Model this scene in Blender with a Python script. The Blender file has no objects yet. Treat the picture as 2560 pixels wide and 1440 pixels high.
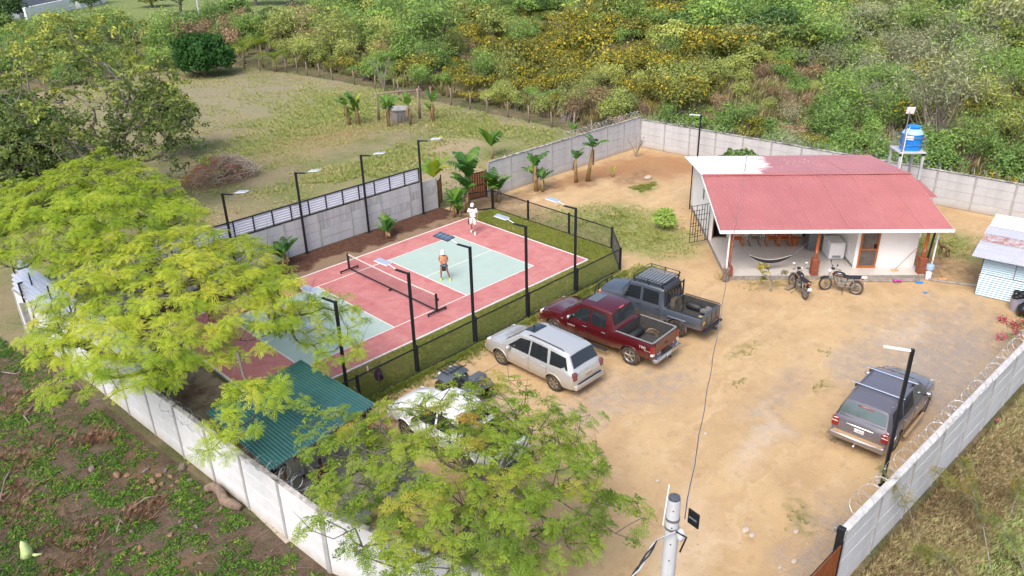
import bpy, bmesh, math, random
import numpy as np
from mathutils import Vector, Matrix, Euler
R = math.radians
PI = math.pi
rnd = random.Random(7)
SC = bpy.context.scene
COL = SC.collection

# ------------------------------------------------------------------ camera
CF, CW, CH = 1968.27, 2560.0, 1440.0
CLOC = Vector((-19.68, -28.21, 16.378))
CROT = Euler((1.12140569, 0.02127680, -0.78867266), 'XYZ')
cd = bpy.data.cameras.new('camera')
cam = bpy.data.objects.new('camera', cd)
COL.objects.link(cam)
cam.location = CLOC
cam.rotation_euler = CROT
cd.sensor_width = 36.0
cd.lens = CF / CW * 36.0
cd.clip_start = 0.1
cd.clip_end = 2000
SC.camera = cam
CR = CROT.to_matrix()

# ------------------------------------------------------------------ sky and sun
SUN_EL, SUN_AZ = R(52), R(200)       # direction TO the sun, azimuth from +X counter-clockwise
w = bpy.data.worlds.new('World')
SC.world = w
w.use_nodes = True
nt = w.node_tree
bg = nt.nodes['Background']
sky = nt.nodes.new('ShaderNodeTexSky')
sky.sky_type = 'NISHITA'
sky.sun_disc = False
sky.sun_elevation = SUN_EL
sky.sun_rotation = PI / 2 - SUN_AZ
sky.air_density = 1.0
sky.dust_density = 4.0
sky.ozone_density = 0.6
nt.links.new(sky.outputs[0], bg.inputs[0])
bg.inputs[1].default_value = 0.15
sl = bpy.data.lights.new('sun', 'SUN')
sl.energy = 1.25
sl.angle = R(30)
sl.color = (1.0, 0.965, 0.925)
sun = bpy.data.objects.new('sun', sl)
COL.objects.link(sun)
sd = Vector((math.cos(SUN_EL) * math.cos(SUN_AZ), math.cos(SUN_EL) * math.sin(SUN_AZ), math.sin(SUN_EL)))
sun.rotation_euler = sd.to_track_quat('Z', 'Y').to_euler()
SC.view_settings.view_transform = 'Standard'
SC.view_settings.look = 'None'
SC.view_settings.exposure = 0.82
SC.view_settings.gamma = 1.0
SC.view_settings.use_curve_mapping = False
SC.cycles.max_bounces = 5
SC.cycles.diffuse_bounces = 4
SC.cycles.glossy_bounces = 2
SC.cycles.transmission_bounces = 3
SC.cycles.transparent_max_bounces = 6
SC.cycles.use_adaptive_sampling = True
SC.cycles.adaptive_threshold = 0.005
SC.cycles.use_denoising = True
SC.cycles.denoising_input_passes = 'RGB_ALBEDO_NORMAL'
SC.cycles.denoising_prefilter = 'ACCURATE'
SC.cycles.sample_clamp_indirect = 6.0


def G(px, py, z=0.0):
    """the point of the plane at height z that the photograph shows at pixel (px, py)"""
    d = CR @ Vector(((px - CW / 2) / CF, -(py - CH / 2) / CF, -1.0))
    t = (z - CLOC.z) / d.z
    p = CLOC + d * t
    return Vector((p.x, p.y, z))


# ------------------------------------------------------------------ materials
def mat(name, col, rough=0.8, metal=0.0, var=None, vscale=3.0, vdetail=4.0, bump=0.0, bscale=40.0,
        coat=0.0, dirt=None, spec=0.5, streak=None, extra=None, wave=None, trans=0.0):
    """col base colour; var second colour mixed in by noise; dirt=(colour,z0,z1,amount) rising from below (real mud, object space)"""
    m = bpy.data.materials.new(name)
    m.use_nodes = True
    n = m.node_tree.nodes
    l = m.node_tree.links
    b = n['Principled BSDF']
    b.inputs['Base Color'].default_value = (*col, 1)
    b.inputs['Roughness'].default_value = rough
    b.inputs['Metallic'].default_value = metal
    b.inputs['Specular IOR Level'].default_value = spec
    if coat:
        b.inputs['Coat Weight'].default_value = coat
        b.inputs['Coat Roughness'].default_value = 0.08
    tc = n.new('ShaderNodeTexCoord')
    cur = None
    if var is not None:
        no = n.new('ShaderNodeTexNoise')
        no.inputs['Scale'].default_value = vscale
        no.inputs['Detail'].default_value = vdetail
        no.inputs['Roughness'].default_value = 0.65
        l.new(tc.outputs['Object'], no.inputs['Vector'])
        if streak:
            mp = n.new('ShaderNodeMapping')
            mp.inputs['Scale'].default_value = streak
            l.new(tc.outputs['Object'], mp.inputs['Vector'])
            l.new(mp.outputs[0], no.inputs['Vector'])
        cr = n.new('ShaderNodeValToRGB')
        cr.color_ramp.elements[0].position = 0.36
        cr.color_ramp.elements[1].position = 0.66
        cr.color_ramp.elements[0].color = (*col, 1)
        cr.color_ramp.elements[1].color = (*var, 1)
        l.new(no.outputs['Fac'], cr.inputs[0])
        cur = cr.outputs[0]
    if dirt is not None:
        dc, z0, z1, am = dirt
        sp = n.new('ShaderNodeSeparateXYZ')
        l.new(tc.outputs['Object'], sp.inputs[0])
        no = n.new('ShaderNodeTexNoise')
        no.inputs['Scale'].default_value = 2.5
        no.inputs['Detail'].default_value = 5
        l.new(tc.outputs['Object'], no.inputs['Vector'])
        ad = n.new('ShaderNodeMath')
        ad.operation = 'MULTIPLY_ADD'
        ad.inputs[1].default_value = (z1 - z0) * 0.8
        l.new(no.outputs['Fac'], ad.inputs[0])
        l.new(sp.outputs['Z'], ad.inputs[2])
        mr = n.new('ShaderNodeMapRange')
        mr.inputs['From Min'].default_value = z0 + (z1 - z0) * 0.4
        mr.inputs['From Max'].default_value = z1 + (z1 - z0) * 0.4
        mr.inputs['To Min'].default_value = am
        mr.inputs['To Max'].default_value = 0
        l.new(ad.outputs[0], mr.inputs['Value'])
        mx = n.new('ShaderNodeMix')
        mx.data_type = 'RGBA'
        l.new(mr.outputs[0], mx.inputs[0])
        if cur:
            l.new(cur, mx.inputs[6])
        else:
            mx.inputs[6].default_value = (*col, 1)
        mx.inputs[7].default_value = (*dc, 1)
        cur = mx.outputs[2]
        if metal or coat or rough < 0.5:
            mr2 = n.new('ShaderNodeMapRange')
            l.new(mr.outputs[0], mr2.inputs['Value'])
            mr2.inputs['To Min'].default_value = rough
            mr2.inputs['To Max'].default_value = 0.9
            l.new(mr2.outputs[0], b.inputs['Roughness'])
    if cur:
        l.new(cur, b.inputs['Base Color'])
    if bump:
        no = n.new('ShaderNodeTexNoise')
        no.inputs['Scale'].default_value = bscale
        no.inputs['Detail'].default_value = 4
        l.new(tc.outputs['Object'], no.inputs['Vector'])
        bp = n.new('ShaderNodeBump')
        bp.inputs['Strength'].default_value = bump
        bp.inputs['Distance'].default_value = 0.03
        l.new(no.outputs['Fac'], bp.inputs['Height'])
        l.new(bp.outputs[0], b.inputs['Normal'])
    return m


def leafmat(name, stops, trans=0.35, rough=0.6):
    """foliage: colour from the per-leaf attribute 'tint' (0..1) through a ramp, plus a translucent share"""
    m = bpy.data.materials.new(name)
    m.use_nodes = True
    n = m.node_tree.nodes
    l = m.node_tree.links
    b = n['Principled BSDF']
    b.inputs['Roughness'].default_value = rough
    b.inputs['Specular IOR Level'].default_value = 0.3
    at = n.new('ShaderNodeAttribute')
    at.attribute_name = 'tint'
    oi = n.new('ShaderNodeObjectInfo')
    mr = n.new('ShaderNodeMapRange')
    mr.inputs['To Min'].default_value = -0.13
    mr.inputs['To Max'].default_value = 0.13
    l.new(oi.outputs['Random'], mr.inputs['Value'])
    ad = n.new('ShaderNodeMath')
    ad.operation = 'ADD'
    ad.use_clamp = True
    l.new(at.outputs['Fac'], ad.inputs[0])
    l.new(mr.outputs[0], ad.inputs[1])
    cr = n.new('ShaderNodeValToRGB')
    e = cr.color_ramp.elements
    while len(e) < len(stops):
        e.new(0.5)
    for i, (p, c) in enumerate(stops):
        e[i].position = p
        e[i].color = (*c, 1)
    l.new(ad.outputs[0], cr.inputs[0])
    l.new(cr.outputs[0], b.inputs['Base Color'])
    tr = n.new('ShaderNodeBsdfTranslucent')
    l.new(cr.outputs[0], tr.inputs['Color'])
    mx = n.new('ShaderNodeMixShader')
    mx.inputs[0].default_value = trans
    l.new(b.outputs[0], mx.inputs[1])
    l.new(tr.outputs[0], mx.inputs[2])
    l.new(mx.outputs[0], n['Material Output'].inputs[0])
    return m


class Gnd:
    """ground material: layered patches driven by noise-warped positions"""
    def __init__(s, name, base, rough=0.95):
        s.m = bpy.data.materials.new(name)
        s.m.use_nodes = True
        s.n = s.m.node_tree.nodes
        s.l = s.m.node_tree.links
        s.b = s.n['Principled BSDF']
        s.b.inputs['Roughness'].default_value = rough
        s.b.inputs['Specular IOR Level'].default_value = 0.15
        s.tc = s.n.new('ShaderNodeTexCoord')
        s.co = s.tc.outputs['Object']
        wn = s.noise(0.7, 3)
        sb = s.n.new('ShaderNodeVectorMath')
        sb.operation = 'MULTIPLY_ADD'
        s.l.new(wn.outputs['Color'], sb.inputs[0])
        sb.inputs[1].default_value = (3.0, 3.0, 0)
        s.l.new(s.co, sb.inputs[2])
        sb2 = s.n.new('ShaderNodeVectorMath')
        sb2.operation = 'SUBTRACT'
        s.l.new(sb.outputs[0], sb2.inputs[0])
        sb2.inputs[1].default_value = (1.5, 1.5, 0)
        s.warp = sb2.outputs[0]
        rgb = s.n.new('ShaderNodeRGB')
        rgb.outputs[0].default_value = (*base, 1)
        s.cur = rgb.outputs[0]

    def noise(s, scale, detail=5, rough=0.6, off=0.0):
        no = s.n.new('ShaderNodeTexNoise')
        no.inputs['Scale'].default_value = scale
        no.inputs['Detail'].default_value = detail
        no.inputs['Roughness'].default_value = rough
        if off:
            mp = s.n.new('ShaderNodeMapping')
            mp.inputs['Location'].default_value = (off, off * 0.7, 0)
            s.l.new(s.co, mp.inputs['Vector'])
            s.l.new(mp.outputs[0], no.inputs['Vector'])
        else:
            s.l.new(s.co, no.inputs['Vector'])
        return no

    def mrange(s, v, a, b, lo=0.0, hi=1.0):
        r = s.n.new('ShaderNodeMapRange')
        r.inputs['From Min'].default_value = a
        r.inputs['From Max'].default_value = b
        r.inputs['To Min'].default_value = lo
        r.inputs['To Max'].default_value = hi
        s.l.new(v, r.inputs['Value'])
        return r.outputs[0]

    def mix(s, fac, col):
        mx = s.n.new('ShaderNodeMix')
        mx.data_type = 'RGBA'
        s.l.new(fac, mx.inputs[0])
        s.l.new(s.cur, mx.inputs[6])
        mx.inputs[7].default_value = (*col, 1)
        s.cur = mx.outputs[2]

    def spots(s, col, scale, a, b, amt=1.0, detail=5, off=0.0, rough=0.6):
        s.mix(s.mrange(s.noise(scale, detail, rough, off).outputs['Fac'], a, b, 0, amt), col)

    def mul(s, x, y):
        m = s.n.new('ShaderNodeMath')
        m.operation = 'MULTIPLY'
        s.l.new(x, m.inputs[0])
        if isinstance(y, float):
            m.inputs[1].default_value = y
        else:
            s.l.new(y, m.inputs[1])
        return m.outputs[0]

    def blob(s, x, y, rx, ry, ang=0.0, soft=0.6):
        """0..1 mask of an ellipse with a ragged edge"""
        mp = s.n.new('ShaderNodeMapping')
        mp.vector_type = 'TEXTURE'
        mp.inputs['Location'].default_value = (x, y, 0)
        mp.inputs['Rotation'].default_value = (0, 0, ang)
        mp.inputs['Scale'].default_value = (rx, ry, 1000.0)
        s.l.new(s.warp, mp.inputs['Vector'])
        ln = s.n.new('ShaderNodeVectorMath')
        ln.operation = 'LENGTH'
        s.l.new(mp.outputs[0], ln.inputs[0])
        return s.mrange(ln.outputs['Value'], 1.0 + soft * 0.5, 1.0 - soft * 0.5)

    def patch(s, col, blobs, amt=1.0, nscale=None, a=0.4, b=0.6):
        for bl in blobs:
            f = s.mul(s.blob(*bl), amt)
            if nscale:
                f = s.mul(f, s.mrange(s.noise(nscale, 5, 0.65, bl[0]).outputs['Fac'], a, b))
            s.mix(f, col)

    def done(s, bump=0.5, bscale=30.0, dist=0.05):
        s.l.new(s.cur, s.b.inputs['Base Color'])
        no = s.noise(bscale, 6, 0.7)
        bp = s.n.new('ShaderNodeBump')
        bp.inputs['Strength'].default_value = bump
        bp.inputs['Distance'].default_value = dist
        s.l.new(no.outputs['Fac'], bp.inputs['Height'])
        s.l.new(bp.outputs[0], s.b.inputs['Normal'])
        return s.m


# ------------------------------------------------------------------ mesh helpers
class MB:
    def __init__(s):
        s.v = []
        s.f = []
        s.mi = []
        s.cm = 0

    def add(s, vs, fs):
        o = len(s.v)
        s.v += [tuple(x) for x in vs]
        s.f += [tuple(i + o for i in f) for f in fs]
        s.mi += [s.cm] * len(fs)
        return s

    def box(s, x0, x1, y0, y1, z0, z1, M=None):
        vs = [(x0, y0, z0), (x1, y0, z0), (x1, y1, z0), (x0, y1, z0), (x0, y0, z1), (x1, y0, z1), (x1, y1, z1), (x0, y1, z1)]
        if M is not None:
            vs = [M @ Vector(v) for v in vs]
        return s.add(vs, [(0, 3, 2, 1), (4, 5, 6, 7), (0, 1, 5, 4), (1, 2, 6, 5), (2, 3, 7, 6), (3, 0, 4, 7)])

    def rbox(s, x0, x1, y0, y1, z0, z1, r=0.02, M=None):
        """box with chamfered edges"""
        vs = []
        r = min(r, (x1 - x0) * .45, (y1 - y0) * .45, (z1 - z0) * .45)
        idx = {}
        for ix, sx in ((x0, 1), (x1, -1)):
            for iy, sy in ((y0, 1), (y1, -1)):
                for iz, sz in ((z0, 1), (z1, -1)):
                    k = len(vs)
                    idx[(sx, sy, sz)] = k
                    vs += [(ix, iy + sy * r, iz + sz * r), (ix + sx * r, iy, iz + sz * r), (ix + sx * r, iy + sy * r, iz)]
        fs = []
        for a in (1, -1):
            q = [idx[(a, 1, 1)], idx[(a, -1, 1)], idx[(a, -1, -1)], idx[(a, 1, -1)]]
            fs.append(tuple(q if a < 0 else q[::-1]))
            q = [idx[(1, a, 1)] + 1, idx[(-1, a, 1)] + 1, idx[(-1, a, -1)] + 1, idx[(1, a, -1)] + 1]
            fs.append(tuple(q[::-1] if a < 0 else q))
            q = [idx[(1, 1, a)] + 2, idx[(-1, 1, a)] + 2, idx[(-1, -1, a)] + 2, idx[(1, -1, a)] + 2]
            fs.append(tuple(q if a < 0 else q[::-1]))
        for a in (1, -1):
            for b in (1, -1):
                i, j = idx[(a, b, 1)], idx[(a, b, -1)]
                fs.append((i, i + 1, j + 1, j))
                i, j = idx[(a, 1, b)], idx[(a, -1, b)]
                fs.append((i, i + 2, j + 2, j))
                i, j = idx[(1, a, b)], idx[(-1, a, b)]
                fs.append((i + 1, i + 2, j + 2, j + 1))
                for c in (1, -1):
                    k = idx[(a, b, c)]
                    if c == 1:
                        fs.append((k, k + 1, k + 2))
                    else:
                        fs.append((k, k + 1, k + 2))
        if M is not None:
            vs = [M @ Vector(v) for v in vs]
        return s.add(vs, fs)

    def tube(s, p0, p1, r0, r1=None, n=6, cap=True):
        return s.path([p0, p1], [r0, r0 if r1 is None else r1], n, cap)

    def path(s, ps, rs, n=6, cap=True, closed=False, up=None):
        ps = [Vector(p) for p in ps]
        if not isinstance(rs, (list, tuple)):
            rs = [rs] * len(ps)
        vs = []
        fs = []
        prev = None
        m = len(ps)
        for i, p in enumerate(ps):
            if closed:
                d = ps[(i + 1) % m] - ps[i - 1]
            else:
                d = ps[min(i + 1, m - 1)] - ps[max(i - 1, 0)]
            if d.length < 1e-9:
                d = Vector((0, 0, 1))
            d.normalize()
            if prev is None:
                a = Vector(up) if up else (Vector((0, 0, 1)) if abs(d.z) < 0.9 else Vector((1, 0, 0)))
            else:
                a = prev
            u = (a - d * a.dot(d))
            if u.length < 1e-6:
                u = d.orthogonal()
            u.normalize()
            prev = u
            v = d.cross(u)
            for k in range(n):
                t = 2 * PI * (k + 0.5) / n
                vs.append(p + (u * math.cos(t) + v * math.sin(t)) * rs[i])
        for i in range(m if closed else m - 1):
            j = (i + 1) % m
            for k in range(n):
                k2 = (k + 1) % n
                fs.append((i * n + k, i * n + k2, j * n + k2, j * n + k))
        if cap and not closed:
            fs.append(tuple(range(n))[::-1])
            fs.append(tuple(range((m - 1) * n, m * n)))
        return s.add(vs, fs)

    def lathe(s, prof, n=16, c=(0, 0, 0), M=None, cap=True):
        """prof: list of (r, z)"""
        vs = []
        fs = []
        for r, z in prof:
            for k in range(n):
                t = 2 * PI * k / n
                vs.append(Vector((c[0] + r * math.cos(t), c[1] + r * math.sin(t), c[2] + z)))
        for i in range(len(prof) - 1):
            for k in range(n):
                k2 = (k + 1) % n
                fs.append((i * n + k, i * n + k2, (i + 1) * n + k2, (i + 1) * n + k))
        if cap:
            fs.append(tuple(range(n))[::-1])
            fs.append(tuple(range((len(prof) - 1) * n, len(prof) * n)))
        if M is not None:
            vs = [M @ v for v in vs]
        return s.add(vs, fs)

    def ball(s, c, r, n=10, m=6, M=None):
        if not isinstance(r, (tuple, list)):
            r = (r, r, r)
        vs = [(0, 0, -1)]
        for i in range(1, m):
            ph = -PI / 2 + PI * i / m
            for k in range(n):
                t = 2 * PI * k / n
                vs.append((math.cos(ph) * math.cos(t), math.cos(ph) * math.sin(t), math.sin(ph)))
        vs.append((0, 0, 1))
        fs = []
        for k in range(n):
            fs.append((0, 1 + (k + 1) % n, 1 + k))
            fs.append((len(vs) - 1, 1 + (m - 2) * n + k, 1 + (m - 2) * n + (k + 1) % n))
        for i in range(m - 2):
            for k in range(n):
                a = 1 + i * n + k
                b = 1 + i * n + (k + 1) % n
                fs.append((a, b, b + n, a + n))
        vs = [Vector((x * r[0] + c[0], y * r[1] + c[1], z * r[2] + c[2])) for x, y, z in vs]
        if M is not None:
            vs = [M @ v for v in vs]
        return s.add(vs, fs)

    def grid(s, P):
        """P: 2-D list of points"""
        a, b = len(P), len(P[0])
        vs = [p for row in P for p in row]
        fs = [(i * b + j, i * b + j + 1, (i + 1) * b + j + 1, (i + 1) * b + j) for i in range(a - 1) for j in range(b - 1)]
        return s.add(vs, fs)

    def build(s, name, ms, parent=None, smooth=False, label=None, **kw):
        me = bpy.data.meshes.new(name)
        me.from_pydata([tuple(v) for v in s.v], [], s.f)
        if not isinstance(ms, (list, tuple)):
            ms = [ms]
        for m in ms:
            me.materials.append(m)
        if len(ms) > 1:
            me.polygons.foreach_set('material_index', s.mi)
        if smooth:
            me.shade_smooth()
            if smooth != 'all':
                me.set_sharp_from_angle(angle=R(38))
        me.update()
        o = bpy.data.objects.new(name, me)
        COL.objects.link(o)
        if parent is not None:
            o.parent = parent
        if label:
            o['label'] = label
        for k, v in kw.items():
            o[k] = v
        return o


def npmesh(name, V, F, m, tint=None, parent=None, smooth=False, midx=None):
    """V (n,3) array, F (k,3) or (k,4) array"""
    me = bpy.data.meshes.new(name)
    V = np.asarray(V, dtype=np.float32)
    F = np.asarray(F, dtype=np.int32)
    k, q = F.shape
    me.vertices.add(len(V))
    me.vertices.foreach_set('co', V.ravel())
    me.loops.add(k * q)
    me.loops.foreach_set('vertex_index', F.ravel())
    me.polygons.add(k)
    me.polygons.foreach_set('loop_start', np.arange(0, k * q, q, dtype=np.int32))
    if tint is not None:
        a = me.attributes.new('tint', 'FLOAT', 'POINT')
        a.data.foreach_set('value', np.asarray(tint, dtype=np.float32))
    for x in (m if isinstance(m, (list, tuple)) else [m]):
        me.materials.append(x)
    if midx is not None:
        me.polygons.foreach_set('material_index', np.asarray(midx, dtype=np.int32))
    me.update(calc_edges=True)
    if smooth:
        me.shade_smooth()
    if name is None:
        return me
    o = bpy.data.objects.new(name, me)
    COL.objects.link(o)
    if parent is not None:
        o.parent = parent
    return o


def tag(o, label, cat, group=None, kind=None):
    if label:
        o['label'] = label
    if cat:
        o['category'] = cat
    if group:
        o['group'] = group
    if kind:
        o['kind'] = kind
    return o


def thing(name, label, cat, loc=(0, 0, 0), rz=0.0, group=None, rot=None):
    o = bpy.data.objects.new(name, None)
    o.empty_display_size = 0.2
    COL.objects.link(o)
    o.location = loc
    o.rotation_euler = rot if rot else (0, 0, rz)
    return tag(o, label, cat, group)


def copy_thing(root, loc, rz=None, label=None, sc=None, group=None):
    r = root.copy()
    COL.objects.link(r)
    r.location = loc
    if rz is not None:
        r.rotation_euler = (0, 0, rz)
    if sc is not None:
        r.scale = (sc, sc, sc) if not isinstance(sc, tuple) else sc
    if label:
        r['label'] = label
    if group:
        r['group'] = group
    for ch in list(root.children):
        c = ch.copy()
        COL.objects.link(c)
        c.parent = r
        for g in ch.children:
            d = g.copy()
            COL.objects.link(d)
            d.parent = c
    return r


def inst(name, me, loc, parent=None, rot=None, sc=None):
    o = bpy.data.objects.new(name, me)
    COL.objects.link(o)
    o.location = loc
    if rot is not None:
        o.rotation_euler = rot
    if sc is not None:
        o.scale = sc
    if parent is not None:
        o.parent = parent
    return o


def sheet(name, poly, z, m, res=None, lump=0.0):
    """flat sheet of ground from an outline"""
    bm = bmesh.new()
    vs = [bm.verts.new((p[0], p[1], z)) for p in poly]
    f = bm.faces.new(vs)
    if f.calc_center_median().z is not None:
        bm.normal_update()
        if f.normal.z < 0:
            f.normal_flip()
    me = bpy.data.meshes.new(name)
    bmesh.ops.triangulate(bm, faces=bm.faces[:])
    bm.to_mesh(me)
    bm.free()
    me.materials.append(m)
    o = bpy.data.objects.new(name, me)
    COL.objects.link(o)
    o['kind'] = 'structure'
    return o


def text(name, body, size, m, parent, loc, rot, align='CENTER', ext=0.002):
    cu = bpy.data.curves.new(name, 'FONT')
    cu.body = body
    cu.size = size
    cu.extrude = ext
    cu.align_x = align
    cu.align_y = 'CENTER'
    cu.materials.append(m)
    tmp = bpy.data.objects.new('tmp', cu)
    COL.objects.link(tmp)
    bpy.context.view_layer.update()
    me = bpy.data.meshes.new_from_object(tmp.evaluated_get(bpy.context.evaluated_depsgraph_get()))
    bpy.data.objects.remove(tmp)
    o = bpy.data.objects.new(name, me)
    COL.objects.link(o)
    o.location = loc
    o.rotation_euler = rot
    o.parent = parent
    return o
# ------------------------------------------------------------------ palette
BLACKM = mat('black_paint', (0.012, 0.015, 0.02), 0.45, 0.2)
WHITEP = mat('white_line_paint', (0.78, 0.76, 0.73), 0.7, var=(0.6, 0.57, 0.52), vscale=9)

# ------------------------------------------------------------------ ground sheets
g = Gnd('scrubland_soil', (0.17, 0.14, 0.08))
g.spots((0.10, 0.12, 0.045), 0.25, 0.4, 0.6, 0.9)
g.spots((0.27, 0.2, 0.13), 0.6, 0.52, 0.68, 0.8, off=9)
g.patch((0.21, 0.26, 0.09), [(70, 150, 60, 42, 0.3, 0.3), (42, 118, 22, 26, 0.0, 0.4)], 0.9)
g.patch((0.34, 0.23, 0.16), [(140, 75, 40, 18, 0.7, 0.5), (128, 15, 25, 16, 0.0, 0.5)], 0.8)
g.spots((0.07, 0.08, 0.03), 2.5, 0.5, 0.7, 0.5, off=3)
ground = sheet('ground', [(-500, -500), (900, -500), (900, 900), (-500, 900)], -0.012, g.done(0.8, 6, 0.2))

g = Gnd('pasture', (0.31, 0.25, 0.15))
g.spots((0.26, 0.235, 0.13), 0.35, 0.38, 0.62, 1.0)
g.spots((0.27, 0.20, 0.12), 0.8, 0.5, 0.7, 0.7, off=5)
g.spots((0.16, 0.19, 0.06), 0.22, 0.46, 0.6, 0.75, off=21)
g.patch((0.20, 0.265, 0.06), [(16, 31, 11, 5, 0.5, 0.7), (12, 17.5, 7, 2.6, 0.2, 0.7), (22, 14, 5, 6, 0.0, 0.8), (21, 37, 7, 9, 0.3, 0.8)], 0.75, 1.6, 0.38, 0.62)
g.patch((0.36, 0.25, 0.13), [(14, 27, 8, 3.4, 0.4, 0.6), (6, 12.5, 6, 2.2, 0.0, 0.8)], 0.6, 1.2, 0.4, 0.62)
g.patch((0.42, 0.32, 0.21), [(18.5, 17.0, 3.2, 2.0, 0.2, 0.8), (12, 12, 5, 1.6, 0.1, 0.7), (8, 9.2, 7, 1.1, 0.0, 0.8), (20, 10, 5, 2, 0, .8)], 0.7)
g.patch((0.29, 0.255, 0.165), [(14, 48, 11, 10, 0.2, 0.5)], 0.8)
g.spots((0.38, 0.30, 0.2), 3.5, 0.6, 0.74, 0.45, off=31)
g.spots((0.12, 0.13, 0.05), 5.0, 0.55, 0.7, 0.6, off=13)
FIELD = [(-30, 7.6), (9, 7.6), (13, 6.6), (27.6, 6.5), (28.2, 12), (28.2, 26), (28.0, 46), (26.5, 57), (25.6, 66), (18, 68), (4, 66), (-12, 60), (-30, 50)]
pasture = sheet('pasture', FIELD, 0.0, g.done(0.9, 9, 0.12))

g = Gnd('sandy_yard', (0.475, 0.33, 0.178))
g.spots((0.525, 0.37, 0.20), 0.35, 0.4, 0.62, 1.0)
g.spots((0.40, 0.27, 0.145), 0.6, 0.5, 0.68, 0.7, off=4)
g.spots((0.55, 0.41, 0.26), 1.5, 0.55, 0.72, 0.7, off=8)
for ang, off, am in ((.35, 3.0, .35), (1.25, 9.0, .28)):
    mp = g.n.new('ShaderNodeMapping')
    mp.inputs['Rotation'].default_value = (0, 0, ang)
    mp.inputs['Location'].default_value = (off, 0, 0)
    mp.inputs['Scale'].default_value = (0.10, 1.9, 1)
    g.l.new(g.warp, mp.inputs['Vector'])
    no = g.n.new('ShaderNodeTexNoise')
    no.inputs['Scale'].default_value = 1.0
    no.inputs['Detail'].default_value = 5
    g.l.new(mp.outputs[0], no.inputs['Vector'])
    g.mix(g.mrange(no.outputs['Fac'], .55, .68, 0, am), (0.40, 0.265, 0.145))
    g.mix(g.mrange(no.outputs['Fac'], .42, .32, 0, am), (0.60, 0.46, 0.29))
GRAV = (0.285, 0.255, 0.235)
g.patch(GRAV, [(11.8, -20.3, 5.4, 2.4, 0.0, 0.6), (9.5, -22.0, 5.0, 1.6, 0.0, 0.6), (10.5, -21.0, 4, 1.6, .1, .7), (-0.6, -13.2, 1.7, .9, 0.2, 0.8), (3.5, -18.0, 3.2, .7, 0.25, 0.9), (8.4, -18.6, 1.6, 0.7, 0.2, 0.9),
               (-2.0, -22.3, 2.6, 0.8, 0.1, 0.8), (2.0, -14.2, 1.8, 1.0, 0, 0.9), (-4, -11, 1.5, 1, 0, .9)], 0.62, 2.6, 0.36, 0.6)
g.patch((0.62, 0.5, 0.37), [(12.2, -19.2, 1.7, 0.6, 0.1, 0.9), (-4.5, -19.5, 2.5, 0.8, 0.5, 0.9), (1.5, -18.5, 2.0, 0.5, 0.3, 0.9)], 0.35)
g.patch((0.24, 0.26, 0.09), [(13.0, -3.8, 2.2, 2.8, 0.6, 0.8), (13.8, -5.7, 2.8, 1.9, 0.8, 0.8), (13.4, -1.0, 2.0, 3.2, 0.5, 0.9), (20.5, 0.2, 1.2, 0.6, 0.2, 0.9), (15.5, -2.0, 2.0, 2.4, 0.3, 1.0), (23.4, -17.2, 2.2, 2.4, 0.2, 0.6),
                               (9.8, -7.5, 0.9, 0.7, 0, 0.9), (7.0, -7.5, 3.0, 0.5, 0.0, 0.9), (24, -12, 2, 3, 0, .8)], 0.9, 1.3, 0.30, 0.52)
g.patch((0.20, 0.19, 0.075), [(-2.0, -7.3, 7, 0.45, 0.0, 0.8), (13.2, -13.0, 2.0, 0.5, -0.8, 0.9), (6.4, -15.2, 1.0, 0.3, 0, 0.9), (5.9, -18.6, .4, .25, 0, .9), (-1.2, -21.3, 0.5, 0.3, 0, 0.9)], 0.7, 3.0, 0.4, 0.6)
g.patch((0.33, 0.175, 0.085), [(24.5, 2.4, 3.6, 2.8, 0.0, 0.7), (20.5, 4.2, 4.0, 1.2, -0.1, 0.7), (26.2, -1.5, 1.5, 3.5, 0.0, 0.7)], 0.85)
g.patch((0.20, 0.125, 0.07), [(15.0, 5.0, 3.0, 0.8, 0, 0.8), (22, 1.8, 2.2, 0.9, 0.3, 0.8), (10.5, 6.0, 2.2, 0.8, 0, 0.8), (18.9, 3.6, 1.2, 0.8, 0, 0.8), (20.0, -17.8, 1.8, 2.0, 0, 0.9)], 0.75, 2.0, 0.3, 0.6)
g.spots((0.30, 0.2, 0.11), 2.2, 0.56, 0.72, 0.5, off=41, detail=9)
g.spots((0.30, 0.2, 0.105), 7.0, 0.62, 0.76, 0.45, off=14)
g.spots((0.60, 0.48, 0.33), 11.0, 0.66, 0.78, 0.4, off=17)
g.spots((0.38, 0.26, 0.14), 26.0, 0.58, 0.74, 0.4, off=19)
yard = sheet('yard', [(-9.4, -20.5), (-11.8, -13.1), (-12.2, -6.9), (9.15, -6.7), (11.1, -4.65), (11.15, 4.9), (9.2, 4.9), (9.2, 6.9), (28.0, 6.3), (29.7, -24.5), (-3.2, -23.3), (-8.6, -23.1)], -0.002, g.done(0.55, 22, 0.05))

g = Gnd('dark_earth', (0.118, 0.082, 0.060))
g.spots((0.17, 0.125, 0.095), 0.6, 0.42, 0.62, 0.9)
g.spots((0.075, 0.05, 0.036), 1.6, 0.5, 0.68, 0.8, off=7)
g.spots((0.20, 0.12, 0.07), 0.4, 0.52, 0.66, 0.7, off=2)
g.spots((0.05, 0.08, 0.02), 0.9, 0.5, 0.62, 0.5, off=11)
g.spots((0.30, 0.24, 0.18), 9.0, 0.62, 0.74, 0.5, off=17)
g.spots((0.04, 0.03, 0.02), 6.0, 0.55, 0.7, 0.6, off=27)
plot = sheet('dark_earth_plot', [(-12.15, -22), (-12.0, -13.2), (-12.95, -4), (-13.4, 3), (-13.7, 12), (-14, 30), (-60, 30), (-60, -40), (-20, -40)], -0.004, g.done(1.0, 14, 0.08))

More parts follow.
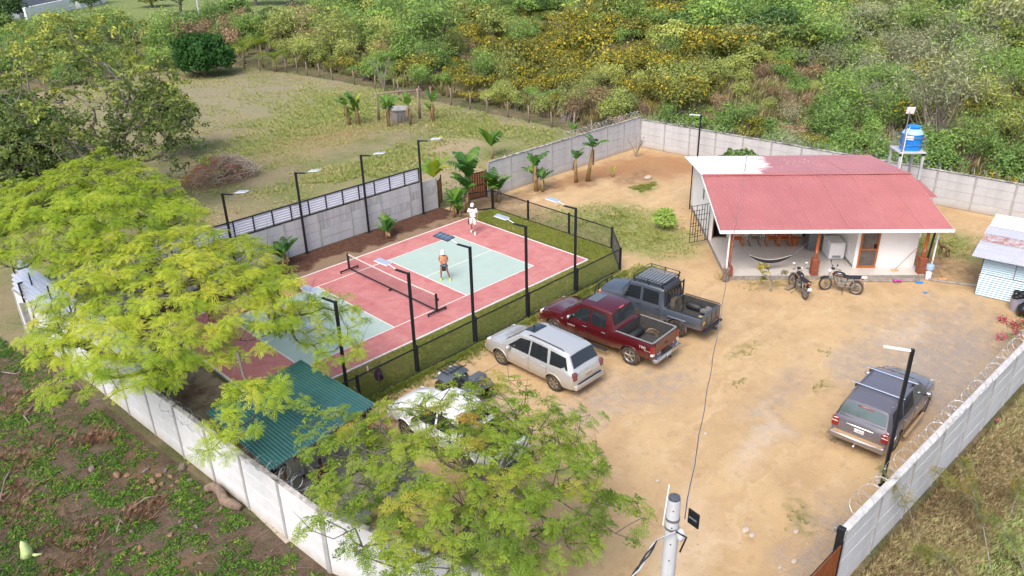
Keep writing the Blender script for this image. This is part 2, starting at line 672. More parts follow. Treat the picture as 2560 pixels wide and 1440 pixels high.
g = Gnd('dry_verge', (0.20, 0.15, 0.075))
g.spots((0.09, 0.06, 0.03), 0.5, 0.4, 0.6, 0.9)
g.spots((0.31, 0.24, 0.135), 1.0, 0.5, 0.68, 0.8, off=4)
g.patch((0.15, 0.19, 0.05), [(1.5, -27.5, 5, 2.3, 0.2, 0.7), (9, -27.0, 5, 1.6, 0.1, 0.7)], 0.8, 1.5, 0.35, 0.55)
g.patch((0.36, 0.29, 0.18), [(7.5, -25.9, 3.0, 0.9, 0.1, 0.9), (3.0, -25.3, 1.5, 0.6, 0.4, 0.9)], 0.6)
g.spots((0.05, 0.05, 0.02), 5, 0.5, 0.66, 0.6, off=9)
verge = sheet('grass_verge', [(-12, -23.0), (-3.2, -23.45), (30, -24.9), (60, -26), (60, -60), (-12, -60)], -0.007, g.done(1.0, 16, 0.08))

g = Gnd('lawn_turf', (0.24, 0.25, 0.06))
g.spots((0.31, 0.29, 0.09), 1.1, 0.4, 0.62, 1.0)
g.spots((0.34, 0.29, 0.13), 2.2, 0.52, 0.7, 0.7, off=6)
g.spots((0.13, 0.17, 0.03), 5, 0.55, 0.7, 0.7, off=16)
lawn = sheet('lawn', [(-12.2, -6.85), (9.15, -6.55), (11.1, -4.6), (11.15, 4.55), (9.3, 5.0), (9.3, -4.70), (-12.4, -4.70)], 0.004, g.done(1.0, 45, 0.06))

g = Gnd('mulch', (0.135, 0.066, 0.045))
g.spots((0.08, 0.04, 0.028), 4, 0.42, 0.6, 1.0)
g.spots((0.20, 0.105, 0.07), 14, 0.5, 0.66, 0.8, off=6)
g.patch((0.36, 0.255, 0.16), [(0, 4.9, 14, 0.5, 0, 0.7), (9.8, 5.3, 1.4, .5, 0, .8)], 0.8)
mulch = sheet('mulch_bed', [(-13.4, 4.66), (9.3, 4.66), (9.3, 7.2), (-13.5, 7.2)], 0.006, g.done(1.0, 30, 0.08))

g = Gnd('path_earth', (0.30, 0.235, 0.165))
g.spots((0.16, 0.10, 0.07), 0.8, 0.42, 0.6, 0.9)
g.spots((0.10, 0.055, 0.04), 2, 0.5, 0.66, 0.7, off=4)
sheet('bare_earth', [(-12.2, -6.8), (-9.4, -6.8), (-9.4, 4.66), (-13.0, 4.66), (-12.75, -1)], 0.008, g.done(0.8, 20, 0.05))

# ------------------------------------------------------------------ court
g = Gnd('red_court', (0.46, 0.17, 0.165), 0.75)
g.spots((0.52, 0.225, 0.21), 0.5, 0.4, 0.65, 0.9)
g.spots((0.40, 0.10, 0.105), 1.4, 0.5, 0.7, 0.6, off=4)
g.spots((0.56, 0.33, 0.27), 2.2, 0.5, 0.78, 0.5, off=9, detail=9)
g.spots((0.36, 0.12, 0.115), 0.9, 0.55, 0.62, 0.25, off=23, detail=9)
REDC = g.done(0.15, 60, 0.01)
g = Gnd('green_court', (0.37, 0.465, 0.415), 0.75)
g.spots((0.375, 0.485, 0.435), 0.6, 0.4, 0.65, 0.9)
g.spots((0.50, 0.49, 0.42), 2.2, 0.5, 0.78, 0.45, off=9, detail=9)
g.spots((0.30, 0.40, 0.36), 0.9, 0.55, 0.62, 0.25, off=23, detail=9)
GRNC = g.done(0.15, 60, 0.01)
CONC = mat('concrete', (0.40, 0.385, 0.36), 0.9, var=(0.29, 0.275, 0.25), vscale=2.2, bump=0.3, bscale=30)
slab = MB().box(-9.22, 9.22, -4.65, 4.65, -0.05, 0.02).build('court', CONC)
slab['kind'] = 'structure'
MB().box(-9.144, 9.144, -4.572, 4.572, 0.0, 0.026).build('red_surface', REDC, slab)
for s in (-1, 1):
    a, b = sorted((s * 2.134, s * 6.706))
    MB().box(a, b, -3.048, 3.048, 0.0, 0.030).build('green_surface', GRNC, slab)


def cline(x0, x1, y0, y1, z=0.034):
    MB().box(x0, x1, y0, y1, 0.0, z).build('white_line', WHITEP, slab)


LW = 0.05
for s in (-1, 1):
    cline(-6.706 - LW / 2, 6.706 + LW / 2, s * 3.048 - LW / 2, s * 3.048 + LW / 2)
    cline(s * 2.134 - LW / 2, s * 2.134 + LW / 2, -3.048 + LW / 2, 3.048 - LW / 2, 0.0345)
    cline(s * 6.706 - LW / 2, s * 6.706 + LW / 2, -3.048 + LW / 2, 3.048 - LW / 2, 0.0345)
    a, b = sorted((s * (2.134 + LW / 2), s * (6.706 - LW / 2)))
    cline(a, b, -LW / 2, LW / 2, 0.035)
    cline(-9.144, 9.144, s * 4.572 - 0.04, s * 4.572 + 0.04)
    cline(s * 9.144 - 0.04, s * 9.144 + 0.04, -4.572 + 0.04, 4.572 - 0.04, 0.0345)

# ------------------------------------------------------------------ precast walls
CWALL = mat('precast_concrete', (0.51, 0.515, 0.53), 0.9, var=(0.42, 0.42, 0.43), vscale=1.3, vdetail=8, bump=0.25, bscale=25, streak=(1, 1, 0.35))
CWALL2 = mat('precast_concrete_stained', (0.50, 0.50, 0.51), 0.9, var=(0.31, 0.31, 0.315), vscale=3.0, vdetail=10, bump=0.3, bscale=25, streak=(2.2, 2.2, 0.3))
WWALL = mat('whitewashed_concrete', (0.70, 0.71, 0.74), 0.85, var=(0.58, 0.585, 0.60), vscale=0.8, vdetail=8, bump=0.2, bscale=20)
WWALLD = mat('whitewash_muddy_foot', (0.70, 0.71, 0.74), 0.85, var=(0.58, 0.585, 0.60), vscale=0.8, vdetail=8, bump=0.2, bscale=20, dirt=((0.46, 0.39, 0.29), 0.0, 0.40, 0.7))
CWALLD = mat('precast_muddy_foot', (0.52, 0.52, 0.53), 0.9, var=(0.43, 0.43, 0.43), vscale=1.3, vdetail=8, bump=0.25, bscale=25, dirt=((0.36, 0.28, 0.19), 0.0, 0.3, 0.7))
WPOST = mat('wall_post_concrete', (0.42, 0.41, 0.41), 0.9, var=(0.27, 0.26, 0.255), vscale=3, bump=0.3, bscale=30, streak=(1, 1, .4))
CAPM = mat('mossy_cap', (0.52, 0.50, 0.475), 0.95, var=(0.055, 0.05, 0.045), vscale=2.6, vdetail=10, bump=0.4, bscale=20)
CAPL = mat('pale_cap', (0.62, 0.60, 0.58), 0.9, var=(0.42, 0.40, 0.38), vscale=2.6, vdetail=10, bump=0.3, bscale=20)


def precast(label, a, b, rows, ph, mats, bay=2.0, capm=None, postw=0.1, proud=0.03, n_rows_z0=0.0, cap_w=0.16, postm=None, foot=None):
    """wall of stacked precast panels between posts from a to b"""
    a, b = Vector((a[0], a[1], 0)), Vector((b[0], b[1], 0))
    d = b - a
    L = d.length
    rz = math.atan2(d.y, d.x)
    t = thing('precast_wall', label, 'wall', a, rz)
    n = max(1, round(L / bay))
    bw = L / n
    H = rows * ph
    pm = []
    for k in range(3):
        pm.append(MB().rbox(0.0, bw - postw - 0.004, -0.028, 0.028, 0.006, ph - 0.006, 0.008).build('panel', (foot or mats[0]) if k == 2 else mats[k % len(mats)]).data)
    for o in [o for o in COL.objects if o.name.startswith('panel') and o.parent is None]:
        bpy.data.objects.remove(o)
    po = MB().rbox(-postw / 2, postw / 2, -0.028 - proud, 0.028 + proud, 0, H + 0.02, 0.012).build('post', postm or WPOST)
    pmesh = po.data
    bpy.data.objects.remove(po)
    for i in range(n + 1):
        inst('post', pmesh, (i * bw, 0, 0), t)
    for i in range(n):
        for r in range(rows):
            m = pm[2] if r == 0 else pm[rnd.random() < 0.4]
            inst('panel', m, (i * bw + postw / 2 + 0.002, rnd.uniform(-0.006, 0.006), r * ph + n_rows_z0), t, rot=(rnd.uniform(-0.006, 0.006), 0, 0))
    if capm:
        nn = max(1, n // 3)
        for i in range(nn):
            MB().rbox(L * i / nn + 0.01, L * (i + 1) / nn - 0.01, -cap_w / 2, cap_w / 2, H + 0.021, H + 0.075, 0.012).build('coping', capm, t)
    return t, rz, L, H


def razor(label, a, b, z, r=0.25, pitch=0.17, sag=0.0):
    """coil of razor wire with short blades"""
    a, b = Vector((a[0], a[1], z + r)), Vector((b[0], b[1], z + r))
    d = b - a
    L = d.length
    d.normalize()
    u = Vector((0, 0, 1))
    v = d.cross(u)
    mb = MB()
    turns = L / pitch
    N = int(turns * 12)
    ps = []
    ph = rnd.uniform(0, 6)
    for i in range(N + 1):
        t = 2 * PI * i / 12 + ph
        rr = r * (1 + 0.12 * math.sin(i * 0.013 + ph) + rnd.uniform(-0.02, 0.02))
        wob = 0.05 * math.sin(i * 0.05)
        ps.append(a + d * (L * i / N + 0.12 * math.sin(t * 0.5 + 1.0)) + (u * math.cos(t) + v * math.sin(t)) * rr + u * wob)
    mb.path(ps, 0.0048, 3, cap=False)
    for i in range(0, N, 2):
        p = ps[i]
        q = (p - (a + d * (L * i / N))).normalized()
        tg = (ps[min(i + 1, N)] - p).normalized()
        mb.add([p + tg * 0.02, p + q * 0.022, p - tg * 0.02, p - q * 0.022], [(0, 1, 2, 3)])
    o = mb.build('razor_wire', WIREM)
    return tag(o, label, 'razor wire')


WIREM = mat('galvanised_wire', (0.52, 0.54, 0.56), 0.45, 0.6)
MOSS = [CWALL, CWALL2]
precast('weathered grey precast wall standing behind the court under a strip of metal sheets', (-13.55, 7.32), (9.1, 7.28), 4, 0.48, [CWALL, CWALL2], bay=2.06, capm=None)
precast('long grey precast wall with black stained coping and banana plants in front', (12.55, 6.3), (27.95, 6.15), 4, 0.56, [CWALL, CWALL], foot=CWALLD, bay=2.0, capm=CAPM)
precast('far grey precast wall behind the house with mildewed coping', (28.05, 6.1), (29.75, -24.6), 4, 0.51, [CWALL, CWALL], foot=CWALLD, bay=2.05, capm=CAPM)
precast('bare pale grey precast wall with razor wire next to the grey SUV', (-3.3, -23.25), (29.7, -24.75), 4, 0.54, [WWL := mat('pale_precast', (0.60, 0.605, 0.62), 0.9, var=(0.48, 0.485, 0.50), vscale=1.0, vdetail=8, bump=0.25, bscale=30)], bay=2.05, capm=CAPL, cap_w=0.2)
precast('whitewashed precast wall with muddy foot beside the dark earth plot', (-13.42, 8.6), (-12.0, -13.0), 4, 0.53, [WWALL], foot=WWALLD, bay=2.05, capm=CAPM, postm=WPOST, cap_w=0.14)
precast('near end of the whitewashed wall running under the foreground tree', (-11.985, -13.05), (-9.9, -19.4), 4, 0.53, [WWALL], foot=WWALLD, bay=2.05, capm=CAPM, postm=WPOST, cap_w=0.14)
razor('loops of razor wire over the long banana plant wall', (19.5, 6.22), (27.9, 6.15), 2.3, 0.23, 0.22)
razor('thin razor wire coil along the far wall behind the house', (28.1, 6.0), (29.7, -24.4), 2.1, 0.2, 0.30)
razor('bright razor wire coil on the wall beside the grey SUV', (-2.9, -23.2), (29.0, -24.65), 2.16, 0.24, 0.26)
razor('razor wire coil on the whitewashed wall next to the green shelter', (-12.8, -5.2), (-11.6, -14.2), 2.14, 0.22, 0.27)
# ------------------------------------------------------------------ metal sheet fences
ZINC = mat('zinc_sheet', (0.74, 0.76, 0.82), 0.35, 0.1, var=(0.66, 0.68, 0.76), vscale=1.2, bump=0.05)
STEELG = mat('grey_steel', (0.33, 0.35, 0.38), 0.4, 0.7)


def corr_sheet(w_, h_, pitch, amp, along='x', seg=6):
    """corrugated sheet in the XZ plane (w_ wide, h_ high); ridges run along 'x' or along 'z'"""
    n = int(round((h_ if along == 'x' else w_) / pitch)) * seg
    V = []
    for i in range(n + 1):
        t = i / n
        y = amp * math.cos(t * n / seg * 2 * PI)
        if along == 'x':
            V.append([(0, y, t * h_), (w_, y, t * h_)])
        else:
            V.append([(t * w_, y, 0), (t * w_, y, h_)])
    return MB().grid(V)


def meshof(mb, m, smooth='all'):
    o = mb.build('tmp', m, smooth=smooth)
    me = o.data
    bpy.data.objects.remove(o)
    return me


# sheets on the wall behind the court, in black frames
t = thing('metal_sheet_fence', 'strip of silver corrugated panels in black frames on the wall behind the court', 'fence', (-13.4, 7.30, 1.96))
NB = 20
bw = (7.85 + 13.4) / NB
cs = meshof(corr_sheet(bw - 0.06, 0.78, 0.13, 0.02), ZINC)
vp = meshof(MB().rbox(-0.03, 0.03, -0.035, 0.035, 0, 0.86, 0.005), BLACKM, False)
for i in range(NB):
    inst('corrugated_sheet', cs, (i * bw + 0.03, 0.01, 0.05), t)
for i in range(NB + 1):
    inst('upright', vp, (i * bw, 0, 0), t)
for z in (0.0, 0.84):
    MB().box(-0.03, NB * bw + 0.03, -0.04, 0.04, z - 0.02, z + 0.03).build('rail', BLACKM, t)
# long silver sheets above the whitewashed wall
a, b = Vector((-13.42, 8.5, 2.12)), Vector((-12.75, -3.4, 2.12))
d = b - a
t = thing('leaning_metal_sheets', 'two rows of shiny corrugated sheets topping the whitewashed wall under the tree', 'metal sheets', a, math.atan2(d.y, d.x))
nb = 6
bw = d.length / nb
ZINCS = mat('shiny_zinc', (0.70, 0.73, 0.82), 0.24, 0.5, var=(0.58, 0.61, 0.72), vscale=1.2)
cs1 = meshof(corr_sheet(bw + 0.02, 0.76, 0.19, 0.05), ZINCS)
for i in range(nb):
    inst('corrugated_sheet', cs1, (i * bw, rnd.uniform(-.01, .01), 0.0), t, rot=(R(-10), 0, rnd.uniform(-0.008, 0.008)))
    inst('corrugated_sheet', cs1, (i * bw + .2, 0.16 + rnd.uniform(-.02, .02), 0.62), t, rot=(R(-24), 0, rnd.uniform(-0.012, 0.012)))
for i in range(nb + 1):
    MB().rbox(i * bw - 0.025, i * bw + 0.025, 0.2, 0.25, -0.3, 1.3, 0.005).build('upright', BLACKM, t)

# ------------------------------------------------------------------ chain-link fence
LINKM = mat('dark_wire', (0.035, 0.045, 0.05), 0.5, 0.3)


def chain(label, pts, h, ext0=0.0, posts=None, gapz=0.06):
    t = thing('chain_link_fence', label, 'fence', (pts[0][0], pts[0][1], 0))
    o = Vector((pts[0][0], pts[0][1], 0))
    wm = MB()
    for a, b in zip(pts[:-1], pts[1:]):
        a, b = Vector((*a, 0)) - o, Vector((*b, 0)) - o
        d = (b - a)
        L = d.length
        d.normalize()
        n = d.cross(Vector((0, 0, 1)))
        for z in (h - 0.03, gapz):
            M = Matrix.Translation(a) @ Matrix.Rotation(math.atan2(d.y, d.x), 4, 'Z')
            MB().rbox(0, L, -0.025, 0.025, z - 0.025, z + 0.025, 0.006, M).build('rail', BLACKM, t)
        s = 0.075
        hh = h - gapz
        k = -int(hh / s) - 1
        while k * s < L:
            for sg in (1, -1):
                x0, z0, x1, z1 = k * s, gapz, k * s + hh, h
                if sg < 0:
                    z0, z1 = z1, z0
                # clip to 0..L
                if x1 <= 0 or x0 >= L:
                    continue
                if x0 < 0:
                    z0 += (z1 - z0) * (-x0) / (x1 - x0)
                    x0 = 0
                if x1 > L:
                    z1 = z0 + (z1 - z0) * (L - x0) / (x1 - x0)
                    x1 = L
                p, q = a + d * x0 + Vector((0, 0, z0)), a + d * x1 + Vector((0, 0, z1))
                wm.path([p + n * 0.003 * sg, q + n * 0.003 * sg], 0.0036, 3, cap=False)
            k += 1
    m = wm.build('wire_mesh', LINKM, t)
    m['kind'] = 'stuff'
    for p in posts or pts:
        p = Vector((*p, 0)) - o
        MB().rbox(p.x - 0.05, p.x + 0.05, p.y - 0.05, p.y + 0.05, 0, h + 0.05, 0.01).build('post', BLACKM, t)
    return t


chain('black chain-link fence around the lawn side of the court', [(-9.0, -6.85), (9.2, -6.6), (11.1, -4.58), (11.2, 4.55)], 1.2,
      posts=[(-6.6, -6.82), (-3.75, -6.7), (-0.6, -6.66), (2.53, -6.7), (5.9, -6.62), (9.2, -6.6), (11.1, -4.58), (11.2, -1.5), (11.22, 1.65), (11.2, 4.55)])
chain('short black fence run between the banana plants and the orange gate', [(11.2, 4.62), (9.25, 5.6)], 1.2)
chain('black chain-link fence in front of the curved grey bench', [(-12.0, -11.4), (-8.3, -11.1)], 1.15)

# ------------------------------------------------------------------ solar street lamps
PANM = mat('solar_panel', (0.075, 0.105, 0.15), 0.18, 0.1, coat=0.6)
PANW = mat('solar_panel_sky_sheen', (0.42, 0.47, 0.56), 0.2, 0.2, coat=0.6)  # dark cells with the sky's reflection put into the colour
PANL = mat('panel_frame', (0.62, 0.65, 0.7), 0.35, 0.5)
LAMPW = mat('lamp_white', (0.72, 0.74, 0.76), 0.35)


def lamp(x, y, h, hx, hy, label, big=False, thick=0.05, pale=False, group='lamp posts on the court'):
    """head points along (hx, hy)"""
    t = thing('solar_lamp', label, 'lamp post', (x, y, 0), math.atan2(hy, hx), group)
    MB().rbox(-thick, thick, -thick, thick, 0, h, 0.008).build('pole', BLACKM, t)
    MB().rbox(-0.12, 0.12, -0.12, 0.12, 0, 0.012, 0.003).build('base_plate', BLACKM, t)
    if not pale:
        M = Matrix.Translation((0, 0, h - 0.045)) @ Matrix.Rotation(R(-4), 4, 'Y')
        MB().rbox(thick, 0.62, -0.035, 0.035, -0.035, 0.035, 0.006, M).build('arm', BLACKM, t)
        ex, ez = 0.6, h - 0.0
        MB().path([(ex - 0.05, 0, ez), (ex + 0.3, 0, ez + 0.14)], 0.026, 8).build('bracket', STEELG, t)
        hw, hl = (0.17, 0.62) if not big else (0.26, 0.75)
        M = Matrix.Translation((ex + 0.27, 0, ez + 0.16)) @ Matrix.Rotation(R(-8), 4, 'Y')
        hd = MB().rbox(0, hl, -hw, hw, -0.035, 0.0, 0.012, M).build('lamp_head', LAMPW if not big else BLACKM, t)
        MB().rbox(0.02, hl - 0.02, -hw + 0.02, hw - 0.02, 0.003, 0.012, 0.002, M).build('solar_panel', PANM if big else PANW, hd)
        gb = MB()
        for k in range(1, 4 if big else 3):
            gb.box(hl * k / (4 if big else 3) - 0.004, hl * k / (4 if big else 3) + 0.004, -hw + 0.02, hw - 0.02, 0.0125, 0.0135, M)
        gb.box(0.02, hl - 0.02, -0.004, 0.004, 0.0140, 0.0148, M)
        gb.build('cell_line', PANL, hd)
    else:
        M = Matrix.Translation((0, 0, h - 0.06)) @ Matrix.Rotation(R(-6), 4, 'Y')
        MB().rbox(thick, 0.8, -0.04, 0.04, -0.03, 0.03, 0.006, M).build('lamp_head', LAMPW, t)
    return t


for i, (x, y, h, la, big) in enumerate([
        (-6.95, -6.6, 4.3, 'black lamp post rising through the tree beside the green shelter roof', False),
        (-3.75, -6.6, 4.3, 'solar lamp post nearest the shelter on the lawn fence', False),
        (-0.62, -6.56, 4.35, 'lamp post with the large dark solar panel over the sage court', True),
        (2.53, -6.6, 4.33, 'solar lamp post on the lawn fence in front of the red pickup hood', False),
        (5.88, -6.5, 4.2, 'solar lamp post on the lawn fence nearest the house', False)]):
    lamp(x, y, h, -0.25, 1, la, big)
for i, (x, y, h, la) in enumerate([
        (-12.2, 7.1, 4.4, 'lamp post at the wall hidden deep in the big tree crown'),
        (-8.2, 7.15, 4.4, 'lamp post at the wall behind the big tree'),
        (-4.18, 7.1, 4.4, 'half hidden lamp post at the wall right behind the tree edge'),
        (-0.18, 7.1, 4.5, 'leftmost fully visible lamp post at the back wall with pale head'),
        (3.86, 7.1, 4.52, 'middle lamp post at the back wall behind the court'),
        (7.85, 7.1, 4.5, 'last lamp post at the back wall beside the orange gate')]):
    if i >= 1:
        lamp(x, y, h, 0.45, -1, la)
lamp(26.6, 0.2, 3.6, -0.7, 0.6, 'pale headed lamp post standing behind the house near the far wall', pale=True, group='lamp posts in the yard')
lamp(1.95, -22.45, 4.85, -0.75, 1.1, 'tall black post with a thin white head in front of the parked grey SUV', pale=True, group='lamp posts in the yard')

# ------------------------------------------------------------------ net
NETM = mat('net_cord', (0.10, 0.06, 0.07), 0.8)
t = thing('court_net', 'portable net on a black wheeled frame across the court', 'net', (0, 0, 0.026))
YN = 3.42
for s in (-1, 1):
    p = MB().rbox(-0.045, 0.045, s * YN - 0.045, s * YN + 0.045, 0.13, 0.98, 0.01).build('post', BLACKM, t)
    f = MB().rbox(-0.55, 0.55, s * YN - 0.04, s * YN + 0.04, 0.09, 0.15, 0.01).build('foot', BLACKM, t)
    for q in (-0.5, 0.5):
        M = Matrix.Translation((q, s * YN, 0.04)) @ Matrix.Rotation(R(90), 4, 'X')
        MB().lathe([(0.025, -0.015), (0.04, -0.012), (0.04, 0.012), (0.025, 0.015)], 10, M=M).build('caster', BLACKM, f)
        MB().box(q - 0.012, q + 0.012, s * YN - 0.012, s * YN + 0.012, 0.06, 0.1).build('caster_fork', STEELG, f)
MB().rbox(0.045, 0.09, -YN - 0.08, -YN + 0.06, 0.62, 0.74, 0.01).build('crank', BLACKM, t)
MB().rbox(-0.03, 0.03, -YN, YN, 0.13, 0.18, 0.008).build('base_bar', BLACKM, t)
MB().rbox(-0.12, 0.12, -0.03, 0.03, 0.05, 0.12, 0.008).build('middle_foot', BLACKM, t)
nm = MB()
ztop = lambda y: 0.86 + 0.06 * (y / YN) ** 2
k = -YN + 0.05
while k < YN - 0.05:
    nm.path([(0, k, 0.22), (0, k, ztop(k))], 0.0022, 3, cap=False)
    k += 0.06
z = 0.22
while z < 0.86:
    nm.path([(0, -YN, z), (0, YN, z)], 0.0022, 3, cap=False)
    z += 0.06
m = nm.build('net_mesh', NETM, t)
m['kind'] = 'stuff'
P = []
for i in range(17):
    y = -YN + 0.045 + (2 * YN - 0.09) * i / 16
    P.append([(-0.012, y, ztop(y) + 0.03), (-0.012, y, ztop(y) - 0.02), (0.012, y, ztop(y) - 0.02), (0.012, y, ztop(y) + 0.03), (-0.012, y, ztop(y) + 0.03)])
MB().grid(P).build('tape', WHITEP, t)

# ------------------------------------------------------------------ slatted gates
WOODO = mat('stained_gate_wood', (0.30, 0.085, 0.025), 0.5, var=(0.17, 0.045, 0.015), vscale=3, streak=(6, 6, 0.7))


def gate(label, a, b, h, n=None):
    a, b = Vector((a[0], a[1], 0)), Vector((b[0], b[1], 0))
    d = b - a
    L = d.length
    t = thing('slatted_gate', label, 'gate', a, math.atan2(d.y, d.x))
    n = n or max(2, round(L / 0.2))
    w_ = (L - 0.12) / n
    for i in range(n):
        MB().rbox(0.06 + i * w_ + 0.012, 0.06 + (i + 1) * w_ - 0.012, -0.012, 0.012, 0.12, h - 0.1, 0.004).build('slat', WOODO, t)
    for x in (0.0, L - 0.06):
        MB().rbox(x, x + 0.06, -0.03, 0.03, 0.02, h, 0.005).build('frame_post', BLACKM, t)
    for z in (0.07, h - 0.10, h * 0.5):
        MB().rbox(0.06, L - 0.06, -0.028, -0.0125, z, z + 0.05, 0.004).build('frame_rail', BLACKM, t)
    return t


gate('small orange slatted gate leaf standing open by the end of the court wall', (9.15, 7.2), (10.05, 7.95), 1.75)
gate('orange slatted gate behind the tallest banana plant', (11.0, 6.75), (12.5, 6.45), 1.8)
gate('dark brown slatted gate at the lower right corner of the yard', (-3.42, -23.3), (-7.8, -23.15), 1.95)
t = thing('gate_post', 'black steel post closing the end of the pale wall at the brown gate', 'post', (-3.36, -23.2, 0))
MB().rbox(-0.07, 0.07, -0.09, 0.09, 0, 2.28, 0.01).build('post', BLACKM, t)
MB().rbox(-0.1, 0.02, 0.09, 0.16, 2.1, 2.26, 0.01).build('latch', STEELG, t)

# ------------------------------------------------------------------ house
HO = Vector((11.76, -11.05, 0))
HA = math.atan2(-0.734, 0.679)
H = thing('house', 'white house with a faded red corrugated roof and open tiled porch', 'house', HO, HA)
WALLW = mat('white_render', (0.80, 0.80, 0.80), 0.8, var=(0.75, 0.745, 0.74), vscale=0.8, dirt=((0.55, 0.5, 0.44), 0.15, 0.5, 0.35))
TRIMW = mat('white_trim', (0.82, 0.82, 0.83), 0.5)
def roofmat(name, base, chips, white_x=None):
    g = Gnd(name, base, 0.38)
    g.b.inputs['Specular IOR Level'].default_value = 0.5
    g.spots(tuple(c * 1.12 + .012 for c in base), 0.5, 0.35, 0.7, 0.8, detail=3)
    g.spots((base[0] * .8, base[1] * .8, base[2] * .8), 1.3, 0.55, 0.75, 0.4, detail=8, off=5)
    g.spots((0.62, 0.42, 0.40), 9.0, 0.66, 0.72, chips, detail=4, off=11, rough=.5)
    if white_x is not None:
        sp = g.n.new('ShaderNodeSeparateXYZ')
        g.l.new(g.warp, sp.inputs[0])
        ad = g.n.new('ShaderNodeMath')
        ad.operation = 'MULTIPLY_ADD'
        ad.inputs[1].default_value = -0.22
        g.l.new(sp.outputs['Y'], ad.inputs[0])
        g.l.new(sp.outputs['X'], ad.inputs[2])
        g.mix(g.mrange(ad.outputs[0], white_x + .22, white_x - .22), (0.84, 0.84, 0.84))
        g.patch((.75, .68, .67), [(5.2, 8.5, 1.6, 2.2, 0, .9)], .9, 6.0, 0.62, 0.65)
    g.l.new(g.cur, g.b.inputs['Base Color'])
    return g.m


ROOFR = roofmat('red_roof', (0.40, 0.140, 0.130), .3)
ROOFS = [ROOFR, roofmat('red_roof_faded', (0.42, 0.152, 0.14), .25), roofmat('red_roof_deep', (0.385, 0.134, 0.128), .35)]
ROOFB = roofmat('red_roof_half_whitened', (0.41, 0.15, 0.15), .3, white_x=1.5)
ROOFW = mat('white_painted_roof', (0.85, 0.85, 0.84), 0.5)
TILEF = mat('porch_tile', (0.56, 0.525, 0.485), 0.3, var=(0.51, 0.475, 0.435), vscale=0.9, spec=0.5)
STONE = mat('rubble_concrete', (0.33, 0.30, 0.27), 0.95, var=(0.20, 0.18, 0.155), vscale=4, bump=0.5, bscale=15)
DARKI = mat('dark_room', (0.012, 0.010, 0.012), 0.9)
WOODR = mat('varnished_wood', (0.40, 0.10, 0.018), 0.35, var=(0.27, 0.06, 0.012), vscale=5, streak=(3, 3, 0.5), coat=0.3)
WOODD = mat('weathered_grey_wood', (0.27, 0.21, 0.16), 0.8, var=(0.17, 0.13, 0.10), vscale=6, streak=(3, 3, 0.5))
BRICK = mat('brick_clay', (0.30, 0.09, 0.045), 0.85, var=(0.18, 0.06, 0.035), vscale=8, bump=0.3)
MORT = mat('mortar', (0.27, 0.24, 0.2), 0.9)
CLAY = mat('terracotta', (0.42, 0.115, 0.045), 0.7, var=(0.34, 0.09, 0.035), vscale=4)
SZ = 0.24
# slab and tiles
MB().box(0.0, 9.35, -0.02, 10.3, 0, SZ - 0.02).build('plinth', STONE, H)
tl = 0.6
for i in range(16):
    for j in range(9):
        x0, y0 = i * tl + 0.0, j * tl
        x1, y1 = min(x0 + tl, 9.33) - 0.003, min(y0 + tl, 4.84) - 0.003
        if x1 - x0 < 0.05 or y1 - y0 < 0.05 or (x0 > 6.2 and y0 > 1.1):
            continue
        MB().box(x0, x1, y0, y1, SZ - 0.02, SZ).build('floor_tile', TILEF, H)
MB().rbox(5.4, 9.0, -0.32, -0.03, 0, 0.1, 0.02).build('step', STONE, H)
# walls (butted)
wl = MB()
wl.box(0.0, 0.16, 4.62, 10.2, SZ, 2.75)
wl.add([(0.0, 4.62, 2.75), (0.16, 4.62, 2.75), (0.16, 10.2, 2.75), (0.0, 10.2, 2.75), (0.0, 4.95, 3.5), (0.16, 4.95, 3.5), (0.0, 10.2, 3.0), (0.16, 10.2, 3.0), (0.0, 4.62, 3.43), (0.16, 4.62, 3.43)],
       [(0, 3, 6, 4, 8), (1, 9, 5, 7, 2), (8, 4, 5, 9), (4, 6, 7, 5), (0, 8, 9, 1), (3, 2, 7, 6)])
wl.build('wall', WALLW, H)
# gable triangle over the porch side
MB().add([(0.0, 0.1, 2.66), (0.12, 0.1, 2.66), (0.12, 4.62, 2.66), (0.0, 4.62, 2.66), (0.0, 4.62, 3.42), (0.12, 4.62, 3.42)], [(0, 3, 4), (1, 5, 2), (0, 4, 5, 1), (0, 1, 2, 3), (3, 2, 5, 4)]).build('gable', WALLW, H)
bw_ = MB()
for x0, x1, z0, z1 in ((0.16, 0.22, SZ, 2.9), (0.22, 1.02, 2.3, 2.9), (1.02, 3.95, SZ, 2.9), (3.95, 4.75, 2.25, 2.9), (3.95, 4.75, SZ, 0.95), (4.75, 5.0, SZ, 2.9), (5.0, 5.9, 2.3, 2.9), (5.9, 6.25, SZ, 2.9)):
    bw_.box(x0, x1, 4.85, 5.0, z0, z1)
bw_.build('back_wall', WALLW, H)
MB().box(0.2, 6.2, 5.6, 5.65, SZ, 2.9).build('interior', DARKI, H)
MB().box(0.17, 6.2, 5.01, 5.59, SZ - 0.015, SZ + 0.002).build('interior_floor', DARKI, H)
# right room with its own front wall
MB().box(6.25, 9.15, 0.85, 1.0, SZ, 2.75).build('room_wall', WALLW, H)
MB().box(6.25, 6.40, 1.0, 4.85, SZ, 2.82).build('side_wall', WALLW, H)
MB().box(9.0, 9.15, 1.0, 10.2, SZ, 2.82).build('end_wall', WALLW, H)
MB().box(0.16, 9.0, 10.05, 10.2, SZ, 2.95).build('rear_wall', WALLW, H)
MB().box(6.23, 6.245, 0.88, 4.85, SZ, SZ + 0.12).build('skirting', STONE, H)
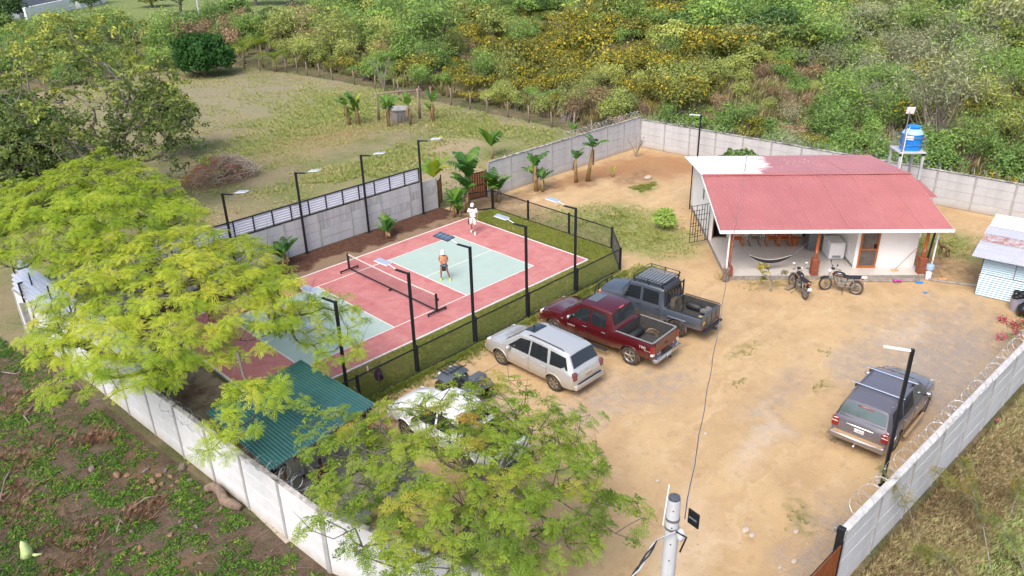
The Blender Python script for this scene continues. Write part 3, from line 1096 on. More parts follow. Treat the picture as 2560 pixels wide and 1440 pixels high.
# screen door
scr = mat('door_screen', (0.085, 0.06, 0.05), 0.35, var=(0.13, 0.12, 0.125), vscale=3)
dr = MB()
DX0, DX1, DZ1 = 6.42, 7.32, SZ + 2.16
dr.rbox(DX0, DX0 + .09, .80, .85, SZ, DZ1, .01)
dr.rbox(DX1 - .09, DX1, .80, .85, SZ, DZ1, .01)
dr.rbox(DX0 + .09, DX1 - .09, .80, .85, DZ1 - .09, DZ1, .01)
dr.rbox(DX0 + .09, DX1 - .09, .80, .85, SZ, SZ + .12, .01)
dr.rbox(DX0 + .09, DX1 - .09, .805, .845, SZ + 0.92, SZ + 1.0, .008)
dr.rbox(DX1 - .30, DX1 - .26, .805, .845, SZ + 1.0, SZ + 1.3, .006)
dr.rbox(DX1 - .26, DX1 - .09, .805, .845, SZ + 1.26, SZ + 1.3, .006)
door = dr.build('door', mat('door_wood', (0.42, 0.13, 0.02), 0.4, var=(0.34, 0.1, 0.018), vscale=5, streak=(3, 3, .5)), H)
MB().box(DX0 + .09, DX1 - .09, .825, .830, SZ + .12, SZ + .92).build('screen', scr, door)
MB().box(DX0 + .09, DX1 - .30, .825, .830, SZ + 1.0, DZ1 - .09).build('screen', scr, door)
MB().box(DX1 - .30, DX1 - .09, .825, .830, SZ + 1.30, DZ1 - .09).build('screen', scr, door)
MB().box(DX1 - .26, DX1 - .09, .835, .84, SZ + 1.0, SZ + 1.26).build('lock_plate', DARKI, door)
# left door frame on the back wall
MB().box(.22, .27, 4.80, 4.85, SZ, 2.3).build('door_frame', WOODR, H)
# side window and porch windows
MB().box(-.02, -.005, 6.6, 6.95, 1.75, 2.3).build('window', mat('window_dark', (0.03, 0.035, 0.045), 0.15), H, label='small dark window high on the white side wall')
MB().box(6.215, 6.24, 2.1, 2.55, 1.75, 2.4).build('window', mat('window_grey', (0.12, 0.13, 0.14), 0.2), H, label='grey meter box on the porch side wall')
grl = MB()
for k in range(6):
    x = 4.0 + 0.14 * k
    grl.box(x, x + .025, 4.79, 4.82, .95, 2.25)
for k in range(6):
    z = 1.0 + .24 * k
    grl.box(3.98, 4.74, 4.775, 4.79, z, z + .025)
grl.build('window_grille', BLACKM, H)
# barred gate leaf swung open beside the porch
gl = MB()
gx, gy = -0.08, 4.5
GU = Vector((-0.95, -0.42, 0)).normalized()
GLW, GH = 1.15, 2.05
MG = Matrix.Translation((gx, gy, SZ + .02)) @ Matrix.Rotation(math.atan2(GU.y, GU.x), 4, 'Z')
for x in (0, .16, .32, .48, .64, .80, .96, 1.12):
    gl.box(x, x + .024, -.012, .012, 0 if x in (0, 1.12) else rnd.choice((0, 0, .4)), GH if x in (0, 1.12) else rnd.choice((GH, GH, GH - .3)), MG)
for z, x0, x1 in ((0, 0, 1.14), (GH - .02, 0, 1.14), (.3, .32, 1.12), (.6, 0, .8), (.9, .48, 1.12), (1.2, .16, .64), (1.5, .0, .96), (1.75, .32, 1.12), (0.45, .64, 1.12), (1.05, .8, 1.12)):
    gl.box(x0, x1, -.010, .010, z, z + .024, MG)
gl.build('barred_gate', BLACKM, H)


# roofs: real corrugation
def roof(x0, x1, y0, z0, y1, z1, m, name='roof', pitch=0.12, amp=0.018, parent=None, th=True):
    n = int((x1 - x0) / pitch) * 4
    P = []
    for j in range(2):
        P.append([])
    for i in range(n + 1):
        x = x0 + (x1 - x0) * i / n
        dz = amp * math.cos(2 * PI * i / 4)
        P[0].append((x, y0, z0 + dz))
        P[1].append((x, y1, z1 + dz))
    return MB().grid(P).build(name, m, parent, smooth='all')


def roof_sheets(x0, x1, y0, z0, y1, z1, m, parent, w=0.84, name='roof_sheet', lift=0.006):
    k = 0
    x = x0
    while x < x1 - 0.05:
        xe = min(x + w, x1)
        roof(x, xe, y0 - 0.012 * (k % 3), z0 + lift * (k % 2), y1, z1 + lift * (k % 2), m(x) if callable(m) else m, name, parent=parent)
        x += w
        k += 1


RX0, RX1 = -0.56, 10.05
roof_sheets(RX0, RX1, -0.27, 2.66, 4.97, 3.69, lambda x: ROOFS[int(x * 7.3) % 3], H)
roof_sheets(RX0, RX1, 4.90, 3.655, 10.45, 3.07, ROOFB, H)
rg = MB()
rg.grid([[(RX0, 4.80, 3.71), (RX1, 4.80, 3.71)], [(RX0, 4.95, 3.745), (RX1, 4.95, 3.745)], [(RX0, 5.12, 3.695), (RX1, 5.12, 3.695)]])
rg.build('ridge_cap', ROOFR, H)
MB().rbox(RX0 - .02, RX1 + .05, -.33, -.285, 2.52, 2.68, .006).build('fascia', TRIMW, H)
M = Matrix.Translation((0, 0, 0))
for x, nm in ((RX0 - .035, 'fascia'), (RX1 + .01, 'fascia')):
    MB().add([(x, -.285, 2.52), (x + .03, -.285, 2.52), (x + .03, 4.95, 3.54), (x, 4.95, 3.54), (x, -.285, 2.64), (x + .03, -.285, 2.64), (x + .03, 4.95, 3.66), (x, 4.95, 3.66)],
             [(0, 3, 2, 1), (4, 5, 6, 7), (0, 1, 5, 4), (1, 2, 6, 5), (2, 3, 7, 6), (3, 0, 4, 7)]).build(nm, TRIMW, H)
MB().box(.16, 9.0, .12, 4.85, 2.5, 2.515).build('porch_ceiling', TRIMW, H)
# lean-to at the right end
roof(9.2, 11.7, 5.0, 2.35, 7.3, 2.55, ROOFR, 'lean_to_roof', parent=H)
MB().box(9.16, 11.4, 5.2, 7.1, 0, 2.3).build('lean_to_wall', WALLW, H)


# posts
def porch_post(x, y, ly, baseh=0.85):
    b = MB()
    for k in range(int(baseh / .075)):
        o = (k % 2) * .01
        z = SZ + k * .075 if y > -0.05 else k * .075
        b.rbox(x - .17 + o, x + .17 - o, y - .17, y - .004, z + .004, z + .07, .008)
        b.rbox(x - .17, x + .17 - o, y + .004, y + .17, z + .004, z + .07, .008)
    bb = b.build('brick_base', BRICK, H)
    z0 = SZ + baseh
    wp = MB()
    wp.lathe([(.075, 0), (.075, .25), (.09, .27), (.06, .31), (.09, .35), (.06, .4), (.09, .44), (.08, .48), (.075, .5), (.075, 2.5 - z0)], 8, (x, y, z0))
    wp.build('wooden_post', WOODR, H, smooth=True)


porch_post(.1, .08, 0, .45)
porch_post(4.15, .12, 0)
porch_post(9.2, .2, 0)
MB().path([(-.06, -.08, .6), (-.06, -.08, 2.3), (-.06, -.15, 2.5)], .045, 8).build('downpipe', TRIMW, H, smooth=True)
MB().path([(9.36, .1, .9), (9.42, .05, 2.5)], .05, 8).build('downpipe', BLACKM, H, smooth=True, label='black rain pipe at the right porch corner')
MB().path([(9.75, .35, .2), (9.75, .35, 2.5)], .04, 8).build('downpipe', TRIMW, H, smooth=True)
MB().path([(-.12, 9.9, 0.0), (-.12, 9.9, 2.9)], .035, 6).build('downpipe', BLACKM, H)
# stone bollard under the left post
sb = MB()
for k in range(9):
    for q in range(5):
        a = q * 1.257 + k * .6
        sb.ball((-0.06 + .1 * math.cos(a), -.12 + .1 * math.sin(a), .05 + k * .075), (.085, .08, .055), 6, 4)
sb.build('rubble_pier', mat('rubble_pier', (0.16, 0.10, 0.07), 0.95, var=(0.28, 0.21, 0.16), vscale=7, bump=.5), H)


def HW(x, y, z=0.0):
    return HO + Vector((x * math.cos(HA) - y * math.sin(HA), x * math.sin(HA) + y * math.cos(HA), z))


# ------------------------------------------------------------------ tin shed on the right
T1, T2 = Vector((17.95, -20.2, 0)), Vector((18.3, -23.1, 0))
d = T2 - T1
SH = thing('tin_shed', 'small shed of pale blue corrugated metal with a rusty patched roof', 'shed', T1, math.atan2(d.y, d.x))
BLUEZ = mat('pale_blue_sheet', (0.40, 0.53, 0.62), 0.35, 0.25)
BLUED = mat('groove_shadow_blue', (0.30, 0.38, 0.46), 0.5, 0.3)
Lx, Ly = d.length, 4.6
sh1 = corr_sheet(Lx, 1.05, .10, .022)
o = sh1.build('corrugated_sheet', BLUEZ, SH, smooth='all')
o = corr_sheet(Lx * .43, .78, .10, .022).build('corrugated_sheet', BLUEZ, SH, smooth='all')
o.location = (.02, 0, 1.07)
o = corr_sheet(Lx * .55, .78, .10, .022).build('corrugated_sheet', BLUEZ, SH, smooth='all')
o.location = (Lx * .45, 0.015, 1.07)
o = corr_sheet(Ly, 1.85, .075, .012).build('corrugated_sheet', STEELG, SH, smooth='all')
o.rotation_euler = (0, 0, R(90))
for x in (0.0, Lx * .44, Lx):
    MB().rbox(x - .03, x + .03, .03, .09, 0, 2.0, .006).build('stud', WOODD, SH)
MB().box(-.02, 0.3, .02, .05, 1.2, 1.95).build('board', mat('rusty_tin', (0.12, 0.07, 0.05), 0.9, var=(0.05, 0.035, 0.03), vscale=4), SH)
rp = mat('patched_roof', (0.58, 0.57, 0.60), 0.45, 0.15, var=(0.47, 0.47, 0.52), vscale=2, streak=(.5, 2, 1))
rr = mat('rusted_sheet', (0.56, 0.55, 0.57), 0.6, 0.1, var=(0.36, 0.12, 0.08), vscale=5, vdetail=9)
for k, (y0, y1, z0, z1) in enumerate(((-.45, 1.5, 1.98, 2.12), (1.35, 2.3, 2.13, 2.17), (2.2, 3.3, 2.185, 2.24), (3.2, 4.9, 2.26, 2.34))):
    roof(-.45 + .05 * (k % 2), Lx + .5, y0, z0, y1, z1, [rp, rr, rp, ROOFW][k], 'roof_sheet', .1, .010, SH)

# ------------------------------------------------------------------ green shelter
GREENR = mat('green_roof', (0.028, 0.095, 0.092), 0.35, 0.1, var=(0.035, 0.11, 0.11), vscale=1.5, streak=(.6, 3, 1), spec=0.4)
c = [Vector((-8.28, -10.45, 2.5)), Vector((-12.15, -10.85, 2.42)), Vector((-12.2, -7.1, 2.62)), Vector((-8.6, -6.65, 2.7))]
S = thing('shelter', 'open shelter with a green corrugated roof beside the court', 'shelter', (-10.3, -8.8, 0))
so = Vector((-10.3, -8.8, 0))
n = 34 * 4
k = 0
for sidx in range(4):
    P = [[], []]
    for i in range(sidx * n // 4, (sidx + 1) * n // 4 + 2):
        t_ = i / n
        dz = .02 * math.cos(2 * PI * i / 4) + (.004 if sidx % 2 else 0)
        P[0].append(c[0].lerp(c[1], t_) - so + Vector((0, 0, dz)))
        P[1].append(c[3].lerp(c[2], t_) - so + Vector((0, 0, dz)))
    MB().grid(P).build('roof_sheet', GREENR, S, smooth='all')
for a, b in (((-8.5, -10.2, 2.36), (-12.0, -10.6, 2.28)), ((-8.8, -7.0, 2.55), (-12.0, -7.4, 2.48)), ((-8.5, -10.2, 2.36), (-8.8, -7.0, 2.55)), ((-12.0, -10.6, 2.28), (-12, -7.4, 2.48)), ((-10.2, -10.4, 2.32), (-10.4, -7.2, 2.52))):
    a, b = Vector(a) - so, Vector(b) - so
    dd = b - a
    M = Matrix.Translation(a) @ dd.to_track_quat('X', 'Z').to_matrix().to_4x4()
    MB().rbox(0, dd.length, -.04, .04, -.10, .04, .006, M).build('beam', STEELG if a.y < -1 and b.y < -1 else BLACKM, S)
for p in ((-8.55, -10.15), (-12.0, -10.55), (-8.85, -7.05), (-12.0, -7.4)):
    MB().rbox(p[0] - .05 - so.x, p[0] + .05 - so.x, p[1] - .05 - so.y, p[1] + .05 - so.y, 0, 2.36, .008).build('post', BLACKM, S)
PAV = mat('sandstone_slab', (0.42, 0.37, 0.30), 0.9, var=(0.33, 0.29, 0.235), vscale=2.5, bump=.3)
pv = thing('paved_floor', 'pale sandstone slab floor under and beside the green shelter', 'paving', (-12.3, -11.2, 0))
pv['kind'] = 'structure'
y = 0
while y < 4.3:
    x = -rnd.uniform(0, .5)
    hh = rnd.choice((.55, .7, .6))
    while x < 4.6:
        w_ = rnd.uniform(.6, 1.0)
        x0, x1 = max(0, x), min(4.7, x + w_)
        if x1 - x0 > .15:
            MB().rbox(x0 + .012, x1 - .012, y + .012, y + hh - .012, 0, .05 + rnd.uniform(-.006, .006), .01).build('paving_slab', PAV, pv)
        x += w_
    y += hh
GREYP = mat('grey_plastic', (0.20, 0.195, 0.20), 0.5, var=(0.17, 0.165, 0.165), vscale=2)


def curved_bench(label, x, y, rz, w_=1.9):
    t = thing('curved_bench', label, 'bench', (x, y, .04), rz)
    P = []
    for i in range(13):
        s = i / 12
        row = []
        for (a, b) in ((-.30, .40), (-.05, .42), (.12, .40), (.25, .55), (.32, .85), (.36, .88), (.33, .5), (.30, .02)):
            row.append((w_ * (s - .5), a - .25 * math.sin(s * PI), b * (1 - .25 * (2 * s - 1) ** 4)))
        P.append(row)
    MB().grid(P).build('backrest', GREYP, t, smooth=True)
    for sx in (-1, 1):
        MB().rbox(sx * w_ * .38 - .05, sx * w_ * .38 + .05, -.32, .22, 0, .36, .02).build('leg', GREYP, t)
    return t


curved_bench('smooth grey curved bench with a hollow at the far end of the mesh fence', -8.75, -11.95, R(8), 2.0)
curved_bench('smooth grey curved bench half hidden behind the mesh fence by the wall', -10.75, -12.05, R(4), 1.5)

# ------------------------------------------------------------------ utility pole and cables
POLEM = mat('spun_concrete', (0.46, 0.47, 0.49), 0.8, var=(0.36, 0.37, 0.39), vscale=4, streak=(2, 2, .4), bump=.1)
top = G(1686, 1246, 9.0)
U = thing('utility_pole', 'pale round concrete utility pole with a dark cap and steel bands', 'utility pole', (top.x, top.y, 0))
pr = [(.165, 0), (.092, 8.98), (.08, 9.0)]
MB().lathe(pr, 24).build('shaft', POLEM, U, smooth=True)
MB().lathe([(.084, 9.0), (.08, 9.03), (.0, 9.04)], 20, cap=False).build('cap', mat('tar_cap', (0.05, 0.06, 0.08), .9, var=(.1, .11, .13), vscale=30), U)
for z in (8.50, 8.66):
    MB().lathe([(.099, z - .02), (.103, z - .02), (.103, z + .02), (.099, z + .02)], 24, cap=False).build('band', STEELG, U)
for k in range(12):
    z = 8.85 - .3 * k
    a = math.atan2(CLOC.y - top.y, CLOC.x - top.x)
    r_ = .090 + (9 - z) * .0084
    MB().ball((r_ * math.cos(a), r_ * math.sin(a), z), .012, 6, 4).build('bolt_hole', BLACKM, U)
ca = math.atan2(CLOC.y - top.y, CLOC.x - top.x)
rt = Vector((-math.sin(ca), math.cos(ca), 0))
ov = Vector((math.cos(ca), math.sin(ca), 0))
MB().tube(-rt * .125 + Vector((0, 0, 8.5)), -rt * .085 + Vector((0, 0, 9.22)), .011, .011, 6).build('antenna', TRIMW, U)
M = Matrix.Translation(rt * .22 + Vector((0, 0, 8.58)) - ov * .05) @ Matrix.Rotation(ca + R(-40), 4, 'Z')
bx = MB().rbox(-.12, -.09, -.10, .10, -.13, .13, .01, M).build('flat_antenna', BLACKM, U)
MB().rbox(-.089, -.08, -.07, .07, -.015, .015, .004, M).build('bracket', STEELG, bx)
bag = MB().ball(tuple(rt * .13 + Vector((0, 0, 8.40)) + ov * .04), (.06, .06, .11), 9, 7).build('plastic_bag_wrap', mat('clear_bag', (.62, .68, .75), .3), U, smooth='all')
CABM = mat('cable_black', (0.02, 0.022, 0.03), .5)
CABG = mat('cable_grey', (0.42, 0.43, 0.45), .5)


def cable(name, label, ps, r, m, n=5):
    o = MB().path(ps, r, n).build(name, m)
    return tag(o, label, 'cable')


def sag(a, b, s, n=24):
    a, b = Vector(a), Vector(b)
    return [a.lerp(b, i / n) - Vector((0, 0, s * 4 * (i / n) * (1 - i / n))) for i in range(n + 1)]


pt = top + rt * .16 + Vector((0, 0, -.35))
mast = HW(1.9, 6.0, 3.6)
cable('service_cable', 'twisted grey cable running from the utility pole to the house roof', sag(pt, mast + Vector((0, 0, .75)), .55), .008, CABG)
cable('service_cable', 'thin black cable spiralling along the grey house cable', [p + Vector((.012 * math.cos(i * 1.7), .012 * math.sin(i * 1.7), .01)) for i, p in enumerate(sag(pt, mast + Vector((0, 0, .75)), .55, 60))], .006, CABM)
far = G(1480, 1560, 7.2)
for k, mm in enumerate((CABM, CABG, CABM)):
    ps = [pt + Vector((0, 0, -.55)) - rt * .02 + ov * .05, pt + Vector((0, 0, -.22)) + rt * .05 + ov * .1, pt + Vector((0, 0, -.1)) - rt * .1 + ov * .15, pt + Vector((0, 0, -.28)) - rt * .35 + ov * .18]
    base = ps[-1]
    for i in range(1, 15):
        q = base.lerp(far, i / 14)
        q.z -= .12 * math.sin(PI * i / 14)
        ps.append(q + rt * .025 * math.cos(i * 1.1 + k * 2.1) + Vector((0, 0, .025 * math.sin(i * 1.1 + k * 2.1))))
    cable('drop_cable', ['thick black cable looping off the utility pole to the lower left', 'pale cable wound into the bundle at the utility pole', 'second black strand in the bundle at the utility pole'][k], ps, .013, mm, 6)
t = thing('roof_mast', 'thin grey service mast on the white painted part of the roof', 'mast', mast)
MB().tube((0, 0, -.05), (0, 0, .8), .018, .018, 6).build('pipe', STEELG, t)
MB().path([(-.14, 0, .72), (.14, 0, .72)], .012, 5).build('crossbar', STEELG, t)
MB().ball((0, 0, .82), .03, 6, 4).build('insulator', TRIMW, t)

# ------------------------------------------------------------------ water tank on its stand
wt = thing('tank_stand', 'grey steel stand with railing behind the right end of the house', 'stand', HW(11.5, 8.9), HA)
SQ = .62
tz = 3.75
for sx in (-1, 1):
    for sy in (-1, 1):
        x, y = sx * SQ, sy * SQ
        MB().rbox(x - .065, x + .065, y - .065, y + .065, 0, tz, .01).build('leg', POLEM, wt)
        MB().rbox(x - .018, x + .018, y - .018, y + .018, tz + .1, tz + .85, .004).build('railing_post', STEELG, wt)
MB().rbox(-SQ - .1, SQ + .1, -SQ - .1, SQ + .1, tz, tz + .09, .01).build('platform', mat('pale_steel', (.55, .56, .57), .5, .2), wt)
for z in (tz + .83, tz + .45):
    for s in (-1, 1):
        MB().box(-SQ + .018, SQ - .018, s * SQ - .014, s * SQ + .014, z, z + .03).build('rail', STEELG, wt)
        MB().box(s * SQ - .0135, s * SQ + .0135, -SQ + .018, SQ - .018, z, z + .03).build('rail', STEELG, wt)
for x, y in ((-SQ, -SQ), (SQ, -SQ)):
    MB().rbox(x - .075, x + .075, y - .075, y + .075, tz - .14, tz - .01, .01).build('strap', BLACKM, wt)
tk = thing('water_tank', 'bright blue plastic water tank with a white label standing on the grey stand', 'water tank', HW(11.6, 8.9, tz + .09), HA)
BLUE = mat('tank_blue', (0.01, 0.22, 0.72), 0.35, var=(0.015, 0.25, 0.76), vscale=2)
BLUEL = mat('tank_blue_pale', (0.33, 0.50, 0.80), 0.4)  # paler blue than the tank body, for its shoulder and the bucket
MB().lathe([(.53, 0), (.56, .05), (.545, .2), (.56, .24), (.545, .4), (.56, .44), (.545, .6), (.56, .64), (.555, .86), (.57, .9)], 32).build('body', BLUE, tk, smooth=True)
MB().lathe([(.56, .902), (.53, .96), (.36, 1.14), (.33, 1.16)], 32, cap=False).build('shoulder', BLUEL, tk, smooth=True)
MB().lathe([(.33, 1.16), (.31, 1.165), (.31, 1.24), (.345, 1.25), (.345, 1.29), (.33, 1.3), (.1, 1.32)], 28).build('lid', BLUE, tk, smooth=True)
P = []
for j in range(7):
    a = -2.55 + j * .12
    P.append([(.567 * math.cos(a), .567 * math.sin(a), .62), (.567 * math.cos(a), .567 * math.sin(a), .84)])
MB().grid(P).build('sticker', TRIMW, tk)
an = thing('dish_antenna', 'small white square antenna on a steel mast beside the blue tank', 'antenna', HW(10.88, 8.28, tz))
MB().tube((0, 0, -1.2), (.12, .0, 2.35), .035, .03, 8).build('mast', STEELG, an)
MB().rbox(-.07, -.02, -.21, .21, -.21, .21, .03, Matrix.Translation((.08, -.06, 2.35)) @ Matrix.Rotation(R(212), 4, 'Z') @ Matrix.Rotation(R(20), 4, 'Y')).build('panel', TRIMW, an)
pp = MB().path([HW(10.95, 8.2, 1.0), HW(10.95, 8.2, tz + 1.15), HW(11.3, 8.7, tz + 1.35)], .022, 6).build('white_pipe', TRIMW)
tag(pp, 'white plastic pipe climbing the stand into the blue tank', 'pipe')
# ------------------------------------------------------------------ vehicles
GLASS = mat('car_glass', (0.018, 0.022, 0.025), 0.06, 0.0, spec=0.8)
GLASSW = mat('windscreen_glass', (0.09, 0.12, 0.12), 0.05, spec=0.8)
TYRE = mat('tyre_rubber', (0.030, 0.028, 0.026), 0.9, var=(0.10, 0.075, 0.05), vscale=6)
RIM = mat('alloy_rim', (0.42, 0.40, 0.37), 0.4, 0.7, var=(0.28, 0.23, 0.17), vscale=9)
RIMD = mat('dusty_rim', (0.32, 0.26, 0.18), 0.6, 0.4, var=(0.2, .15, .1), vscale=9)
BLKPL = mat('black_plastic', (0.022, 0.023, 0.025), 0.55)
CHROME = mat('chrome', (0.65, 0.66, 0.68), 0.15, 0.95)
REDL = mat('tail_lamp_red', (0.24, 0.008, 0.01), 0.15, coat=0.5)
CLRL = mat('lamp_clear', (0.62, 0.60, 0.58), 0.12, coat=0.5)
AMBL = mat('lamp_amber', (0.62, 0.20, 0.06), 0.2, coat=0.5)
PLATE = mat('number_plate', (0.70, 0.72, 0.74), 0.4)
INKM = mat('plate_ink', (0.02, 0.04, 0.12), 0.6)
BEDL = mat('bed_liner', (0.035, 0.037, 0.04), 0.75, var=(0.06, 0.055, 0.05), vscale=8, bump=.2)


class Car:
    def __init__(s, name, label, cat, loc, rz, st, paint, wheels, wr, half, wheelw=0.26, rim=None, bed=None, arch=None, spokes=5):
        """st: stations rear->front of (x, zb, w, zbelt, wt, ztop, crown)"""
        s.t = thing(name, label, cat, loc, rz)
        s.st = st
        s.paint = paint
        s.half = half
        rows = [s.section(x[0]) for x in st]
        V = []
        F = []
        for r in rows:
            full = [(p[0], p[1], p[2]) for p in r] + [(p[0], -p[1], p[2]) for p in r[-2:0:-1]]
            V += full
        n = len(full)
        for i in range(len(rows) - 1):
            for k in range(n):
                k2 = (k + 1) % n
                F.append((i * n + k, (i + 1) * n + k, (i + 1) * n + k2, i * n + k2))
        F.append(tuple(range(n)))
        F.append(tuple(range((len(rows) - 1) * n, len(rows) * n))[::-1])
        mb = MB()
        mb.add(V, F)
        body = mb.build('body', [paint, BLKPL, BEDL], s.t)
        bm = bmesh.new()
        bm.from_mesh(body.data)
        bmesh.ops.recalc_face_normals(bm, faces=bm.faces[:])
        bm.to_mesh(body.data)
        bm.free()
        ar = arch or wr * 1.17
        cut = MB()
        cut.cm = 1
        for wx in wheels:
            for sg in (1, -1):
                M = Matrix.Translation((wx, sg * (half - .12), wr)) @ Matrix.Rotation(R(90), 4, 'X')
                cut.lathe([(ar, -.2), (ar, .2)], 24, M=M)
        cuts = [cut]
        if bed:
            x0, x1, hw, z0 = bed
            c2 = MB()
            c2.cm = 2
            cuts = [c2.box(x0, x1, -hw, hw, z0, 2.5), cut]
        cs_ = []
        for q in cuts:
            c = q.build('cutter', [paint, BLKPL, BEDL], s.t)
            cs_.append(c)
            bm = bmesh.new()
            bm.from_mesh(c.data)
            bmesh.ops.recalc_face_normals(bm, faces=bm.faces[:])
            bm.to_mesh(c.data)
            bm.free()
            md = body.modifiers.new('cut', 'BOOLEAN')
            md.operation = 'DIFFERENCE'
            md.solver = 'EXACT'
            md.object = c
        bpy.context.view_layer.update()
        dg = bpy.context.evaluated_depsgraph_get()
        me = bpy.data.meshes.new_from_object(body.evaluated_get(dg))
        body.modifiers.clear()
        body.data = me
        me.shade_smooth()
        me.set_sharp_from_angle(angle=R(32))
        for c in cs_:
            bpy.data.objects.remove(c)
        s.body = body
        tm = s.tyre_mesh(wr, wheelw)
        rm = s.rim_mesh(wr, wheelw, spokes, rim or RIM)
        for wx in wheels:
            for sg in (1, -1):
                wo = inst('wheel', tm, (wx, sg * (half - wheelw / 2 - .01), wr), s.t, rot=(R(90) * sg, 0, 0))
                inst('rim', rm, (0, 0, 0), wo, rot=(0, 0, rnd.uniform(0, 6)))
                # arch lip
                ps = [(wx + (ar + .01) * math.cos(a), s.side(wx + ar * math.cos(a), max(.35, wr + ar * math.sin(a))) * sg + .008 * sg, wr + (ar + .01) * math.sin(a)) for a in [PI * (k / 12 * 1.06 - .03) for k in range(13)]]
                MB().path(ps, .028, 6).build('wheel_arch', paint, s.t, smooth='all')

    @staticmethod
    def tyre_mesh(r, w):
        h = w / 2
        pr = [(r * .60, -h * .72), (r * .78, -h), (r * .94, -h * .92), (r, -h * .68), (r, h * .68), (r * .94, h * .92), (r * .78, h), (r * .60, h * .72)]
        o = MB().lathe(pr, 28, cap=True).build('tmp', TYRE, smooth=True)
        me = o.data
        bpy.data.objects.remove(o)
        return me

    @staticmethod
    def rim_mesh(r, w, n, m):
        # the outside is -Z of the wheel (after the +-90 turn)
        mb = MB()
        h = w / 2
        mb.lathe([(r * .63, -h * .80), (r * .60, -h * .84), (r * .55, -h * .70), (r * .54, -h * .25)], 28, cap=False)
        mb.lathe([(r * .16, -h * .70), (r * .13, -h * .78), (.001, -h * .78)], 14, cap=False)
        for k in range(n):
            a = 2 * PI * k / n
            for da in (-.1, .1):
                p0 = Vector((r * .12 * math.cos(a), r * .12 * math.sin(a), -h * .68))
                p1 = Vector((r * .57 * math.cos(a + da), r * .57 * math.sin(a + da), -h * .66))
                mb.tube(p0, p1, r * .055, r * .045, 5)
        mb.cm = 1
        mb.lathe([(r * .56, -h * .2), (.001, -h * .2)], 20, cap=False)
        o = mb.build('tmp', [m, BLKPL], smooth=True)
        me = o.data
        bpy.data.objects.remove(o)
        return me

    def par(s, x):
        st = s.st
        if x <= st[0][0]:
            return st[0][1:]
        for a, b in zip(st[:-1], st[1:]):
            if a[0] <= x <= b[0]:
                f = (x - a[0]) / (b[0] - a[0])
                return tuple(p + (q - p) * f for p, q in zip(a[1:], b[1:]))
        return st[-1][1:]

    def section(s, x):
        zb, w_, zl, wt, zt, cr = s.par(x)
        zm = zb + (zl - zb) * .45
        return [(x, 0, zb), (x, w_ * .82, zb), (x, w_ * .965, zb + .08), (x, w_, zm), (x, w_ * .99, zl - .10), (x, w_ * .95, zl), (x, wt, zt - .07), (x, wt - .07, zt - .012), (x, wt * .5, zt + cr * .7), (x, 0, zt + cr)]

    def side(s, x, z):
        r = s.section(x)
        for a, b in zip(r[1:-1], r[2:]):
            if a[2] <= z <= b[2] and b[2] > a[2]:
                return a[1] + (b[1] - a[1]) * (z - a[2]) / (b[2] - a[2])
        return r[3][1] if z < r[3][2] else r[6][1]

    def side_panel(s, name, pts, m, off=.012, parent=None, both=True, label=None, th=.01):
        """pts: outline (x,z) on the body side"""
        for sg in ((1, -1) if both else (1,)):
            o_ = [(x, sg * (s.side(x, z) + off), z) for x, z in pts]
            cx, cz = sum(p[0] for p in pts) / len(pts), sum(p[1] for p in pts) / len(pts)
            o_.append((cx, sg * (s.side(cx, cz) + off), cz))
            i_ = [(x, y - sg * (off + th), z) for x, y, z in o_[:-1]]
            n = len(pts)
            F = []
            for k in range(n):
                k2 = (k + 1) % n
                F.append((k, k2, n))
                F.append((k, n + 1 + k, n + 1 + k2, k2))
            MB().add(o_ + i_, F).build(name, m, parent or s.t, label=label)

    def door(s, x0, x1, z0, z1, hz=None, hx=None, hm=CHROME, cut=None):
        for sg in (1, -1):
            P = []
            nx, nz = 7, 7
            for i in range(nx + 1):
                x = x0 + (x1 - x0) * i / nx
                row = []
                for j in range(nz + 1):
                    z = z0 + (z1 - z0) * j / nz
                    e = .010 if 0 < i < nx and 0 < j < nz else (.002)
                    xx = x
                    if cut and z < z0 + (z1 - z0) * .6:
                        xx = cut(x, z, x0, x1)
                    row.append((xx, sg * (s.side(xx, z) + e), z))
                P.append(row)
            d = MB().grid(P).build('door', s.paint, s.t, smooth=True)
            if hx is not None:
                y = s.side(hx, hz) + .018
                M = Matrix.Translation((hx, sg * y, hz))
                MB().rbox(-.10, .10, -.012, .022, -.022, .022, .01, M).build('handle', hm, d)
            for xs in (x0, x1):
                sm = MB().path([(xs, sg * (s.side(xs, z0 + (z1 - z0) * q / 6) + .004), z0 + (z1 - z0) * q / 6) for q in range(7)], .007, 4, cap=False)
                sm.build('seam', BLKPL, d)

    def top_panel(s, name, q, m, off=.012):
        """panel over the top skin: q rows of (x, y) points; height from the section"""
        def zt(x, y):
            r = s.section(x)
            y = abs(y)
            for a, b in zip(r[6:-1], r[7:]):
                if b[1] <= y <= a[1]:
                    return b[2] + (a[2] - b[2]) * (y - b[1]) / max(a[1] - b[1], 1e-6)
            return r[6][2]
        P = [[(x, y, zt(x, y) + off) for x, y in row] for row in q]
        return MB().grid(P).build(name, m, s.t, smooth='all')

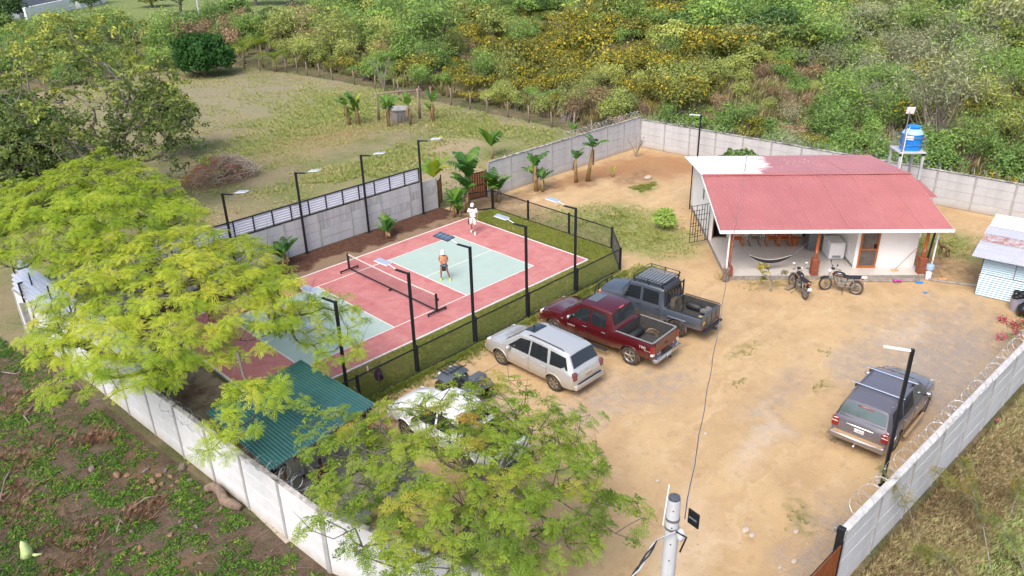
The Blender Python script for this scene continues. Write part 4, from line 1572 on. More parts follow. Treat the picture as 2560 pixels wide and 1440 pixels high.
    def slope_glass(s, name, xa, xb, fa=.05, fb=.05, m=GLASS, off=.02, inset=.07, ny=8):
        """glass over the sloping part between stations xa (low end) and xb (roof end)"""
        rows = []
        for k in range(5):
            f = fa + (1 - fa - fb) * k / 4
            x = xa + (xb - xa) * f
            r = s.section(x)
            wt = r[6][1] - inset
            row = []
            for j in range(ny + 1):
                y = wt * (2 * j / ny - 1)
                zc = r[9][2]
                ze = r[7][2]
                z = zc - (zc - ze) * min(1, abs(y) / r[7][1]) ** 2
                row.append((x, y, z))
            rows.append(row)
        # offset along the slope normal
        a, b = Vector(rows[0][ny // 2]), Vector(rows[-1][ny // 2])
        d = (b - a).normalized()
        nrm = Vector((-d.z, 0, d.x))
        if nrm.z < 0:
            nrm = -nrm
        rows = [[tuple(Vector(p) + nrm * off) for p in r] for r in rows]
        return MB().grid(rows).build(name, m, s.t, smooth='all')

    def boxp(s, name, x0, x1, y0, y1, z0, z1, m, r=.02, both=False, parent=None, rot=None, label=None, mlist=None):
        o = None
        for sg in ((1, -1) if both else (1,)):
            ya, yb = sorted((sg * y0, sg * y1))
            M = None
            if rot:
                c = Vector(((x0 + x1) / 2, (ya + yb) / 2, (z0 + z1) / 2))
                M = Matrix.Translation(c) @ Euler((rot[0] * sg, rot[1], rot[2] * sg)).to_matrix().to_4x4() @ Matrix.Translation(-c)
            o = MB().rbox(x0, x1, ya, yb, z0, z1, r, M).build(name, m, parent or s.t, smooth=True, label=label)
        return o

    def mirror(s, x, z, m):
        for sg in (1, -1):
            y = s.side(x, z)
            a = MB().ball((x, sg * (y + .15), z + .06), (.075, .13, .10), 12, 8).build('mirror', m, s.t, smooth='all')
            MB().tube((x, sg * y, z - .02), (x, sg * (y + .1), z + .02), .03, .025, 6).build('mirror_arm', BLKPL, a)

    def rails(s, x0, x1, y, m=BLKPL, feet=3):
        zt = lambda x: s.section(x)[7][2]
        for sg in (1, -1):
            ps = [(x0, sg * y, zt(x0) + .0)] + [(x0 + .12 + (x1 - x0 - .24) * k / 6, sg * y, zt(x0 + (x1 - x0) * k / 6) + .055) for k in range(7)] + [(x1, sg * y, zt(x1))]
            MB().path(ps, .02, 8).build('roof_rail', m, s.t, smooth='all')


MUD = (0.40, 0.29, 0.17)
# ---- silver family SUV
SILV = mat('silver_paint', (0.53, 0.535, 0.53), 0.26, 0.4, coat=0.6, dirt=((0.42, 0.33, 0.22), 0.25, 1.15, 0.85))
st = [(-2.50, .50, .80, .80, .70, .92, .01), (-2.42, .38, .93, 1.05, .82, 1.16, .01), (-2.33, .34, .96, 1.12, .80, 1.30, .02), (-2.02, .33, .985, 1.14, .70, 1.84, .02), (-1.80, .32, .99, 1.13, .71, 1.88, .03),
      (-.7, .31, 1.0, 1.12, .73, 1.91, .04), (.25, .31, 1.0, 1.11, .74, 1.90, .04), (.52, .31, 1.0, 1.10, .74, 1.86, .04), (1.38, .31, 1.0, 1.09, .86, 1.19, .02), (1.9, .33, .985, 1.04, .82, 1.13, .02), (2.28, .36, .94, .92, .74, 1.0, .01), (2.44, .42, .84, .76, .64, .84, .01)]
c = Car('silver_suv', 'dusty silver SUV with a sunroof parked nearest the lawn fence gate end', 'SUV', (-.22, -10.03, 0), R(90.5), st, SILV, (-1.48, 1.46), .38, .99, rim=RIMD, spokes=6)
c.t.scale = (.96, .93, .90)
c.side_panel('side_window', [(1.02, 1.17), (.42, 1.70), (-.12, 1.76), (-.12, 1.17)], GLASS)
c.side_panel('side_window', [(-.20, 1.17), (-.20, 1.77), (-1.02, 1.75), (-1.12, 1.17)], GLASS)
c.side_panel('side_window', [(-1.24, 1.19), (-1.18, 1.73), (-1.93, 1.68), (-2.14, 1.22)], GLASS)
c.door(-.16, .98, .36, 1.10, .97, .08, SILV)
c.door(-1.12, -.16, .36, 1.10, .99, -.98, SILV, cut=lambda x, z, a, b: x)
c.slope_glass('windscreen', 1.36, .53, .05, .04, GLASSW)
c.slope_glass('rear_window', -2.33, -2.02, .05, .12, GLASS, inset=.06)
c.top_panel('sunroof', [[(.02 + .5 * i / 4, -.4 + .8 * j / 4) for j in range(5)] for i in range(5)], GLASS)
c.rails(-1.75, .1, .64)
c.mirror(.86, 1.12, SILV)
c.boxp('rear_bumper', -2.60, -2.40, -.90, .90, .42, .66, SILV, .05)
c.boxp('bumper_step', -2.56, -2.44, -.72, .72, .661, .70, BLKPL, .01)
c.boxp('front_bumper', 2.32, 2.52, -.86, .86, .38, .64, SILV, .06)
c.boxp('tail_lamp', -2.50, -2.34, .70, .915, .85, 1.2, mat('tail_lamp_smoky', (.16, .05, .055), .15, coat=.5), .03, both=True)
c.boxp('headlamp', 2.12, 2.36, .60, .86, .80, .97, CLRL, .04, both=True)
c.boxp('marker_lamp', 2.20, 2.40, .80, .905, .70, .82, AMBL, .02, both=True)
c.boxp('grille', 2.36, 2.46, -.5, .5, .66, .82, BLKPL, .02)
pl = c.boxp('number_plate', -2.50, -2.465, -.20, .20, .84, .98, mat('dirty_plate', (.44, .36, .25), .7), .004)
c.boxp('sticker', -2.245, -2.235, .50, .58, 1.42, 1.50, PLATE, .002, rot=(0, R(20), 0))
c.boxp('sticker', -2.30, -2.29, .54, .68, 1.28, 1.34, mat('green_sticker', (.02, .2, .15), .5), .002, rot=(0, R(20), 0))

# ---- dark red crew-cab pickup
REDP = mat('dark_red_paint', (0.085, 0.006, 0.009), 0.25, 0.2, coat=0.7, dirt=(MUD, 0.2, 0.85, 0.45))
BR = 1.36
st = [(-3.10, .62, .99, BR - .12, .95, BR - .05, 0), (-3.05, .55, 1.03, BR - .06, .985, BR, 0), (-1.22, .50, 1.04, BR - .06, .99, BR, 0), (-1.16, .48, 1.04, BR - .07, .985, BR, 0),
      (-1.12, .46, 1.04, 1.27, .90, 1.42, 0.01), (-.88, .46, 1.04, 1.26, .77, 2.00, .02), (-.68, .45, 1.04, 1.26, .77, 2.03, .03), (.1, .45, 1.045, 1.25, .79, 2.06, .04), (.72, .45, 1.045, 1.24, .79, 2.03, .04), (1.62, .45, 1.04, 1.23, .90, 1.36, .03),
      (2.2, .46, 1.03, 1.18, .86, 1.30, .05), (2.72, .5, .98, 1.05, .78, 1.14, .03), (2.95, .56, .88, .86, .70, .96, .01)]
c = Car('red_pickup', 'dark red crew cab pickup with a tinted rear window and black bed liner', 'pickup', (3.12, -10.45, 0), R(94), st, REDP, (-2.0, 2.0), .43, 1.03, bed=(-2.98, -1.28, .90, .72), spokes=5, wheelw=.3)
c.t.scale = (.94, .93, .93)
c.side_panel('side_window', [(1.18, 1.30), (.62, 1.83), (.14, 1.91), (.14, 1.30)], GLASS)
c.side_panel('side_window', [(.04, 1.30), (.04, 1.91), (-.66, 1.87), (-.74, 1.30)], GLASS)
c.door(.09, 1.22, .52, 1.24, 1.10, .30)
c.door(-.86, .09, .52, 1.24, 1.11, -.68)
c.slope_glass('windscreen', 1.60, .73, .05, .03, GLASSW)
c.slope_glass('rear_window', -1.12, -.88, .14, .10, GLASS, inset=.07)
c.top_panel('sunroof', [[(.12 + .5 * i / 4, -.42 + .84 * j / 4) for j in range(5)] for i in range(5)], mat('sunroof_glass', (.10, .12, .13), .15))
c.mirror(1.1, 1.28, CHROME)
c.boxp('bed_rail', -3.05, -1.24, .91, 1.0, BR + .002, BR + .028, mat('rail_cap', (.20, .20, .20), .6), .01, both=True)
c.boxp('tailgate', -3.13, -3.09, -.86, .86, .66, BR + .01, REDP, .015)
c.boxp('tailgate_cap', -3.09, -2.99, -.90, .90, BR + .002, BR + .03, mat('rail_cap2', (.20, .20, .20), .6), .01)
c.boxp('tailgate_badge', -3.142, -3.131, -.07, .07, 1.04, 1.13, mat('dark_badge', (.03, .03, .03), .3, .8), .004)
c.boxp('rear_bumper', -3.30, -3.06, -.99, .99, .50, .68, CHROME, .04)
c.boxp('bumper_step', -3.27, -3.10, -.38, .38, .682, .70, BLKPL, .005)
c.boxp('tow_hitch', -3.42, -3.28, -.04, .04, .42, .50, BLKPL, .01)
tl_ = c.boxp('tail_lamp', -3.14, -2.98, .875, 1.042, .92, 1.24, REDL, .02, both=True)
c.boxp('reverse_lamp', -3.139, -2.99, .88, 1.038, .78, .915, CLRL, .02, both=True)
c.boxp('headlamp', 2.62, 2.90, .66, .93, .86, 1.04, CLRL, .04, both=True)
c.boxp('marker_lamp', 2.60, 2.84, .86, .965, .88, 1.0, AMBL, .03, both=True)
c.boxp('grille', 2.88, 3.0, -.55, .55, .68, .96, CHROME, .03)
c.boxp('front_bumper', 2.86, 3.08, -.93, .93, .46, .68, REDP, .05)
c.boxp('side_step', -.95, 1.15, 1.05, 1.22, .36, .43, BLKPL, .02, both=True)
c.boxp('brake_light', -.90, -.84, -.16, .16, 2.00, 2.04, mat('light_red', (.5, .1, .08), .3), .005)
pl = c.boxp('number_plate', -3.315, -3.302, -.17, .17, .52, .64, PLATE, .003)
text('plate_text', 'M 209 541', .075, INKM, pl, (-3.318, 0, .58), (R(90), 0, R(-90)))
WHT = mat('decal_silver', (.66, .62, .60), .5)
MARK = 'TRD OFF ROAD'
text('side_lettering', 'TRD', .17, WHT, c.t, (-2.62, 1.052, 1.10), (R(90), 0, R(180)))
text('side_lettering', 'OFF ROAD', .06, WHT, c.t, (-2.86, 1.053, 1.00), (R(90), 0, R(180)))
text('side_lettering', 'TUNDRA', .10, WHT, c.t, (1.02, 1.060, .93), (R(90), 0, R(180)))
text('side_lettering', '5.7', .09, WHT, c.t, (1.52, 1.055, 1.10), (R(90), 0, R(180)))
text('side_lettering', 'TUNDRA', .08, WHT, c.t, (-3.136, .55, .78), (R(90), 0, R(-90)))
text('side_lettering', '4x4', .07, WHT, c.t, (-3.136, -.62, .80), (R(90), 0, R(-90)))
TRK = c.t


def onto(t, x, y, z):
    a = t.rotation_euler.z
    x, y, z = x * t.scale.x, y * t.scale.y, z * t.scale.z
    return Vector((t.location.x + x * math.cos(a) - y * math.sin(a), t.location.y + x * math.sin(a) + y * math.cos(a), z))


ct = MB().path([(0, -.55, .14), (0, -.45, .17), (0, .45, .17), (0, .55, .14)], [.06, .15, .15, .06], 12).build('black_canister', BLKPL, smooth='all')
ct.location = onto(TRK, -1.62, 0, .74)
ct.rotation_euler = (0, 0, R(94))
tag(ct, 'long black canister lying across the red pickup bed', 'canister')
jk = MB()
jk.rbox(-.12, .12, -.16, .16, 0, .10, .02)
jk.path([(0, .3, .03), (.1, .45, .12), (.0, .6, .06), (-.12, .45, .14), (0, .3, .03)], .022, 6)
jk.cm = 1
jk.tube((.05, -.1, .05), (-.7, -.3, .03), .018, .018, 6)
jo = jk.build('tow_strap', [mat('orange_strap', (.45, .17, .08), .8), STEELG])
jo.location = onto(TRK, -2.15, .25, .73)
jo.rotation_euler = (0, 0, R(60))
tag(jo, 'orange tow strap bundle and steel bar in the red pickup bed', 'strap')

# ---- grey utility pickup with roof rack
GRYP = mat('slate_grey_paint', (0.075, 0.09, 0.115), 0.35, 0.25, coat=0.4, dirt=(MUD, 0.3, 0.9, 0.6))
GRYL = mat('slate_grey_upper', (0.13, 0.15, 0.18), 0.4, 0.2, coat=0.3)
BR = 1.27
st = [(-2.78, .62, .92, BR - .10, .89, BR - .04, 0), (-2.74, .60, .94, BR - .05, .91, BR, 0), (-1.02, .58, .94, BR - .05, .91, BR, 0), (-.96, .50, .94, BR - .06, .90, BR, 0), (-.93, .48, .95, 1.24, .87, 1.38, .0),
      (-.80, .48, .95, 1.24, .80, 2.02, .01), (-.70, .48, .95, 1.24, .80, 2.06, .03), (.3, .48, .95, 1.24, .80, 2.08, .04), (.88, .48, .95, 1.24, .80, 2.05, .04), (1.42, .48, .93, 1.23, .84, 1.36, .02), (2.0, .5, .88, 1.18, .80, 1.31, .05), (2.5, .52, .82, 1.08, .72, 1.22, .04), (2.62, .6, .74, 1.0, .64, 1.1, .01)]
c = Car('grey_pickup', 'slate grey double cab pickup with black roof rack and spare wheel in the bed', 'pickup', (6.15, -10.85, 0), R(95.5), st, GRYP, (-1.62, 1.70), .42, .95, bed=(-2.70, -1.04, .84, .78), rim=BLKPL, spokes=8, wheelw=.27)
c.t.scale = (.94, .94, .94)
c.side_panel('side_window', [(1.08, 1.30), (.90, 1.86), (.30, 1.90), (.30, 1.30)], GLASS)
c.side_panel('side_window', [(.16, 1.30), (.16, 1.90), (-.62, 1.88), (-.66, 1.30)], GLASS)
c.door(.23, 1.12, .52, 1.26, 1.12, .36, BLKPL)
c.door(-.74, .23, .52, 1.26, 1.12, -.62, BLKPL)
c.slope_glass('windscreen', 1.42, .88, .08, .06, GLASSW)
c.slope_glass('rear_window', -.93, -.80, .3, .2, GLASS, inset=.12)
c.boxp('cab_rear_panel', -1.0, -.955, .72, .84, BR + .02, 2.0, BLKPL, .015, both=True)
for yy in (-.5, -.25, 0, .25, .5):
    c.boxp('window_bar', -1.0, -.975, yy - .02, yy + .02, BR + .05, 1.95, BLKPL, .005)
c.boxp('header_bar', -1.0, -.96, -.84, .84, 1.95, 2.03, BLKPL, .01)
c.boxp('bed_rail', -2.75, -1.04, .85, .92, BR + .002, BR + .03, BLKPL, .008, both=True)
c.boxp('tailgate', -2.82, -2.78, -.88, .88, .70, BR + .02, GRYP, .01)
for yy in (-.45, 0, .45):
    c.boxp('tailgate_rib', -2.835, -2.821, yy - .012, yy + .012, .76, BR - .04, BLKPL, .003)
c.boxp('rear_bumper', -2.98, -2.80, -.86, .86, .52, .62, BLKPL, .02)
c.boxp('tow_hitch', -3.12, -2.95, -.06, .06, .46, .56, BLKPL, .01)
c.boxp('tail_lamp', -2.84, -2.80, .60, .84, .66, .74, REDL, .01, both=True)
c.boxp('yellow_plate', -2.835, -2.822, .60, .82, .92, 1.04, mat('yellow_plate', (.60, .36, .03), .5), .003)
c.boxp('side_vent', 1.45, 1.8, .925, .94, 1.0, 1.1, BLKPL, .005, both=True)
c.boxp('headlamp', 2.48, 2.63, .55, .76, .92, 1.08, CLRL, .04, both=True)
c.boxp('marker_lamp', 2.42, 2.60, .74, .83, .9, 1.08, AMBL, .03, both=True)
c.mirror(1.0, 1.38, BLKPL)
c.boxp('fender_flare', 1.25, 2.15, .93, 1.0, .88, .96, GRYL, .03, both=True)
c.boxp('fender_flare', -2.1, -1.15, .94, 1.01, .90, .98, GRYL, .03, both=True)
bb = MB()
for sg in (1, -1):
    bb.path([(2.72, sg * .75, .5), (2.86, sg * .75, .85), (2.80, sg * .70, 1.18), (2.80, 0, 1.22)], .035, 8)
    bb.path([(2.86, sg * .35, .5), (2.88, sg * .35, 1.2)], .03, 6)
bb.rbox(2.70, 2.90, -.92, .92, .48, .68, .04)
bb.build('bull_bar', BLKPL, c.t, smooth=True)
rk = MB()
ZR = 2.20
for z, q in ((ZR, .78), (ZR + .15, .80)):
    rk.path([(-.82, q - .1, z), (-.72, q, z), (.72, q, z), (.82, q - .1, z), (.82, -q + .1, z), (.72, -q, z), (-.72, -q, z), (-.82, -q + .1, z)], .016, 6, closed=True)
for x in np.linspace(-.7, .7, 9):
    rk.path([(x, -.78, ZR), (x, .78, ZR)], .010, 5)
for y in (-.39, 0, .39):
    rk.path([(-.8, y, ZR + .005), (.8, y, ZR + .005)], .014, 5)
for x in (-.72, 0, .72):
    for sg in (1, -1):
        rk.rbox(x - .025, x + .025, sg * .79 - .02, sg * .79 + .02, ZR - .01, ZR + .17, .006)
        rk.rbox(x - .03, x + .03, sg * .72 - .03, sg * .72 + .03, 2.03, ZR, .006)
r_ = rk.build('roof_rack', BLKPL, c.t)
for x in np.linspace(-.62, .62, 9):
    MB().rbox(x - .055, x + .055, -.72, .72, ZR + .022, ZR + .034, .003).build('rack_slat', mat('rack_slat_grey', (.17, .185, .20), .5) if x < -.6 else bpy.data.materials['rack_slat_grey'], r_)
GP = c.t
sw = inst('spare_wheel', Car.tyre_mesh(.40, .26), (-1.22, .28, 1.22), c.t, rot=(0, R(-90 + 14), 0))
inst('rim', Car.rim_mesh(.40, .26, 6, BLKPL), (0, 0, 0), sw)
for nm, lb, ct_, x, y, mm, k in (('duffel_bag', 'black duffel bag lying along the far side of the grey pickup bed', 'bag', -1.7, -.55, BLKPL, 0), ('wire_bundle', 'grey bundle of netting at the rear of the grey pickup bed', 'bundle', -2.3, -.5, mat('grey_net', (.22, .22, .22), .9, var=(.08, .08, .08), vscale=22, bump=1), 1),
                                 ('cardboard_box', 'flattened tan cardboard box at the tail of the grey pickup bed', 'box', -2.45, .25, mat('cardboard', (.42, .29, .17), .9), 2), ('blue_tarp', 'blue folded tarp along the near side of the grey pickup bed', 'tarp', -1.9, .62, mat('blue_tarp', (.02, .12, .38), .5), 3)):
    b = MB()
    if k == 0:
        b.path([(-.35, 0, .15), (-.25, 0, .16), (.25, 0, .16), (.35, 0, .15)], [.08, .16, .16, .08], 10)
    elif k == 1:
        for q in range(7):
            b.ball((rnd.uniform(-.18, .18), rnd.uniform(-.18, .18), .1 + rnd.uniform(0, .08)), rnd.uniform(.1, .16), 8, 6)
    elif k == 2:
        b.rbox(-.2, .18, -.25, .22, 0, .12, .01)
        b.rbox(-.15, .2, .02, .3, .12, .17, .01)
    else:
        for q in range(4):
            b.rbox(-.4 + .05 * q, .3 + .04 * q, -.07, .05, .03 * q, .03 * q + .028, .008, Matrix.Rotation(R(4 * q), 4, 'Z'))
    o = b.build(nm, mm, smooth=(k != 2))
    o.location = onto(GP, x, y, .79)
    o.rotation_euler = (0, 0, R(95.5))
    tag(o, lb, ct_)

# ---- dark grey wagon by the right wall
GUN = mat('gunmetal_paint', (0.17, 0.16, 0.185), 0.26, 0.35, coat=0.8, dirt=(MUD, 0.25, 0.85, 0.65))
st = [(-2.60, .48, .88, .98, .80, 1.12, .01), (-2.55, .40, .97, 1.18, .86, 1.26, .01), (-2.47, .38, .99, 1.24, .84, 1.38, .02), (-2.24, .37, 1.01, 1.26, .75, 1.90, .02), (-1.98, .36, 1.015, 1.25, .76, 1.95, .03),
      (-.8, .35, 1.02, 1.24, .79, 1.98, .04), (.25, .35, 1.02, 1.23, .79, 1.97, .04), (.50, .35, 1.02, 1.22, .79, 1.93, .04), (1.30, .35, 1.02, 1.20, .90, 1.28, .03), (2.0, .38, .99, 1.15, .85, 1.23, .04), (2.42, .42, .93, 1.0, .76, 1.08, .02), (2.58, .48, .82, .84, .66, .92, .01)]
c = Car('grey_suv', 'dark grey SUV with silver roof bars parked by the razor wire wall', 'SUV', (5.30, -21.12, 0), R(1.5), st, GUN, (-1.50, 1.50), .42, 1.01, spokes=5)
c.t.scale = (.93, .92, .90)
c.side_panel('side_window', [(.98, 1.29), (.40, 1.78), (-.08, 1.84), (-.08, 1.29)], GLASSW)
c.side_panel('side_window', [(-.18, 1.29), (-.18, 1.84), (-1.00, 1.83), (-1.14, 1.29)], GLASS)
c.side_panel('side_window', [(-1.24, 1.31), (-1.16, 1.82), (-2.02, 1.76), (-2.18, 1.34)], GLASS)
c.door(-.13, 1.02, .42, 1.22, 1.08, .10)
c.door(-1.18, -.13, .42, 1.22, 1.09, -.98)
c.slope_glass('windscreen', 1.28, .51, .05, .04, GLASS)
rw = c.slope_glass('rear_window', -2.47, -2.24, .08, .16, mat('rear_glass_reflective', (.12, .16, .16), .06, .35), inset=.05)
c.boxp('rear_seal', -2.50, -2.44, -.78, .78, 1.335, 1.36, BLKPL, .008)
c.rails(-1.95, .2, .72, GUN)
for x in (-.05, -1.35):
    M_ = MB().rbox(x - .045, x + .045, -.92, .92, 2.09, 2.125, .012).build('cross_bar', CHROME, c.t)
    for sg in (1, -1):
        c.boxp('bar_foot', x - .08, x + .08, sg * .76 - .04 if sg > 0 else sg * .76 - .04, sg * .76 + .04, 1.96, 2.09, BLKPL, .015)
c.mirror(.86, 1.22, CHROME)
c.boxp('rear_bumper', -2.78, -2.50, -.98, .98, .46, .72, GUN, .06)
c.boxp('dusty_bumper_top', -2.76, -2.56, -.86, .86, .722, .735, mat('mud_top', (.40, .27, .15), .9), .004)
c.boxp('tail_lamp', -2.63, -2.44, .74, .985, .86, 1.22, REDL, .03, both=True)
c.boxp('tail_lamp_band', -2.634, -2.5, .76, .975, 1.05, 1.10, CLRL, .01, both=True)
c.boxp('tail_lamp_band', -2.630, -2.5, .76, .97, 1.13, 1.165, CLRL, .01, both=True)
c.boxp('brake_light', -2.33, -2.29, -.26, .26, 1.80, 1.84, REDL, .008)
c.boxp('chrome_strip', -2.625, -2.60, -.48, .48, 1.10, 1.145, CHROME, .008)
pl = c.boxp('number_plate', -2.625, -2.60, -.17, .17, .90, 1.04, PLATE, .003)
text('plate_text', 'M 130 371', .085, INKM, pl, (-2.628, 0, .965), (R(90), 0, R(-90)))
c.boxp('tow_hitch', -2.94, -2.76, -.03, .03, .44, .52, CHROME, .01)
c.boxp('headlamp', 2.36, 2.54, .62, .86, .84, 1.0, CLRL, .04, both=True)
c.boxp('front_bumper', 2.50, 2.68, -.90, .90, .44, .70, GUN, .05)
c.boxp('side_step', -1.0, 1.0, 1.02, 1.14, .33, .40, mat('muddy_step', (.36, .25, .15), .9), .02, both=True)
lf = MB()
for k in range(6):
    a = R(-60 + 24 * k)
    lf.tube((-2.400, -.60, 1.42), (-2.385, -.60 + .09 * math.sin(a), 1.42 + .12 * math.cos(a)), .008, .004, 4)
lf.build('leaf_sticker', BLKPL, c.t)

# ---- white crew cab pickup under the foreground tree
WHTP = mat('white_paint', (0.76, 0.77, 0.78), 0.25, 0.0, coat=0.7, dirt=(MUD, 0.2, 0.7, 0.5))
BR = 1.20
st = [(-2.66, .55, .90, BR - .10, .86, BR - .04, 0), (-2.62, .50, .94, BR - .05, .90, BR, 0), (-1.10, .46, .95, BR - .05, .91, BR, 0), (-1.04, .44, .95, BR - .06, .90, BR, 0), (-1.0, .44, .95, 1.16, .84, 1.28, .0),
      (-.80, .44, .95, 1.15, .70, 1.80, .01), (-.62, .43, .955, 1.15, .70, 1.84, .03), (.2, .43, .955, 1.14, .71, 1.86, .04), (.66, .43, .955, 1.13, .71, 1.82, .04), (1.45, .43, .95, 1.10, .82, 1.20, .02), (2.0, .45, .93, 1.06, .78, 1.15, .04), (2.5, .48, .87, .94, .70, 1.02, .02), (2.68, .54, .76, .78, .60, .86, .01)]
c = Car('white_pickup', 'white pickup with a black sports bar half hidden by the foreground tree', 'pickup', (-5.78, -11.25, 0), R(93), st, WHTP, (-1.6, 1.62), .38, .94, bed=(-2.55, -1.12, .83, .70), spokes=6)
c.t.scale = (.97, .97, .97)
c.side_panel('side_window', [(1.0, 1.18), (.56, 1.64), (.08, 1.70), (.08, 1.18)], GLASS)
c.side_panel('side_window', [(-.02, 1.18), (-.02, 1.70), (-.64, 1.68), (-.74, 1.18)], GLASS)
c.door(.03, 1.02, .48, 1.12, 1.0, .18, BLKPL)
c.door(-.86, .03, .48, 1.12, 1.0, -.70, BLKPL)
c.slope_glass('windscreen', 1.43, .67, .05, .04, GLASSW)
c.slope_glass('rear_window', -1.0, -.80, .1, .12, GLASS, inset=.08)
c.mirror(.92, 1.14, BLKPL)
MB().path([(-1.3, .84, BR), (-1.22, .74, 1.72), (-1.22, -.74, 1.72), (-1.3, -.84, BR)], .045, 8).build('sports_bar', BLKPL, c.t, smooth='all')
for sg in (1, -1):
    MB().path([(-1.22, sg * .74, 1.70), (-2.2, sg * .86, BR + .04)], .04, 8).build('sports_bar', BLKPL, c.t, smooth='all')
for yy in (.34, -.34):
    c.top_panel('hood_stripe' if False else 'roof_groove', [[(-.6 + 1.2 * i / 4, yy - .012 + .024 * j) for j in range(2)] for i in range(5)], BLKPL, .006)
c.boxp('rear_bumper', -2.84, -2.64, -.88, .88, .46, .62, BLKPL, .03)
c.boxp('tail_lamp', -2.68, -2.56, .80, .935, .80, 1.10, REDL, .02, both=True)
c.boxp('headlamp', 2.36, 2.60, .58, .84, .80, .96, CLRL, .04, both=True)
c.boxp('front_bumper', 2.56, 2.78, -.84, .84, .40, .66, WHTP, .05)
c.boxp('grille', 2.60, 2.72, -.48, .48, .66, .86, BLKPL, .02)

# ------------------------------------------------------------------ motorbikes
MOTB = mat('bike_black', (0.014, 0.016, 0.022), 0.22, coat=0.8)
SEATM = mat('seat_vinyl', (0.02, 0.022, 0.03), 0.5)
ENGM = mat('engine_alloy', (0.40, 0.39, 0.37), 0.45, 0.7, var=(0.24, 0.2, 0.16), vscale=12)


